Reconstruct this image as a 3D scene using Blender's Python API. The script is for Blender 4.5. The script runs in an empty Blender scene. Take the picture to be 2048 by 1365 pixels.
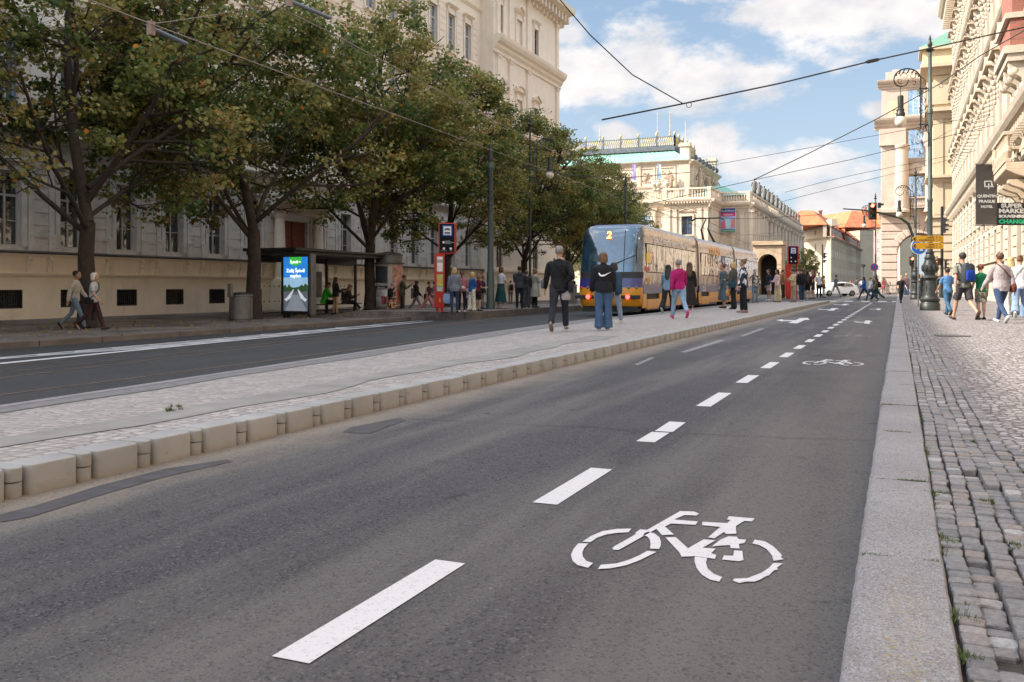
import bpy, bmesh, math, random
import numpy as np
from mathutils import Vector, Matrix
R = math.radians; PI = math.pi
scene = bpy.context.scene
col = scene.collection
rng = random.Random(7)

# ------------------------------------------------------------------ camera
FPX, CX, HOR, CAMH = 1820.0, 1024.0, 573.0, 1.05      # focal length and horizon, in pixels of the 2048 px photograph
TH = math.atan(773.0 / FPX)                            # the street runs along +Y, the camera looks this far to its left
CT, ST = math.cos(TH), math.sin(TH)
cam = bpy.data.cameras.new('camera'); camo = bpy.data.objects.new('camera', cam); col.objects.link(camo)
camo.location = (0, 0, CAMH); camo.rotation_euler = (R(90), 0, TH)
cam.sensor_width = 36; cam.lens = 36 * FPX / 2048; cam.shift_y = -(682.5 - HOR) / 2048
cam.clip_start = .1; cam.clip_end = 6000
scene.camera = camo
# ------------------------------------------------------------------ light
SUN_AZ, SUN_EL = R(62), R(36)                          # towards the sun: left of the street, somewhat behind the camera
SDIR = Vector((-math.sin(SUN_AZ) * math.cos(SUN_EL), -math.cos(SUN_AZ) * math.cos(SUN_EL), math.sin(SUN_EL)))
sl = bpy.data.lights.new('sun', 'SUN'); sl.energy = 2.1; sl.angle = R(.55); sl.color = (1, .93, .83)
so = bpy.data.objects.new('sun', sl); col.objects.link(so)
so.rotation_euler = SDIR.to_track_quat('Z', 'Y').to_euler(); so.location = (-60, -40, 60)
scene.view_settings.view_transform = 'Standard'; scene.view_settings.look = 'None'
scene.view_settings.exposure = 2.22; scene.view_settings.gamma = 1
scene.cycles.max_bounces = 7; scene.cycles.diffuse_bounces = 4; scene.cycles.glossy_bounces = 3
scene.cycles.transmission_bounces = 3; scene.cycles.transparent_max_bounces = 6
scene.cycles.caustics_reflective = False; scene.cycles.caustics_refractive = False
scene.cycles.sample_clamp_indirect = 6
try: scene.cycles.use_denoising = True
except Exception: pass

def pixdir(px, py):
    d = Vector((-ST, CT, 0)) + Vector((CT, ST, 0)) * ((px - CX) / FPX) + Vector((0, 0, 1)) * ((HOR - py) / FPX)
    return d
world = bpy.data.worlds.new('World'); scene.world = world; world.use_nodes = True
def build_world():
    nt = world.node_tree; N = nt.nodes; L = nt.links; N.clear()
    def nd(t, **k):
        n = N.new(t)
        for a, b in k.items(): setattr(n, a, b)
        return n
    def mth(op, a, b=None, c=None):
        n = nd('ShaderNodeMath', operation=op)
        for i, x in enumerate((a, b, c)):
            if x is None: continue
            if isinstance(x, (int, float)): n.inputs[i].default_value = x
            else: L.new(x, n.inputs[i])
        return n.outputs[0]
    out = nd('ShaderNodeOutputWorld'); bg = nd('ShaderNodeBackground'); L.new(bg.outputs[0], out.inputs[0])
    sky = nd('ShaderNodeTexSky'); sky.sky_type = 'NISHITA'; sky.sun_disc = False
    sky.sun_elevation = SUN_EL; sky.sun_rotation = PI + SUN_AZ   # bearing of the same sun
    sky.air_density = 1.0; sky.dust_density = 1.6; sky.ozone_density = 1.6; sky.altitude = 200
    tc = nd('ShaderNodeTexCoord')
    nrm = nd('ShaderNodeVectorMath', operation='NORMALIZE'); L.new(tc.outputs['Generated'], nrm.inputs[0])
    def blob(px, py, rx, soft=1.0, flat=1.7):
        c = pixdir(px, py).normalized()
        sub = nd('ShaderNodeVectorMath', operation='SUBTRACT'); L.new(nrm.outputs[0], sub.inputs[0]); sub.inputs[1].default_value = c
        mul = nd('ShaderNodeVectorMath', operation='MULTIPLY'); L.new(sub.outputs[0], mul.inputs[0]); mul.inputs[1].default_value = (1, 1, flat)
        ln = nd('ShaderNodeVectorMath', operation='LENGTH'); L.new(mul.outputs[0], ln.inputs[0])
        r = rx / FPX
        return mth('SUBTRACT', 1.0, mth('DIVIDE', ln.outputs['Value'], r))
    blobs = [(1180,150,150),(1290,120,150),(1400,150,150),(1500,160,105),(1130,60,60),(1430,285,85),(1500,320,80),(1400,300,70),
             (1590,350,120),(1660,400,130),(1580,20,170),(1730,5,190),(1850,40,90),(1480,-70,150),(1240,320,60),(1700,390,80),(1230,265,50),
             (900,100,260),(300,-150,500),(1750,220,40)]
    acc = None
    for b in blobs:
        v = blob(*b)
        acc = v if acc is None else mth('MAXIMUM', acc, v)
    def noise(sc, det, rough, off=0.0, zs=1.8):
        mp = nd('ShaderNodeMapping'); L.new(nrm.outputs[0], mp.inputs[0]); mp.inputs['Scale'].default_value = (1, 1, zs); mp.inputs['Location'].default_value = (off, off, off)
        n = nd('ShaderNodeTexNoise'); n.inputs['Scale'].default_value = sc; n.inputs['Detail'].default_value = det; n.inputs['Roughness'].default_value = rough
        L.new(mp.outputs[0], n.inputs['Vector']); return n.outputs[0]
    n1 = noise(14, 12, .62); n2 = noise(5, 6, .55, 3.1); n3 = noise(9, 8, .6, 7.7)
    # far from the view the sky is broken cloud, drawn by noise alone
    wide = mth('MULTIPLY', mth('SUBTRACT', n2, .50), 3.0)
    base = mth('ADD', mth('MULTIPLY', mth('MAXIMUM', acc, -1.0), .9), mth('MULTIPLY', mth('SUBTRACT', n1, .5), 2.1))
    hi = nd('ShaderNodeSeparateXYZ'); L.new(nrm.outputs[0], hi.inputs[0])
    away = mth('MULTIPLY', mth('MINIMUM', mth('ADD', mth('ABSOLUTE', mth('ADD', hi.outputs[0], .25)), mth('MULTIPLY', hi.outputs[2], 1.2)), 1.0), 1.4)
    base = mth('MAXIMUM', base, mth('ADD', mth('SUBTRACT', wide, 1.5), away))
    sm = nd('ShaderNodeMapRange', interpolation_type='SMOOTHSTEP'); L.new(base, sm.inputs[0]); sm.inputs[1].default_value = .02; sm.inputs[2].default_value = .55
    # lit tops and greyer bellies: the density of the cloud a little higher up
    shade = nd('ShaderNodeMapRange'); L.new(n3, shade.inputs[0]); shade.inputs[1].default_value = .36; shade.inputs[2].default_value = .66
    cc = nd('ShaderNodeMixRGB'); L.new(shade.outputs[0], cc.inputs[0]); cc.inputs[1].default_value = (6.0, 6.0, 6.3, 1); cc.inputs[2].default_value = (8.9, 8.5, 8.3, 1)
    # thin high veil that pales the blue
    tint = nd('ShaderNodeMixRGB', blend_type='MIX'); L.new(sky.outputs[0], tint.inputs[1]); tint.inputs[0].default_value = .42; tint.inputs[2].default_value = (4.6, 6.3, 8.6, 1)
    sep = nd('ShaderNodeSeparateXYZ'); L.new(nrm.outputs[0], sep.inputs[0])
    hz = nd('ShaderNodeMapRange'); L.new(sep.outputs[2], hz.inputs[0]); hz.inputs[1].default_value = 0; hz.inputs[2].default_value = .28; hz.inputs[3].default_value = .5; hz.inputs[4].default_value = 0
    pale = nd('ShaderNodeMixRGB'); L.new(hz.outputs[0], pale.inputs[0]); L.new(tint.outputs[0], pale.inputs[1]); pale.inputs[2].default_value = (7.0, 7.6, 8.4, 1)
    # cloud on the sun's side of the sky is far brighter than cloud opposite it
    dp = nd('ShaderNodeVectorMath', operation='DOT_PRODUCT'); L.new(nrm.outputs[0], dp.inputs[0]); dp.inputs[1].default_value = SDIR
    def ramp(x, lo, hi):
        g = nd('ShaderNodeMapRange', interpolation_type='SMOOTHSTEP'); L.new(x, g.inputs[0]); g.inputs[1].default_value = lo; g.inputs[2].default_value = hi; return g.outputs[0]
    # unseen sky overhead and towards the sun is boosted to fill the street's shade
    sky_boost = mth('MAXIMUM', ramp(dp.outputs['Value'], .06, .75), mth('MULTIPLY', ramp(sep.outputs[2], .34, .62), .8))
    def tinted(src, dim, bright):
        g = nd('ShaderNodeMixRGB'); L.new(sky_boost, g.inputs[0]); g.inputs[1].default_value = (*dim, 1); g.inputs[2].default_value = (*bright, 1)
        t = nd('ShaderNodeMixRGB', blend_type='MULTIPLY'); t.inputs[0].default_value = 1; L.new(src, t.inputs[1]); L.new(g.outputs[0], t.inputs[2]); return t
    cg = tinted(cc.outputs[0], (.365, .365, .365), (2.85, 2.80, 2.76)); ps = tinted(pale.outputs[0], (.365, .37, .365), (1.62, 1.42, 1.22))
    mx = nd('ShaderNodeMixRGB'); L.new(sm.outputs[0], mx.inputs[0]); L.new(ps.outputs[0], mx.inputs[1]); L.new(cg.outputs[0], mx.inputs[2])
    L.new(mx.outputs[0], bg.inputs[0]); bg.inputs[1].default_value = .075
build_world()

# ------------------------------------------------------------------ helpers
def S(r, g, b):
    f = lambda c: ((c / 255) / 12.92 if c / 255 <= .04045 else ((c / 255 + .055) / 1.055) ** 2.4)
    return (f(r), f(g), f(b))
def atZ(px, Zc, py=None, z=None):                      # pixel column at a depth -> world point
    x = (px - CX) * Zc / FPX
    w = Vector((-ST, CT, 0)) * Zc + Vector((CT, ST, 0)) * x
    w.z = (CAMH - (py - HOR) * Zc / FPX) if py is not None else (z or 0)
    return w
def road_z(p): return 0.0 if p > -6.5 else max(-.34, (p + 6.5) * .34 / 11.9)
def G(px, py, zf=None):                                # pixel -> point on the ground
    z = 0.0
    for _ in range(12):
        Zc = FPX * (CAMH - z) / (py - HOR); w = atZ(px, Zc)
        z = zf if isinstance(zf, (int, float)) else (zf(w.x) if zf else road_z(w.x))
    w.z = z; return w
def onY(px, Y):
    d = pixdir(px, HOR); t = Y / d.y; return d.x * t, t   # X, depth
def onX(px, X):
    d = pixdir(px, HOR); t = X / d.x; return d.y * t, t   # Y, depth
def zpx(py, Zc): return CAMH - (py - HOR) * Zc / FPX

_mats = {}
def M(name, c, rough=.75, var=.12, sc=4, bump=0, bsc=40, metal=0, spec=.4, emit=0, detail=5, c2=None, trans=0, big=None, dirt=None):
    """procedural material: base colour broken up by two noises, optional bump"""
    if name in _mats: return _mats[name]
    m = bpy.data.materials.new(name); m.use_nodes = True; _mats[name] = m
    nt = m.node_tree; N = nt.nodes; L = nt.links; b = N['Principled BSDF']
    tc = N.new('ShaderNodeTexCoord')
    n = N.new('ShaderNodeTexNoise'); n.inputs['Scale'].default_value = sc; n.inputs['Detail'].default_value = detail; n.inputs['Roughness'].default_value = .6
    L.new(tc.outputs['Object'], n.inputs['Vector'])
    mr = N.new('ShaderNodeMapRange'); L.new(n.outputs[0], mr.inputs[0]); mr.inputs[1].default_value = .3; mr.inputs[2].default_value = .7
    mx = N.new('ShaderNodeMixRGB'); L.new(mr.outputs[0], mx.inputs[0])
    lo = tuple(x * (1 - var) for x in c); hi = tuple(min(1, x * (1 + var)) for x in (c2 or c))
    mx.inputs[1].default_value = (*lo, 1); mx.inputs[2].default_value = (*hi, 1); cout = mx.outputs[0]
    if dirt:
        n2 = N.new('ShaderNodeTexNoise'); n2.inputs['Scale'].default_value = dirt[1]; n2.inputs['Detail'].default_value = 8; n2.inputs['Roughness'].default_value = .7
        mp2 = N.new('ShaderNodeMapping'); mp2.inputs['Scale'].default_value = (1, 1, dirt[4] if len(dirt) > 4 else 1); L.new(tc.outputs['Object'], mp2.inputs[0]); L.new(mp2.outputs[0], n2.inputs['Vector'])
        m2 = N.new('ShaderNodeMapRange'); L.new(n2.outputs[0], m2.inputs[0]); m2.inputs[1].default_value = dirt[2]; m2.inputs[2].default_value = dirt[2] + .18; m2.inputs[4].default_value = dirt[3]
        x2 = N.new('ShaderNodeMixRGB'); L.new(m2.outputs[0], x2.inputs[0]); L.new(cout, x2.inputs[1]); x2.inputs[2].default_value = (*dirt[0], 1); cout = x2.outputs[0]
    L.new(cout, b.inputs['Base Color'])
    b.inputs['Roughness'].default_value = rough; b.inputs['Metallic'].default_value = metal
    b.inputs['Specular IOR Level'].default_value = spec
    if emit:
        L.new(cout, b.inputs['Emission Color']); b.inputs['Emission Strength'].default_value = emit
    if bump:
        nb = N.new('ShaderNodeTexNoise'); nb.inputs['Scale'].default_value = bsc; nb.inputs['Detail'].default_value = 6
        L.new(tc.outputs['Object'], nb.inputs['Vector'])
        bp = N.new('ShaderNodeBump'); bp.inputs['Strength'].default_value = 1; bp.inputs['Distance'].default_value = bump
        L.new(nb.outputs[0], bp.inputs['Height']); L.new(bp.outputs[0], b.inputs['Normal'])
    return m

class MB:
    """collects geometry for ONE mesh object"""
    def __init__(s, T=None): s.v = []; s.f = []; s.m = []; s.T = T; s.cur = 0
    def av(s, p):
        p = Vector(p)
        if s.T is not None: p = s.T @ p
        s.v.append(tuple(p)); return len(s.v) - 1
    def face(s, pts, m=None):
        s.f.append([s.av(p) for p in pts]); s.m.append(s.cur if m is None else m)
    def fi(s, idx, m=None): s.f.append(list(idx)); s.m.append(s.cur if m is None else m)
    def box(s, x0, x1, y0, y1, z0, z1, m=None, top=None):
        t = top or 0    # taper of the top
        a = [s.av(p) for p in ((x0,y0,z0),(x1,y0,z0),(x1,y1,z0),(x0,y1,z0),(x0+t,y0+t,z1),(x1-t,y0+t,z1),(x1-t,y1-t,z1),(x0+t,y1-t,z1))]
        for q in ((0,3,2,1),(4,5,6,7),(0,1,5,4),(1,2,6,5),(2,3,7,6),(3,0,4,7)): s.fi([a[i] for i in q], m)
    def cbox(s, c, sz, m=None, top=None):
        s.box(c[0]-sz[0]/2, c[0]+sz[0]/2, c[1]-sz[1]/2, c[1]+sz[1]/2, c[2]-sz[2]/2, c[2]+sz[2]/2, m, top)
    def prism(s, poly, z0, z1, axis='z', m=None):
        """poly (a,b) extruded along an axis: z: (x,y); y: (x,z); x: (y,z)"""
        def P(q, h): return {'z': (q[0], q[1], h), 'y': (q[0], h, q[1]), 'x': (h, q[0], q[1])}[axis]
        A = [s.av(P(q, z0)) for q in poly]; B = [s.av(P(q, z1)) for q in poly]; n = len(poly)
        s.fi(A[::-1], m); s.fi(B, m)
        for i in range(n): s.fi([A[i], A[(i+1) % n], B[(i+1) % n], B[i]], m)
    def rings(s, rings, m=None, cap=True, closed=False):
        idx = [[s.av(p) for p in r] for r in rings]; n = len(idx[0])
        for a, b in zip(idx[:-1], idx[1:]):
            for i in range(n): s.fi([a[i], a[(i+1) % n], b[(i+1) % n], b[i]], m)
        if closed:
            a, b = idx[-1], idx[0]
            for i in range(n): s.fi([a[i], a[(i+1) % n], b[(i+1) % n], b[i]], m)
        elif cap: s.fi(idx[0][::-1], m); s.fi(idx[-1], m)
    def lathe(s, prof, c=(0, 0, 0), n=20, m=None):
        s.rings([[(c[0] + r * math.cos(2*PI*i/n), c[1] + r * math.sin(2*PI*i/n), c[2] + z) for i in range(n)] for r, z in prof], m)
    def tube(s, pts, rad, n=8, m=None, cap=True, flat=None, side=None):
        """flat: (fx, fy) scales the section; side: direction of its first axis"""
        pts = [Vector(p) for p in pts]; k = len(pts)
        if not isinstance(rad, (list, tuple)): rad = [rad] * k
        rr = []; prev = Vector(side) if side else None
        for i, p in enumerate(pts):
            d = (pts[min(i+1, k-1)] - pts[max(i-1, 0)])
            if d.length < 1e-9: d = Vector((0, 0, 1))
            d.normalize()
            ref = prev if prev is not None else (Vector((1, 0, 0)) if abs(d.x) < .9 else Vector((0, 1, 0)))
            a = ref - d * ref.dot(d)
            if a.length < 1e-5: a = d.orthogonal()
            a.normalize(); b = d.cross(a); prev = a
            r = rad[i]; rx, ry = (r if isinstance(r, tuple) else (r, r))
            rr.append([p + a * (rx * math.cos(2*PI*j/n)) + b * (ry * math.sin(2*PI*j/n)) for j in range(n)])
        s.rings(rr, m, cap)
    def ell(s, c, r, nu=12, nv=8, m=None, rot=None):
        c = Vector(c); rings = []
        for j in range(1, nv):
            a = PI * j / nv - PI/2
            ring = [Vector((r[0]*math.cos(a)*math.cos(2*PI*i/nu), r[1]*math.cos(a)*math.sin(2*PI*i/nu), r[2]*math.sin(a))) for i in range(nu)]
            rings.append([c + (rot @ q if rot is not None else q) for q in ring])
        idx = [[s.av(p) for p in q] for q in rings]
        for a, b in zip(idx[:-1], idx[1:]):
            for i in range(nu): s.fi([a[i], a[(i+1) % nu], b[(i+1) % nu], b[i]], m)
        lo = Vector((0, 0, -r[2])); hi = Vector((0, 0, r[2]))
        if rot is not None: lo = rot @ lo; hi = rot @ hi
        lo = s.av(c + lo); hi = s.av(c + hi)
        for i in range(nu): s.fi([lo, idx[0][(i+1) % nu], idx[0][i]], m); s.fi([hi, idx[-1][i], idx[-1][(i+1) % nu]], m)
    def mesh(s, name, off=None):
        v = s.v
        if off is not None: v = [(a-off[0], b-off[1], c-off[2]) for a, b, c in v]
        me = bpy.data.meshes.new(name); me.from_pydata(v, [], s.f); me.polygons.foreach_set('material_index', s.m); me.update()
        return me
    def build(s, name, mats, parent=None, off=None, smooth=False, loc=None, bevel=0, bseg=2, norm=True):
        """off: subtract this (the parent's place) when the geometry was written in world coordinates"""
        me = s.mesh(name, off)
        for m in (mats if isinstance(mats, (list, tuple)) else [mats]): me.materials.append(m)
        if norm:
            bm = bmesh.new(); bm.from_mesh(me); bmesh.ops.recalc_face_normals(bm, faces=bm.faces); bm.to_mesh(me); bm.free()
        if smooth:
            me.polygons.foreach_set('use_smooth', [True] * len(me.polygons))
        o = bpy.data.objects.new(name, me); col.objects.link(o)
        if parent is not None: o.parent = parent
        if loc is not None: o.location = loc
        if smooth == 'auto':
            try:
                me.set_sharp_from_angle(angle=R(40))
            except Exception: pass
        if bevel:
            bv = o.modifiers.new('edge', 'BEVEL'); bv.width = bevel; bv.segments = bseg; bv.limit_method = 'ANGLE'; bv.angle_limit = R(40)
        return o
def tag(o, label=None, cat=None, group=None, kind=None):
    if label: o['label'] = label
    if cat: o['category'] = cat
    if group: o['group'] = group
    if kind: o['kind'] = kind
    return o
def thing(name, label, cat, loc=(0,0,0), rz=0, group=None):
    o = bpy.data.objects.new(name, None); col.objects.link(o); o.empty_display_size = .3
    o.location = loc; o.rotation_euler = (0, 0, rz)
    return tag(o, label, cat, group)
def copy_tree(o, parent=None, loc=None, rz=None, label=None):
    c = o.copy(); col.objects.link(c)
    if parent is not None: c.parent = parent
    for ch in [x for x in bpy.data.objects if x.parent == o]: copy_tree(ch, c)
    if loc is not None: c.location = loc
    if rz is not None: c.rotation_euler = (0, 0, rz)
    if label: c['label'] = label
    return c
_fontpend = []
def text(body, size, mat, parent, loc, rot, name='lettering', ext=.002, sx=1.0, align='CENTER', bold=0.0, fit=None):
    cu = bpy.data.curves.new(name, 'FONT'); cu.body = body; cu.size = size; cu.extrude = ext; cu.align_x = align; cu.align_y = 'CENTER'; cu.offset = bold; cu.resolution_u = 3
    t = bpy.data.objects.new('t_' + name, cu); col.objects.link(t)
    dg = bpy.context.evaluated_depsgraph_get(); me = bpy.data.meshes.new_from_object(t.evaluated_get(dg))
    bpy.data.objects.remove(t); bpy.data.curves.remove(cu)
    me.materials.clear(); me.materials.append(mat)
    if fit: xs = [v.co.x for v in me.vertices]; sx = fit / (max(xs) - min(xs))
    o = bpy.data.objects.new(name, me); col.objects.link(o); o.parent = parent; o.location = loc; o.rotation_euler = rot; o.scale = (sx, 1, 1)
    return o
# ------------------------------------------------------------------ ground materials
def ground_mat(name, kind):
    m = bpy.data.materials.new(name); m.use_nodes = True
    nt = m.node_tree; N = nt.nodes; L = nt.links; b = N['Principled BSDF']
    tc = N.new('ShaderNodeTexCoord'); P = tc.outputs['Object']
    def noise(sc, det=6, rough=.6, scale3=None):
        n = N.new('ShaderNodeTexNoise'); n.inputs['Scale'].default_value = sc; n.inputs['Detail'].default_value = det; n.inputs['Roughness'].default_value = rough
        if scale3:
            mp = N.new('ShaderNodeMapping'); mp.inputs['Scale'].default_value = scale3; L.new(P, mp.inputs[0]); L.new(mp.outputs[0], n.inputs['Vector'])
        else: L.new(P, n.inputs['Vector'])
        return n.outputs[0]
    def vor(sc, feature='F1', scale3=None, rnd=1.0, warp=None):
        n = N.new('ShaderNodeTexVoronoi'); n.feature = feature; n.inputs['Scale'].default_value = sc; n.inputs['Randomness'].default_value = rnd
        src = P
        if scale3:
            mp = N.new('ShaderNodeMapping'); mp.inputs['Scale'].default_value = scale3; L.new(src, mp.inputs[0]); src = mp.outputs[0]
        L.new(src, n.inputs['Vector']); return n
    def rng_(x, a, b_, c=0, d=1):
        n = N.new('ShaderNodeMapRange'); L.new(x, n.inputs[0])
        for i, q in enumerate((a, b_, c, d)): n.inputs[i+1].default_value = q
        return n.outputs[0]
    def mix(f, a, c, mode='MIX'):
        n = N.new('ShaderNodeMixRGB'); n.blend_type = mode
        for i, q in enumerate((f, a, c)):
            if isinstance(q, (int, float)): n.inputs[i].default_value = q
            elif isinstance(q, tuple): n.inputs[i].default_value = (*q, 1)
            else: L.new(q, n.inputs[i])
        return n.outputs[0]
    def mth(op, a, c=None):
        n = N.new('ShaderNodeMath'); n.operation = op
        for i, q in enumerate((a, c)):
            if q is None: continue
            if isinstance(q, (int, float)): n.inputs[i].default_value = q
            else: L.new(q, n.inputs[i])
        return n.outputs[0]
    sx = N.new('ShaderNodeSeparateXYZ'); L.new(P, sx.inputs[0]); X, Y = sx.outputs[0], sx.outputs[1]
    bump = None; dist = .003; rough = .85
    if kind in ('asphalt', 'asphalt_dark'):
        base = (.080, .073, .077) if kind == 'asphalt' else (.045, .043, .043)
        light = (.115, .106, .108) if kind == 'asphalt' else (.064, .061, .060)
        c = mix(rng_(noise(.55, 5, .6), .35, .68), base, light)
        # mineral grain: pale and dark stones
        v = vor(105); gr = v.outputs['Color']
        sp = N.new('ShaderNodeSeparateXYZ'); L.new(gr, sp.inputs[0])
        c = mix(rng_(sp.outputs[0], .78, 1.0, 0, .75), c, (.19, .175, .17))
        c = mix(rng_(sp.outputs[1], .76, .92, 0, .8), c, (.026, .024, .026))
        c = mix(rng_(noise(60, 3, .7), .5, .8, 0, .35), c, (.055, .05, .052))
        # small dark chips
        v2 = vor(16); c = mix(mth('MULTIPLY', rng_(v2.outputs['Distance'], .05, .13, 1, 0), rng_(noise(9, 2), .52, .6)), c, (.03, .03, .032))
        if kind == 'asphalt':
            # worn, dusty wheel paths run along the street
            st = noise(1.2, 5, .6, (1.1, .10, 1)); c = mix(rng_(st, .46, .66, 0, .9), c, (.20, .183, .17))
            # sandy dust collects along both kerbs
            for x0, w, amt, cc in ((-4.02, .60, .85, (.40, .325, .25)), (-.13, 1.15, .62, (.20, .178, .16))):
                d = mth('ABSOLUTE', mth('SUBTRACT', X, x0))
                dn = mth('ADD', d, mth('MULTIPLY', mth('SUBTRACT', noise(1.7, 7, .7), .5), w * 1.1))
                c = mix(rng_(dn, w * .10, w, amt, 0), c, cc)
            v3 = vor(2.6); c = mix(rng_(v3.outputs['Distance'], .012, .018, .9, 0), c, (.42, .40, .37)); v4 = vor(3.7); c = mix(rng_(v4.outputs['Distance'], .016, .028, .9, 0), c, (.022, .02, .02))
            c = mix(rng_(sp.outputs[1], .74, .95, 0, .4), c, (.035, .033, .035)); c = mix(rng_(sp.outputs[0], .86, 1.0, 0, .3), c, (.24, .225, .22))
            # oily dark blotches
            c = mix(mth('MULTIPLY', rng_(noise(2.1, 8, .68), .64, .68), .65), c, (.035, .034, .037))
        else:
            st = noise(1.0, 5, .6, (1.4, .06, 1)); c = mix(rng_(st, .5, .7, 0, .5), c, (.045, .044, .044))
        bump = mth('ADD', v.outputs['Distance'], noise(300, 2)); dist = .0035
    elif kind == 'setts':        # platform: small squarish setts in slightly wavy rows
        wn = N.new('ShaderNodeTexNoise'); wn.inputs['Scale'].default_value = 2.2; L.new(P, wn.inputs['Vector'])
        ad = N.new('ShaderNodeVectorMath'); ad.operation = 'MULTIPLY_ADD'; L.new(wn.outputs['Color'], ad.inputs[0]); ad.inputs[1].default_value = (.10, .10, 0); L.new(P, ad.inputs[2])
        v = N.new('ShaderNodeTexVoronoi'); v.feature = 'DISTANCE_TO_EDGE'; v.inputs['Scale'].default_value = 10; v.inputs['Randomness'].default_value = .45; L.new(ad.outputs[0], v.inputs['Vector'])
        v1 = N.new('ShaderNodeTexVoronoi'); v1.inputs['Scale'].default_value = 10; v1.inputs['Randomness'].default_value = .45; L.new(ad.outputs[0], v1.inputs['Vector'])
        sp = N.new('ShaderNodeSeparateXYZ'); L.new(v1.outputs['Color'], sp.inputs[0])
        c = mix(sp.outputs[0], (.42, .37, .345), (.64, .57, .53)); c = mix(rng_(noise(.8, 5), .35, .65, 0, .5), c, (.52, .46, .41))
        c = mix(rng_(noise(35, 4), .4, .7, 0, .4), c, (.30, .27, .25))
        c = mix(rng_(v.outputs['Distance'], .02, .10, .75, 0), c, (.30, .265, .235))
        # flagged stretches and the darker band along the tram side
        bump = rng_(v.outputs['Distance'], 0, .16); dist = .012
    elif kind == 'mosaic':       # 6 cm pavement mosaic
        v = vor(15, 'DISTANCE_TO_EDGE', rnd=.55); v1 = vor(15, rnd=.55)
        sp = N.new('ShaderNodeSeparateXYZ'); L.new(v1.outputs['Color'], sp.inputs[0])
        c = mix(sp.outputs[0], (.38, .345, .33), (.64, .575, .55)); c = mix(rng_(noise(.6, 6), .35, .65, 0, .45), c, (.36, .30, .27))
        c = mix(rng_(v.outputs['Distance'], .03, .14, .9, 0), c, (.10, .085, .078))
        bump = rng_(v.outputs['Distance'], 0, .18); dist = .009
    elif kind == 'sidewalk_dark':
        v = vor(11, 'DISTANCE_TO_EDGE', rnd=.5); v1 = vor(11, rnd=.5)
        sp = N.new('ShaderNodeSeparateXYZ'); L.new(v1.outputs['Color'], sp.inputs[0])
        c = mix(sp.outputs[0], (.30, .25, .215), (.44, .365, .315)); c = mix(rng_(noise(.5, 6, .65), .42, .62, 0, .8), c, (.10, .082, .07))
        c = mix(rng_(v.outputs['Distance'], .02, .12, .6, 0), c, (.07, .06, .05))
        bump = rng_(v.outputs['Distance'], 0, .18); dist = .008
    elif kind == 'granite':
        c = mix(rng_(noise(1.1, 4), .35, .65), (.33, .305, .30), (.43, .40, .39))
        v = vor(170); sp = N.new('ShaderNodeSeparateXYZ'); L.new(v.outputs['Color'], sp.inputs[0])
        c = mix(rng_(sp.outputs[0], .62, 1.0, 0, .75), c, (.14, .13, .135)); c = mix(rng_(sp.outputs[1], .66, 1, 0, .7), c, (.62, .59, .57))
        c = mix(rng_(sp.outputs[2], .7, 1, 0, .45), c, (.36, .26, .225))
        c = mix(rng_(noise(5, 7, .7), .55, .75, 0, .5), c, (.17, .145, .135))
        # remains of a yellow paint band on the nearest stones
        yb = mth('MULTIPLY', rng_(mth('ABSOLUTE', mth('SUBTRACT', X, .015)), .045, .07, 1, 0), rng_(Y, 2.9, 3.3, 1, 0))
        c = mix(mth('MULTIPLY', yb, rng_(noise(75, 6, .75), .54, .62, 0, .8)), c, (.50, .35, .10))
        bump = mth('ADD', v.outputs['Distance'], mth('MULTIPLY', noise(30, 4), 1.5)); dist = .004
    elif kind == 'kerb_brown':
        c = mix(rng_(noise(1.4, 5), .35, .65), (.15, .12, .10), (.24, .195, .16)); c = mix(rng_(noise(60, 3), .5, .7, 0, .4), c, (.09, .075, .07)); bump = noise(40, 4); dist = .004
    elif kind == 'concrete':
        c = mix(rng_(noise(1.3, 5), .35, .65), (.39, .375, .355), (.47, .45, .43)); c = mix(rng_(noise(12, 8, .7), .58, .75, 0, .5), c, (.24, .19, .145))
        geo = N.new('ShaderNodeSeparateXYZ'); L.new(P, geo.inputs[0])
        zz = mth('ADD', geo.outputs[2], mth('MULTIPLY', mth('SUBTRACT', noise(9, 7, .7), .5), .09))
        c = mix(rng_(zz, -.01, .045, .6, 0), c, (.34, .26, .19))
        bump = noise(25, 6); dist = .003; rough = .7
    c = mix(1.0, c, (.68, .68, .69), 'MULTIPLY'); L.new(c, b.inputs['Base Color']); b.inputs['Roughness'].default_value = rough; b.inputs['Specular IOR Level'].default_value = .3
    bp = N.new('ShaderNodeBump'); bp.inputs['Distance'].default_value = dist; bp.inputs['Strength'].default_value = 1
    L.new(bump, bp.inputs['Height']); L.new(bp.outputs[0], b.inputs['Normal'])
    return m
m_as, m_ad, m_setts, m_mosaic, m_side, m_gran, m_kb, m_conc = [ground_mat('asphalt_' + k, k) for k in ('asphalt', 'asphalt_dark', 'setts', 'mosaic', 'sidewalk_dark', 'granite', 'kerb_brown', 'concrete')]

# ------------------------------------------------------------------ ground sheets
def strip(name, prof, y0, y1, mat, step=None, label=None):
    mb = MB(); ys = [y0, y1] if not step else list(np.arange(y0, y1 + .01, step))
    idx = [[mb.av((x, y, z)) for x, z in prof] for y in ys]
    for a, b in zip(idx[:-1], idx[1:]):
        for i in range(len(prof) - 1): mb.fi([a[i], a[i+1], b[i+1], b[i]])
    return tag(mb.build(name, mat), kind='structure')
YN, YF = -60, 900
strip('ground', [(-900, -.42), (900, -.42)], -600, 2500, m_ad)
PL = -4.02                                             # right edge of the tram platform
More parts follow.
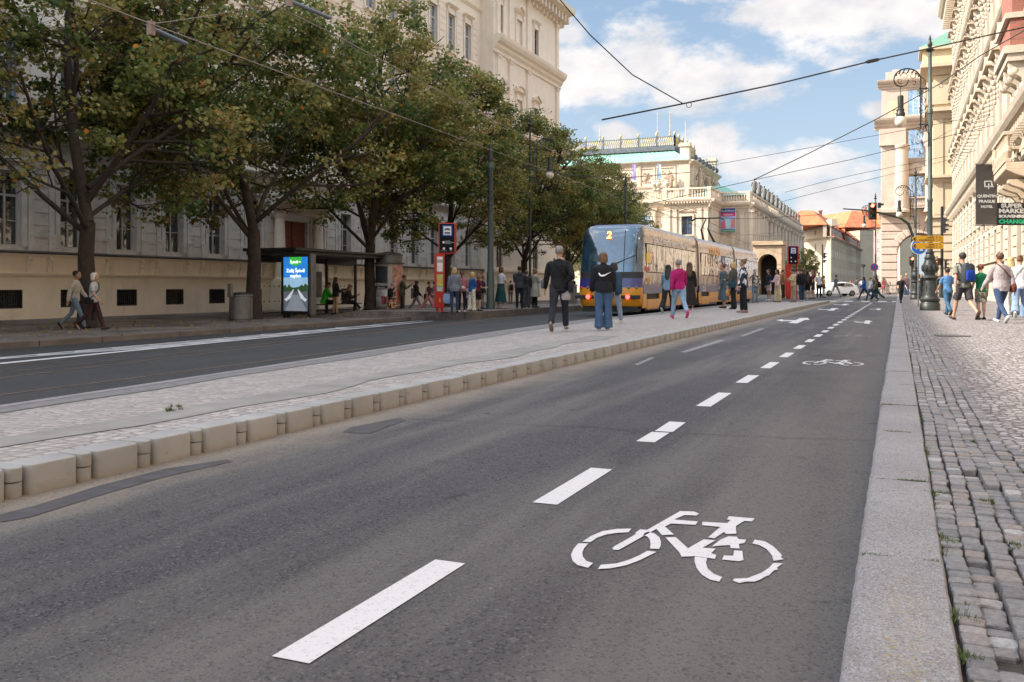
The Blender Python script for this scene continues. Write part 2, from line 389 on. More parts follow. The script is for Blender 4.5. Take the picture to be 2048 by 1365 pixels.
# tram roadway (darker, newer asphalt) and the near carriageway
strip('tram_road', [(-300, -.345), (-18.4, -.34), (-6.5, 0), (-5.2, .0)], YN, YF, m_ad)
strip('road', [(-5.2, 0), (40, 0)], YN, YF, m_as)
ISL = .155
lp = [G(x, y, .06) for x, y in ((-700, 915), (0, 812), (512, 736), (1024, 659), (1160, 641), (1292, 628.5), (1420, 613), (1520, 603.5))]
tip = G(1664, 599, ISL)
def isl_left(Y):
    for a, b in zip(lp[:-1], lp[1:]):
        if a.y <= Y <= b.y: return a.x + (b.x - a.x) * (Y - a.y) / (b.y - a.y)
    return lp[0].x if Y < lp[0].y else lp[-1].x
def island():
    mb = MB(); kb = MB(); ys = list(np.arange(-6, 57.5, 1.0)) + [58, 59, 60, 60.6]
    rows = []
    for y in ys:
        xl = isl_left(min(y, lp[-1].y)); xr = PL - .06
        if y > 57: xl = xl + (PL - .5 - xl) * ((y - 57) / 3.6) ** 2; 
        rows.append([(xl, y, .06), (xl + .14, y, .062)] + [(xl + .14 + (xr - xl - .14) * t, y, .062 + (ISL - .076) * min(1, t * 1.5)) for t in (.25, .5, .67, 1)])
    idx = [[mb.av(p) for p in r] for r in rows]
    for a, b in zip(idx[:-1], idx[1:]):
        for i in range(1, 5): mb.fi([a[i], a[i+1], b[i+1], b[i]])
    for r0, r1 in zip(rows[:-1], rows[1:]):            # flat tram-side kerb stones
        (x0, y0, z0), (x1, y1, z1) = r0[0], r1[0]
        A = [kb.av(p) for p in ((x0, y0, -.1), (x0, y0, .066), (x0 + .15, y0, .070), (x1, y1 - .006, -.1), (x1, y1 - .006, .066), (x1 + .15, y1 - .006, .070))]
        for q in ((0, 1, 4, 3), (1, 2, 5, 4)): kb.fi([A[i] for i in q])
    tag(mb.build('tram_platform', m_setts), kind='structure')
    tag(kb.build('platform_edge', m_gran), kind='structure')
island()
# flag strip and darker sett band on the platform: real paving sheets 4 mm proud
def sheet(name, pts, mat, z=None, dz=.004, zf=None):
    mb = MB(); mb.face([(*G(x, y, zf).xy, 0) for x, y in pts]) if False else None
    P3 = [G(x, y, zf) for x, y in pts]
    mb.face([(p.x, p.y, p.z + dz) for p in P3]); return tag(mb.build(name, mat, norm=False), kind='structure')
def isl_z(X, Y=10):
    xl = isl_left(Y) + .14; t = max(0, min(1, (X - xl) / (PL - .1 - xl))); return .062 + (ISL - .066) * min(1, t * 1.5)
m_flag = M('flagstone', (.235, .215, .20), .85, .22, 2.5, .004, 30, dirt=((.22, .19, .165), 7, .55, .7))
m_darksett = M('dark_setts', (.165, .15, .145), .85, .25, 9, .01, 12)
mbf = MB(); mbd = MB()
prev = None
for y in np.arange(-4, 57, .5):
    xl = isl_left(y); w = (PL - xl)
    def q(t, y=y, xl=xl): X = xl + .14 + (PL - .1 - xl - .14) * t; return (X, y, .062 + (ISL - .076) * min(1, t * 1.5) + .005)
    wob = .03 * math.sin(y * 1.3) + .02 * math.sin(y * 3.1)
    row = [q(.0), q(.14 + wob * .5), q(.69 + wob * .4), q(.83 + wob)]
    if prev:
        mbd.face([prev[0], prev[1], row[1], row[0]])
        if not (y > 16): mbf.face([prev[2], prev[3], row[3], row[2]])
    prev = row
tag(mbd.build('paving_band', m_darksett, norm=False), kind='structure'); tag(mbf.build('paving_flags', m_flag, norm=False), kind='structure')
# platform kerb: long concrete castings with rounded ends between two-piece round posts
def platform_kerb():
    mb = MB(); y = -1.0; per = .425
    while y < 61:
        far = y > 30
        yy0, yy1 = y + .012, y + .318
        prof = [(PL - .16, 0)]
        # plan of the casting with rounded street corners
        r = .045; n = 2 if far else 5
        plan = [(PL - .18, yy0), ]
        for i in range(n + 1): a = PI * 1.5 + (PI/2) * i / n; plan.append((PL - r + r * math.cos(a), yy0 + r + r * math.sin(a)))
        for i in range(n + 1): a = (PI/2) * i / n; plan.append((PL - r + r * math.cos(a), yy1 - r + r * math.sin(a)))
        plan.append((PL - .18, yy1))
        j = rng.uniform(-.004, .004)
        zt = ISL + j
        lay = []
        for z, ins in ((-.05, 0), (zt - .02, 0), (zt - .006, .005), (zt, .018)):
            lay.append([(x - ins * (1 if x > PL - .17 else 0), yq + (ins * .6 if yq < y + .16 else -ins * .6), z) for x, yq in plan])
        mb.rings(lay)
        # post: two half drums one above the other
        yc = y + .372; rr = .047
        for z0, z1, inset in ((-.05, ISL * .48, .004), (ISL * .52, ISL - .004, 0)):
            pl = [(PL - .17, yc - rr), ] + [(PL - .045 + (rr - inset) * math.cos(a) , yc + (rr) * math.sin(a)) for a in [(-PI/2 + PI * i / 6) for i in range(7)]] + [(PL - .17, yc + rr)]
            mb.rings([[(x, q, z0) for x, q in pl], [(x, q, z1 - .005) for x, q in pl], [(x - (.006 if x > PL - .1 else 0), q, z1) for x, q in pl]])
        y += per
    return tag(mb.build('kerb', m_conc, smooth='auto'), kind='structure')
platform_kerb()
# right-hand granite kerb: long stones with open joints
def right_kerb():
    mb = MB(); y = -1.2; r2 = random.Random(3)
    K0, K1, ZT = -.128, .142, .12
    joints = [2.28, 3.62, 4.98, 6.6]   # first visible joints, then a steady run
    ys = [-1, .9, G(1790, 1112, ZT).y, G(1800, 957, ZT).y, G(1800, 862, ZT).y]
    while ys[-1] < 110: ys.append(ys[-1] + r2.uniform(1.35, 1.75))
    for a, b in zip(ys[:-1], ys[1:]):
        dz = r2.uniform(-.005, .004); dx = r2.uniform(-.006, .006); n = max(2, int((b - a) / .11)) if a < 14 else 2
        g = .007
        rows = []
        for i in range(n + 1):
            yy = a + g + (b - a - 2 * g) * i / n
            e = r2.uniform(-.003, .003) if a < 14 else 0; e2 = r2.uniform(-.003, .003) if a < 14 else 0
            zt = ZT + dz; endd = .006 if i in (0, n) else 0
            rows.append([(K0 + dx + e - .012, yy, -.06), (K0 + dx + e - .004, yy, zt - .03), (K0 + dx + e + .006, yy, zt - .010 - endd), (K0 + dx + e + .022, yy, zt - endd), (K1 - .008 + e2, yy, zt - endd), (K1 + e2, yy, zt - .012), (K1 + e2, yy, -.06)])
        mb.rings(rows)
    tag(mb.build('kerb', m_gran, smooth='auto'), kind='structure')
    return ys
kerb_joints = right_kerb()
# right pavement: soil bed, real setts next to the kerb, mosaic beyond
m_soil = M('joint_soil', (.060, .048, .038), .95, .4, 20, .006, 60, dirt=((.10, .082, .062), 4, .5, .8))
strip('sidewalk_bed', [(.142, .075), (1.3, .082), (5.8, .10)], -2, 110, m_soil, 4)
def strip_edge(y): return .50 + .18 * math.exp(-max(0, y - 2.0) / 5.0)
mbm = MB(); prev = None
for y in list(np.arange(-2, 30, .4)) + [40, 60, 80, 111]:
    e = strip_edge(y)
    row = [(e, y, .103), (e + .10, y, .111), (e + .6, y, .113), (2.5, y, .117), (6.1, y, .122)]
    if prev:
        for i in range(4): mbm.face([prev[i], prev[i+1], row[i+1], row[i]])
    prev = row
tag(mbm.build('sidewalk', m_mosaic, norm=False), kind='structure')
strip('far_sidewalk', [(-.12, .118), (.5, .1195), (60, .13)], 111.5, 300, m_mosaic)
m_sett = bpy.data.materials.new('sett_stone'); m_sett.use_nodes = True
def sett_nodes():
    nt = m_sett.node_tree; N = nt.nodes; L = nt.links; b = N['Principled BSDF']
    at = N.new('ShaderNodeAttribute'); at.attribute_name = 'tone'
    cr = N.new('ShaderNodeValToRGB'); L.new(at.outputs['Fac'], cr.inputs[0])
    el = cr.color_ramp.elements; el[0].color = (.19, .178, .18, 1); el[1].color = (.47, .44, .43, 1); e = el.new(.5); e.color = (.28, .26, .26, 1); e = el.new(.78); e.color = (.30, .245, .215, 1)
    tc = N.new('ShaderNodeTexCoord'); n = N.new('ShaderNodeTexNoise'); n.inputs['Scale'].default_value = 45; n.inputs['Detail'].default_value = 8; n.inputs['Roughness'].default_value = .7; L.new(tc.outputs['Object'], n.inputs['Vector'])
    mr = N.new('ShaderNodeMapRange'); L.new(n.outputs[0], mr.inputs[0]); mr.inputs[1].default_value = .35; mr.inputs[2].default_value = .7; mr.inputs[3].default_value = .45; mr.inputs[4].default_value = .92
    mx = N.new('ShaderNodeMixRGB'); mx.blend_type = 'MULTIPLY'; mx.inputs[0].default_value = 1; L.new(cr.outputs[0], mx.inputs[1]); L.new(mr.outputs[0], mx.inputs[2]); L.new(mx.outputs[0], b.inputs['Base Color'])
    b.inputs['Roughness'].default_value = .62
    bp = N.new('ShaderNodeBump'); bp.inputs['Distance'].default_value = .006; L.new(n.outputs[0], bp.inputs['Height']); L.new(bp.outputs[0], b.inputs['Normal'])
sett_nodes()
def setts():
    r2 = random.Random(11); V = []; F = []; T = []
    def stone(x0, x1, y0, y1, z, dome):
        tone = min(1, max(0, r2.gauss(.5, .25))); n = len(V); hx, hy = (x1 - x0)/2, (y1 - y0)/2; cx, cy = (x0+x1)/2, (y0+y1)/2
        j = lambda s=.1: 1 + r2.uniform(-s, s)
        ring = []
        base = [(-1,-.7),(-.75,-1),(.75,-1),(1,-.7),(1,.7),(.75,1),(-.75,1),(-1,.7)]
        jit = [(j(), j()) for _ in base]
        tilt = (r2.uniform(-.03, .03), r2.uniform(-.03, .03))
        for s, zz in ((1.0, -.05), (1.0, -.006), (.95, -.0005), (.7, dome)):
            for (a, b), (ja, jb) in zip(base, jit):
                X = cx + hx*a*s*ja; Yy = cy + hy*b*s*jb
                V.append((X, Yy, z + zz + (X-cx)*tilt[0] + (Yy-cy)*tilt[1])); T.append(tone)
        for k in range(3):
            for i in range(8): F.append((n+8*k+i, n+8*k+(i+1) % 8, n+8*(k+1)+(i+1) % 8, n+8*(k+1)+i))
        F.append(tuple(n+24+i for i in range(8)))
    y_lim = 42; x = .150; ci = 0
    cols = 8
    for c in range(10):
        y = 1.2 + r2.uniform(0, .1); w0 = .070
        while y < y_lim:
            L_ = r2.uniform(.062, .11) * (1 if y < 12 else 1.25)
            wave = .006 * math.sin(y * 1.1 + c) + .004 * math.sin(y * 2.9)
            xa = .150 + c * (w0 + .003) + wave; xb = xa + w0 + r2.uniform(-.006, .004)
            if xb > strip_edge(y) + .07: y += L_; continue
            sunk = .0
            nz = math.sin(y * 2.1 + c * 1.7) + math.sin(y * .9 - c)
            if nz > 1.45 and y < 6: sunk = -.02
            if r2.random() > (.004 if sunk == 0 else .10):
                stone(xa, xb, y, y + L_ - .006, .112 + sunk + r2.uniform(-.005, .004), .002)
            y += L_
    me = bpy.data.meshes.new('cobbled_strip'); me.from_pydata(V, [], F); me.materials.append(m_sett)
    a = me.attributes.new('tone', 'FLOAT', 'POINT'); a.data.foreach_set('value', T)
    o = bpy.data.objects.new('cobbled_strip', me); col.objects.link(o); tag(o, kind='structure')
setts()
# moss and grass in the joints
def grass():
    V = []; F = []; r2 = random.Random(5)
    def tuft(x, y, z, n, rad, h):
        for _ in range(n):
            a = r2.uniform(0, 2*PI); d = rad * math.sqrt(r2.random()); bx, by = x + d*math.cos(a)*1.0, y + d*math.sin(a)*.6
            hh = h * r2.uniform(.4, 1); t = r2.uniform(0, 2*PI); w = r2.uniform(.0016, .0035); k = len(V)
            lx, ly = math.cos(t)*hh*.6, math.sin(t)*hh*.6
            V.extend([(bx - w*math.sin(t), by + w*math.cos(t), z), (bx + w*math.sin(t), by - w*math.cos(t), z), (bx + lx, by + ly, z + hh)]); F.append((k, k+1, k+2))
    for i, y in enumerate(kerb_joints):
        if .5 < y < 12:
            for x in np.arange(-.11, .13, .012):
                if math.sin(x * 23 + i * 2) > -.25: tuft(x, y + r2.uniform(-.006, .006), .105, 22 if y < 5 else 10, .012, .020)
    for y in np.arange(1.5, 14, .03):
        if math.sin(y * 3.7) + math.sin(y * 9.1) > .7: tuft(.147 + r2.uniform(-.006, .012), y, .098, 16 if y < 6 else 7, .014, .028)
    for (px, py, s) in ((1885, 990, .05), (1925, 1230, .05), (1905, 1085, .035), (2030, 1090, .04), (2045, 945, .05), (1942, 885, .03), (1975, 1005, .03), (1930, 1310, .04)):
        g = G(px, py, .11)
        for _ in range(6): tuft(g.x + r2.gauss(0, s*.5), g.y + r2.gauss(0, s*.6), .102, 24, s*.4, .03)
    g = G(340, 820, .14)
    for _ in range(10): tuft(g.x + r2.gauss(0, .05), g.y + r2.gauss(0, .08), .145, 20, .02, .03)
    me = bpy.data.meshes.new('grass'); me.from_pydata(V, [], F)
    me.materials.append(M('grass_blade', (.075, .105, .025), .8, .5, 30)); o = bpy.data.objects.new('grass', me); col.objects.link(o); tag(o, kind='stuff')
grass()
strip('far_paving', [(.142, .110), (.56, .1125)], 41.9, 111, m_mosaic)
# left pavement and the raised boarding kerb
strip('sidewalk', [(-80, -.20), (-18.15, -.20)], YN, 84, m_side, 12)
def left_kerb():
    mb = MB(); r2 = random.Random(9); y = -20
    while y < 130:
        L_ = r2.uniform(1.1, 2.0) * 1.4
        mb.box(-18.42, -18.15, y + .012, y + L_ - .012, -.45, -.192 + r2.uniform(-.004, .004)); y += L_
    tag(mb.build('kerb', m_kb, bevel=.02), kind='structure')
    mb = MB(); y = G(845, 641).y
    Y0 = y
    xk = -15.75
    while y < 76:
        L_ = 1.9
        mb.box(xk, xk + .3, y + .01, y + L_ - .01, -.45, .045); y += L_
    tag(mb.build('kerb', m_kb, bevel=.02), kind='structure')
    mb = MB(); prof = [(-22.2, -.196), (-20.8, .03), (xk, .04)]
    ys = [Y0 - .0, 84]
    for (xa, za), (xb, zb) in zip(prof[:-1], prof[1:]): mb.face([(xa, ys[0], za), (xb, ys[0], zb), (xb, ys[1], zb), (xa, ys[1], za)])
    mb.face([(-22.2, Y0, -.4), (xk, Y0, -.4), (xk, Y0, .04), (-20.8, Y0, .03), (-22.2, Y0, -.196)])
    tag(mb.build('boarding_platform', m_side), kind='structure')
left_kerb()

# ------------------------------------------------------------------ painted markings (thin sheets on the road)
m_paint = bpy.data.materials.new('road_paint'); m_paint.use_nodes = True
def paint_nodes():
    nt = m_paint.node_tree; N = nt.nodes; L = nt.links; b = N['Principled BSDF']
    tc = N.new('ShaderNodeTexCoord')
    n = N.new('ShaderNodeTexNoise'); n.inputs['Scale'].default_value = 55; n.inputs['Detail'].default_value = 8; n.inputs['Roughness'].default_value = .75; L.new(tc.outputs['Object'], n.inputs['Vector'])
    v = N.new('ShaderNodeTexVoronoi'); v.inputs['Scale'].default_value = 130; L.new(tc.outputs['Object'], v.inputs['Vector'])
    sp = N.new('ShaderNodeSeparateXYZ'); L.new(v.outputs['Color'], sp.inputs[0])
    m1 = N.new('ShaderNodeMapRange'); L.new(n.outputs[0], m1.inputs[0]); m1.inputs[1].default_value = .58; m1.inputs[2].default_value = .68; m1.inputs[4].default_value = .8
    m2 = N.new('ShaderNodeMapRange'); L.new(sp.outputs[0], m2.inputs[0]); m2.inputs[1].default_value = .90; m2.inputs[2].default_value = .95; m2.inputs[4].default_value = .35
    mxx = N.new('ShaderNodeMath'); mxx.operation = 'MAXIMUM'; L.new(m1.outputs[0], mxx.inputs[0]); L.new(m2.outputs[0], mxx.inputs[1])
    c = N.new('ShaderNodeMixRGB'); L.new(mxx.outputs[0], c.inputs[0]); c.inputs[1].default_value = (.56, .53, .525, 1); c.inputs[2].default_value = (.20, .185, .18, 1); L.new(c.outputs[0], b.inputs['Base Color']); b.inputs['Roughness'].default_value = .6
paint_nodes()
m_worn = M('worn_paint', (.19, .18, .175), .8, .5, 14)
def px_poly(mb, pts, dz=.004, zf=None, dx=0, dy=0, sx=1, sy=1, o=None):
    P3 = [G(x, y, zf) for x, y in pts]
    if o is not None: P3 = [Vector((o.x + (p.x - o.x) * sx, o.y + (p.y - o.y) * sy, p.z)) for p in P3]
    mb.face([(p.x + dx, p.y + dy, p.z + dz) for p in P3])
def dashes():
    mb = MB(); a = G(547, 1316); b = G(925, 1128)
    x0, x1 = -1.632, -1.505
    ys = [(G(x, y).y) for x, y in ((547, 1316), (1070, 1007), (1275, 884), (1391, 813), (1467, 766), (1519, 737))]
    ye = [(G(x, y).y) for x, y in ((875, 1122), (1181, 937), (1333, 844), (1432, 786), (1495, 751), (1540, 725))]
    while ys[-1] < 62: ys.append(ys[-1] + 1.97); ye.append(ys[-1] + .98)
    for s, e in zip(ys, ye):
        if s > 62.5: continue
        if abs(s - G(1275, 884).y) < .05:               # broken by the joint in the asphalt
            mid = s + (e - s) * .47; mb.face([(x0, s, .004), (x1, s, .004), (x1, mid - .02, .004), (x0, mid - .03, .004)]); mb.face([(x0 + .01, mid + .015, .004), (x1 + .012, mid + .02, .004), (x1, e, .004), (x0, e, .004)])
        else: mb.face([(x0, s, .004), (x1, s, .004), (x1, e, .004), (x0, e, .004)])
    # stop line, crossing stripes
    for xa, xb in ((-3.9, -1.7), (-1.4, -.2)): mb.face([(xa, 64.2, .004), (xb, 64.2, .004), (xb, 64.7, .004), (xa, 64.7, .004)])
    for xa in (-4.6, -3.5, -2.4, -1.3, -.4): mb.face([(xa, 66.5, .004), (xa + .55, 66.5, .004), (xa + .55, 69.5, .004), (xa, 69.5, .004)])
    tag(mb.build('road_markings', m_paint, norm=False), kind='structure')
dashes()
BIKE = ["458,437 430,470 415,505 425,540 455,565 515,580 545,553 505,540 485,515 482,490 492,465 517,437",
 "482,427 530,395 600,365 680,352 768,350 752,372 690,375 620,385 565,405 530,430",
 "572,588 650,583 740,565 820,535 880,505 915,487 862,480 820,505 750,535 680,555 590,563",
 "846,376 870,368 905,380 932,400 942,430 940,452 930,470 878,467 882,440 876,412 862,396 838,392",
 "657,466 668,455 800,380 788,378 820,355 860,358 1055,247 1135,250 1165,262 1150,273 1080,270 1018,297 1158,308 1145,328 1000,320 965,338 1018,385 948,388 915,352 838,395 695,475 665,475",
 "968,402 1028,400 1100,466 1192,413 1260,420 1185,463 1262,468 1235,495 1265,505 1258,528 1215,522 1140,512 1062,515 1052,492",
 "1140,514 1138,540 1150,580 1180,620 1230,650 1282,662 1300,635 1250,615 1215,585 1205,550 1212,524",
 "1185,310 1330,318 1350,300 1328,296 1340,278 1490,290 1475,308 1430,305 1380,335 1383,380 1325,382 1310,370 1255,407 1217,402 1290,340 1182,330",
 "1240,455 1290,415 1340,395 1385,398 1395,412 1440,415 1430,435 1398,440 1402,467 1350,465 1346,447 1290,450",
 "1370,478 1418,482 1425,535 1400,542 1300,532 1310,508 1365,510",
 "1490,415 1550,425 1600,455 1640,495 1652,512 1640,516 1660,530 1602,540 1590,505 1560,470 1520,448 1477,437",
 "1600,552 1655,555 1620,580 1628,590 1600,597 1575,625 1560,628 1525,648 1490,662 1450,660 1400,670 1362,655 1370,645 1450,640 1530,610 1575,580"]
def bike_symbols():
    o = G(1355, 1100); polys = [[(1000 + float(a.split(',')[0]) / 2.926, 940 + float(a.split(',')[1]) / 2.926) for a in s.split()] for s in BIKE]
    for i, (px, py, sc, mt) in enumerate(((1355, 1100, 1, m_paint), (1665, 727, 1, m_paint), (1704, 673, .95, m_worn), (1729, 649, .9, m_worn), (1752, 620.5, .8, m_worn))):
        t = G(px, py); mb = MB()
        for pl in polys: px_poly(mb, pl, .0045, None, t.x - o.x, t.y - o.y, sc, sc, o)
        tag(mb.build('bicycle_marking', mt, norm=False), kind='structure')
    AR = "940,1245 1020,1237 1030,1245 1180,1248 1240,1225 1215,1222 1335,1218 1362,1243 1300,1245 1205,1288 1092,1280 1150,1260 1040,1258 1015,1262"
    pl = [(1400 + float(a.split(',')[0]) / 6.203, 440 + float(a.split(',')[1]) / 6.203) for a in AR.split()]
    o = G(1588, 641)
    for px, py, sc in ((1588, 641, 1), (1658, 619, 1.0), (1684, 609.5, .95), (1728, 644.5, .55), (1752, 619, .6)):
        t = G(px, py); mb = MB(); px_poly(mb, pl, .005, None, t.x - o.x, t.y - o.y, sc, sc, o); tag(mb.build('arrow_marking', m_paint, norm=False), kind='structure')
    # ghost of old lines, seal strips, the crack across the lane
    mb = MB()
    for pts in (((1360,705),(1372,706),(1450,682),(1440,680)), ((1268,730),(1276,731),(1310,716),(1303,715)), ((1480,672),(1486,674),(1530,658),(1522,657))): px_poly(mb, pts, .003)
    tag(mb.build('old_markings', m_worn, norm=False), kind='structure')
    mb = MB(); m_seal = M('asphalt_seal', (.060, .054, .056), .85, .3, 9, .003, 60)
    for pts in (((0,1046),(60,1036),(200,992),(330,955),(465,924),(455,920),(330,939),(200,972),(70,1013),(0,1030)), ((685,866),(740,868),(812,842),(800,836),(750,846),(700,856))): px_poly(mb, pts, .003)
    tag(mb.build('asphalt_patch', m_seal, norm=False), kind='structure')
    mb = MB(); m_crack = M('crack', (.028, .025, .025), .95, .2, 5)
    for chain, w in ((((820,840),(930,845),(1060,852),(1180,856),(1275,863),(1350,868),(1450,873),(1560,876),(1660,880),(1742,884)), .005),):
        P3 = [G(x, y + rng.uniform(-1, 1)) for x, y in chain]
        for a, b in zip(P3[:-1], P3[1:]):
            d = (b - a).normalized(); n = Vector((-d.y, d.x, 0)); wa = w * rng.uniform(.6, 1.2); mb.face([a + n*wa + Vector((0,0,.0055)), b + n*wa + Vector((0,0,.0055)), b - n*wa + Vector((0,0,.0055)), a - n*wa + Vector((0,0,.0055))])
    tag(mb.build('asphalt_crack', m_crack, norm=False), kind='structure')
    # tram side: hatched area, lane lines, rails
    mb = MB()
    L_ = lambda a, b, w0, w1: [(a[0], a[1]), (b[0], b[1]), (b[0], b[1] + w1), (a[0], a[1] + w0)]
    for pts in (L_((0,715.5),(845,641.8),1.2,.5), L_((0,726.5),(865,642.3),2.6,.8)): px_poly(mb, pts, .004)
    for t in np.linspace(0, 1, 12):
        x = 0 + 820 * t; y = 716.5 - 74.5 * t; ln = 260 * (1 - t) + 60; hh = 2.0 * (1 - t) + .5
        x2 = x + ln
        if x2 > 840: continue
        yb = 727 - 84.5 * (x2 / 865)
        px_poly(mb, [(x, y), (x + 20, y), (x2, yb - 0), (x2 - 40, yb + hh * .3), (x, y + hh)], .0045)
    tag(mb.build('road_markings', m_paint, norm=False), kind='structure')
    mb = MB(); m_rail = M('rail_steel', (.20, .13, .085), .45, .3, 3, metal=.6)
    for pts in (((-300,793),(0,757),(690,673.5),(1160,618)), ((-300,828),(0,791),(560,719),(1160,641.5)), ((-300,756),(0,733),(500,684),(1000,637.5),(1080,630)), ((-300,768),(0,746.5),(600,680),(1040,637))):
        P3 = [G(*p) for p in pts]
        P3.append(Vector((P3[-1].x - .2, 66 if pts[1][1] > 750 else 80, road_z(P3[-1].x - .2))))
        for a, b in zip(P3[:-1], P3[1:]):
            for off, w in ((0, .03),): mb.face([(a.x - w, a.y, a.z + .004), (a.x + w, a.y, a.z + .004), (b.x + w, b.y, b.z + .004), (b.x - w, b.y, b.z + .004)])
    tag(mb.build('tram_rails', m_rail, norm=False), kind='structure')
bike_symbols()
# ------------------------------------------------------------------ buildings
m_cream = M('cream_plaster', (.78, .665, .53), .85, .07, 1.2, .003, 30, dirt=((.34, .28, .22), 2.2, .57, .5, .12))
m_cream2 = M('upper_plaster', (.74, .64, .53), .85, .06, 1.5, .003, 30, dirt=((.48, .40, .32), 1.8, .56, .5, .10))
m_grey = M('grey_render', (.60, .55, .505), .85, .12, 2, .004, 25, dirt=((.22, .19, .165), 1.4, .55, .7))
m_ledge = M('lead_ledge', (.085, .075, .068), .6, .3, 3)
m_frame = M('white_window_frame', (.50, .46, .42), .5, .08, 5)
m_fbrown = M('brown_window_frame', (.16, .105, .075), .5, .15, 6)
m_iron = M('dark_iron', (.020, .019, .018), .45, .3, 10, metal=.3)
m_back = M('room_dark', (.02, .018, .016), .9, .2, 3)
m_door = M('red_brown_door', (.18, .045, .025), .5, .25, 5)
def glass_mat(name, c, rough=.04, bump=.0015, metal=0.0, spec=1.0, coat=1.0):
    m = M(name, c, rough, .5, 1.5, spec=spec, metal=metal)
    b = m.node_tree.nodes['Principled BSDF']; b.inputs['Coat Weight'].default_value = coat; b.inputs['Coat Roughness'].default_value = .03
    N = m.node_tree.nodes; L = m.node_tree.links
    tc = N.new('ShaderNodeTexCoord'); n = N.new('ShaderNodeTexNoise'); n.inputs['Scale'].default_value = 1.1; L.new(tc.outputs['Object'], n.inputs['Vector'])
    bp = N.new('ShaderNodeBump'); bp.inputs['Distance'].default_value = bump * 12; L.new(n.outputs[0], bp.inputs['Height']); L.new(bp.outputs[0], b.inputs['Normal']); L.new(bp.outputs[0], b.inputs['Coat Normal'])
    return m
m_glass = glass_mat('window_glass', (.28, .38, .52), metal=.75)
m_glassd = glass_mat('dark_glass', (.06, .065, .07), metal=.4)

class Fac:
    """a facade frame: u along the wall, v out of it, z up; window copies hang on root"""
    def __init__(s, root, o, u, n):
        s.root = root; s.u = Vector((*u, 0)); s.n = Vector((*n, 0)); s.o = Vector((o[0], o[1], 0)); s.off = root.location.copy()
        s.T = Matrix(((s.u.x, s.n.x, 0, s.o.x), (s.u.y, s.n.y, 0, s.o.y), (0, 0, 1, 0), (0, 0, 0, 1)))
        s.rz = math.atan2(-n[0], n[1])
    def mb(s): return MB(s.T)
    def put(s, mb, name, mats, **k): return mb.build(name, mats, s.root, off=s.off, **k)
    def wall(s, mb, u0, u1, z0, z1, ops=(), v=0, d=.22, m=None):
        us = sorted({u0, u1} | {x for o in ops for x in o[:2] if u0 < x < u1}); zs = sorted({z0, z1} | {x for o in ops for x in o[2:4] if z0 < x < z1})
        for za, zb in zip(zs[:-1], zs[1:]):
            run = None
            for ua, ub in zip(us[:-1], us[1:]):
                um, zm = (ua+ub)/2, (za+zb)/2
                solid = not any(o[0] < um < o[1] and o[2] < zm < o[3] for o in ops)
                if solid: run = (run[0], ub) if run else (ua, ub)
                if run and (not solid or ub == us[-1]): mb.face([(run[0], v, za), (run[1], v, za), (run[1], v, zb), (run[0], v, zb)], m); run = None
        for o in ops:
            a, b, c, e = o[:4]
            for q in (((a, v, c), (b, v, c), (b, v-d, c), (a, v-d, c)), ((a, v, e), (b, v, e), (b, v-d, e), (a, v-d, e)), ((a, v, c), (a, v, e), (a, v-d, e), (a, v-d, c)), ((b, v, c), (b, v, e), (b, v-d, e), (b, v-d, c))): mb.face(q, m)
    _win = {}
    def window(s, uc, z0, w, h, v=-.16, style='cross', fm=None, gm=None, label=None, name='window'):
        fm = fm or m_frame; gm = gm or m_glass
        key = (round(w, 2), round(h, 2), style, fm.name, gm.name)
        if key not in Fac._win:
            f = MB(); t = min(.07, w * .06 + .02)
            f.box(-w/2, -w/2+t, -.04, .04, 0, h); f.box(w/2-t, w/2, -.04, .04, 0, h)
            f.box(-w/2+t, w/2-t, -.038, .038, 0, t); f.box(-w/2+t, w/2-t, -.038, .038, h-t, h)
            if style == 'grid3':
                for x in (-w/6, w/6): f.box(x-t*.4, x+t*.4, -.03, .03, t, h-t)
                for zz in (.33, .66): f.box(-w/2+t, w/2-t, -.034, .034, h*zz-t*.5, h*zz+t*.5)
            else:
                f.box(-t*.55, t*.55, -.045, .045, t, h-t); f.box(-w/2+t, w/2-t, -.05, .05, h*.68-t*.6, h*.68+t*.6)
                f.box(-w/2+t, w/2-t, -.03, .03, h*.34-.015, h*.34+.015)
            p = MB(); p.box(-w/2+.01, w/2-.01, -.022, -.012, .01, h-.01)
            fo = f.build(name, fm); po = p.build('pane', gm)
            Fac._win[key] = (fo.data, po.data); bpy.data.objects.remove(fo); bpy.data.objects.remove(po)
        fd, pd = Fac._win[key]
        P = s.T @ Vector((uc, v, z0)) - s.off
        fo = bpy.data.objects.new(name, fd); col.objects.link(fo); fo.parent = s.root; fo.location = P; fo.rotation_euler = (0, 0, s.rz)
        po = bpy.data.objects.new('pane', pd); col.objects.link(po); po.parent = fo
        if label: fo['label'] = label
        return fo
def band(mb, u0, u1, z, h, prof, ret=True, v=0):
    """moulding: prof = [(proj, frac)...] outline from bottom to top"""
    pts = [(v - .02, z)] + [(v + p, z + h * f) for p, f in prof] + [(v - .02, z + h)]
    A = [mb.av((u0 - 0, a, b)) for a, b in pts]; B = [mb.av((u1, a, b)) for a, b in pts]; n = len(pts)
    mb.fi(A); mb.fi(B[::-1])
    for i in range(n): mb.fi([A[i], A[(i+1) % n], B[(i+1) % n], B[i]])
CORN = [(.05, 0), (.08, .2), (.18, .35), (.22, .5), (.34, .62), (.42, .8), (.46, 1)]
STRG = [(.04, 0), (.06, .3), (.14, .45), (.18, .8), (.20, 1)]
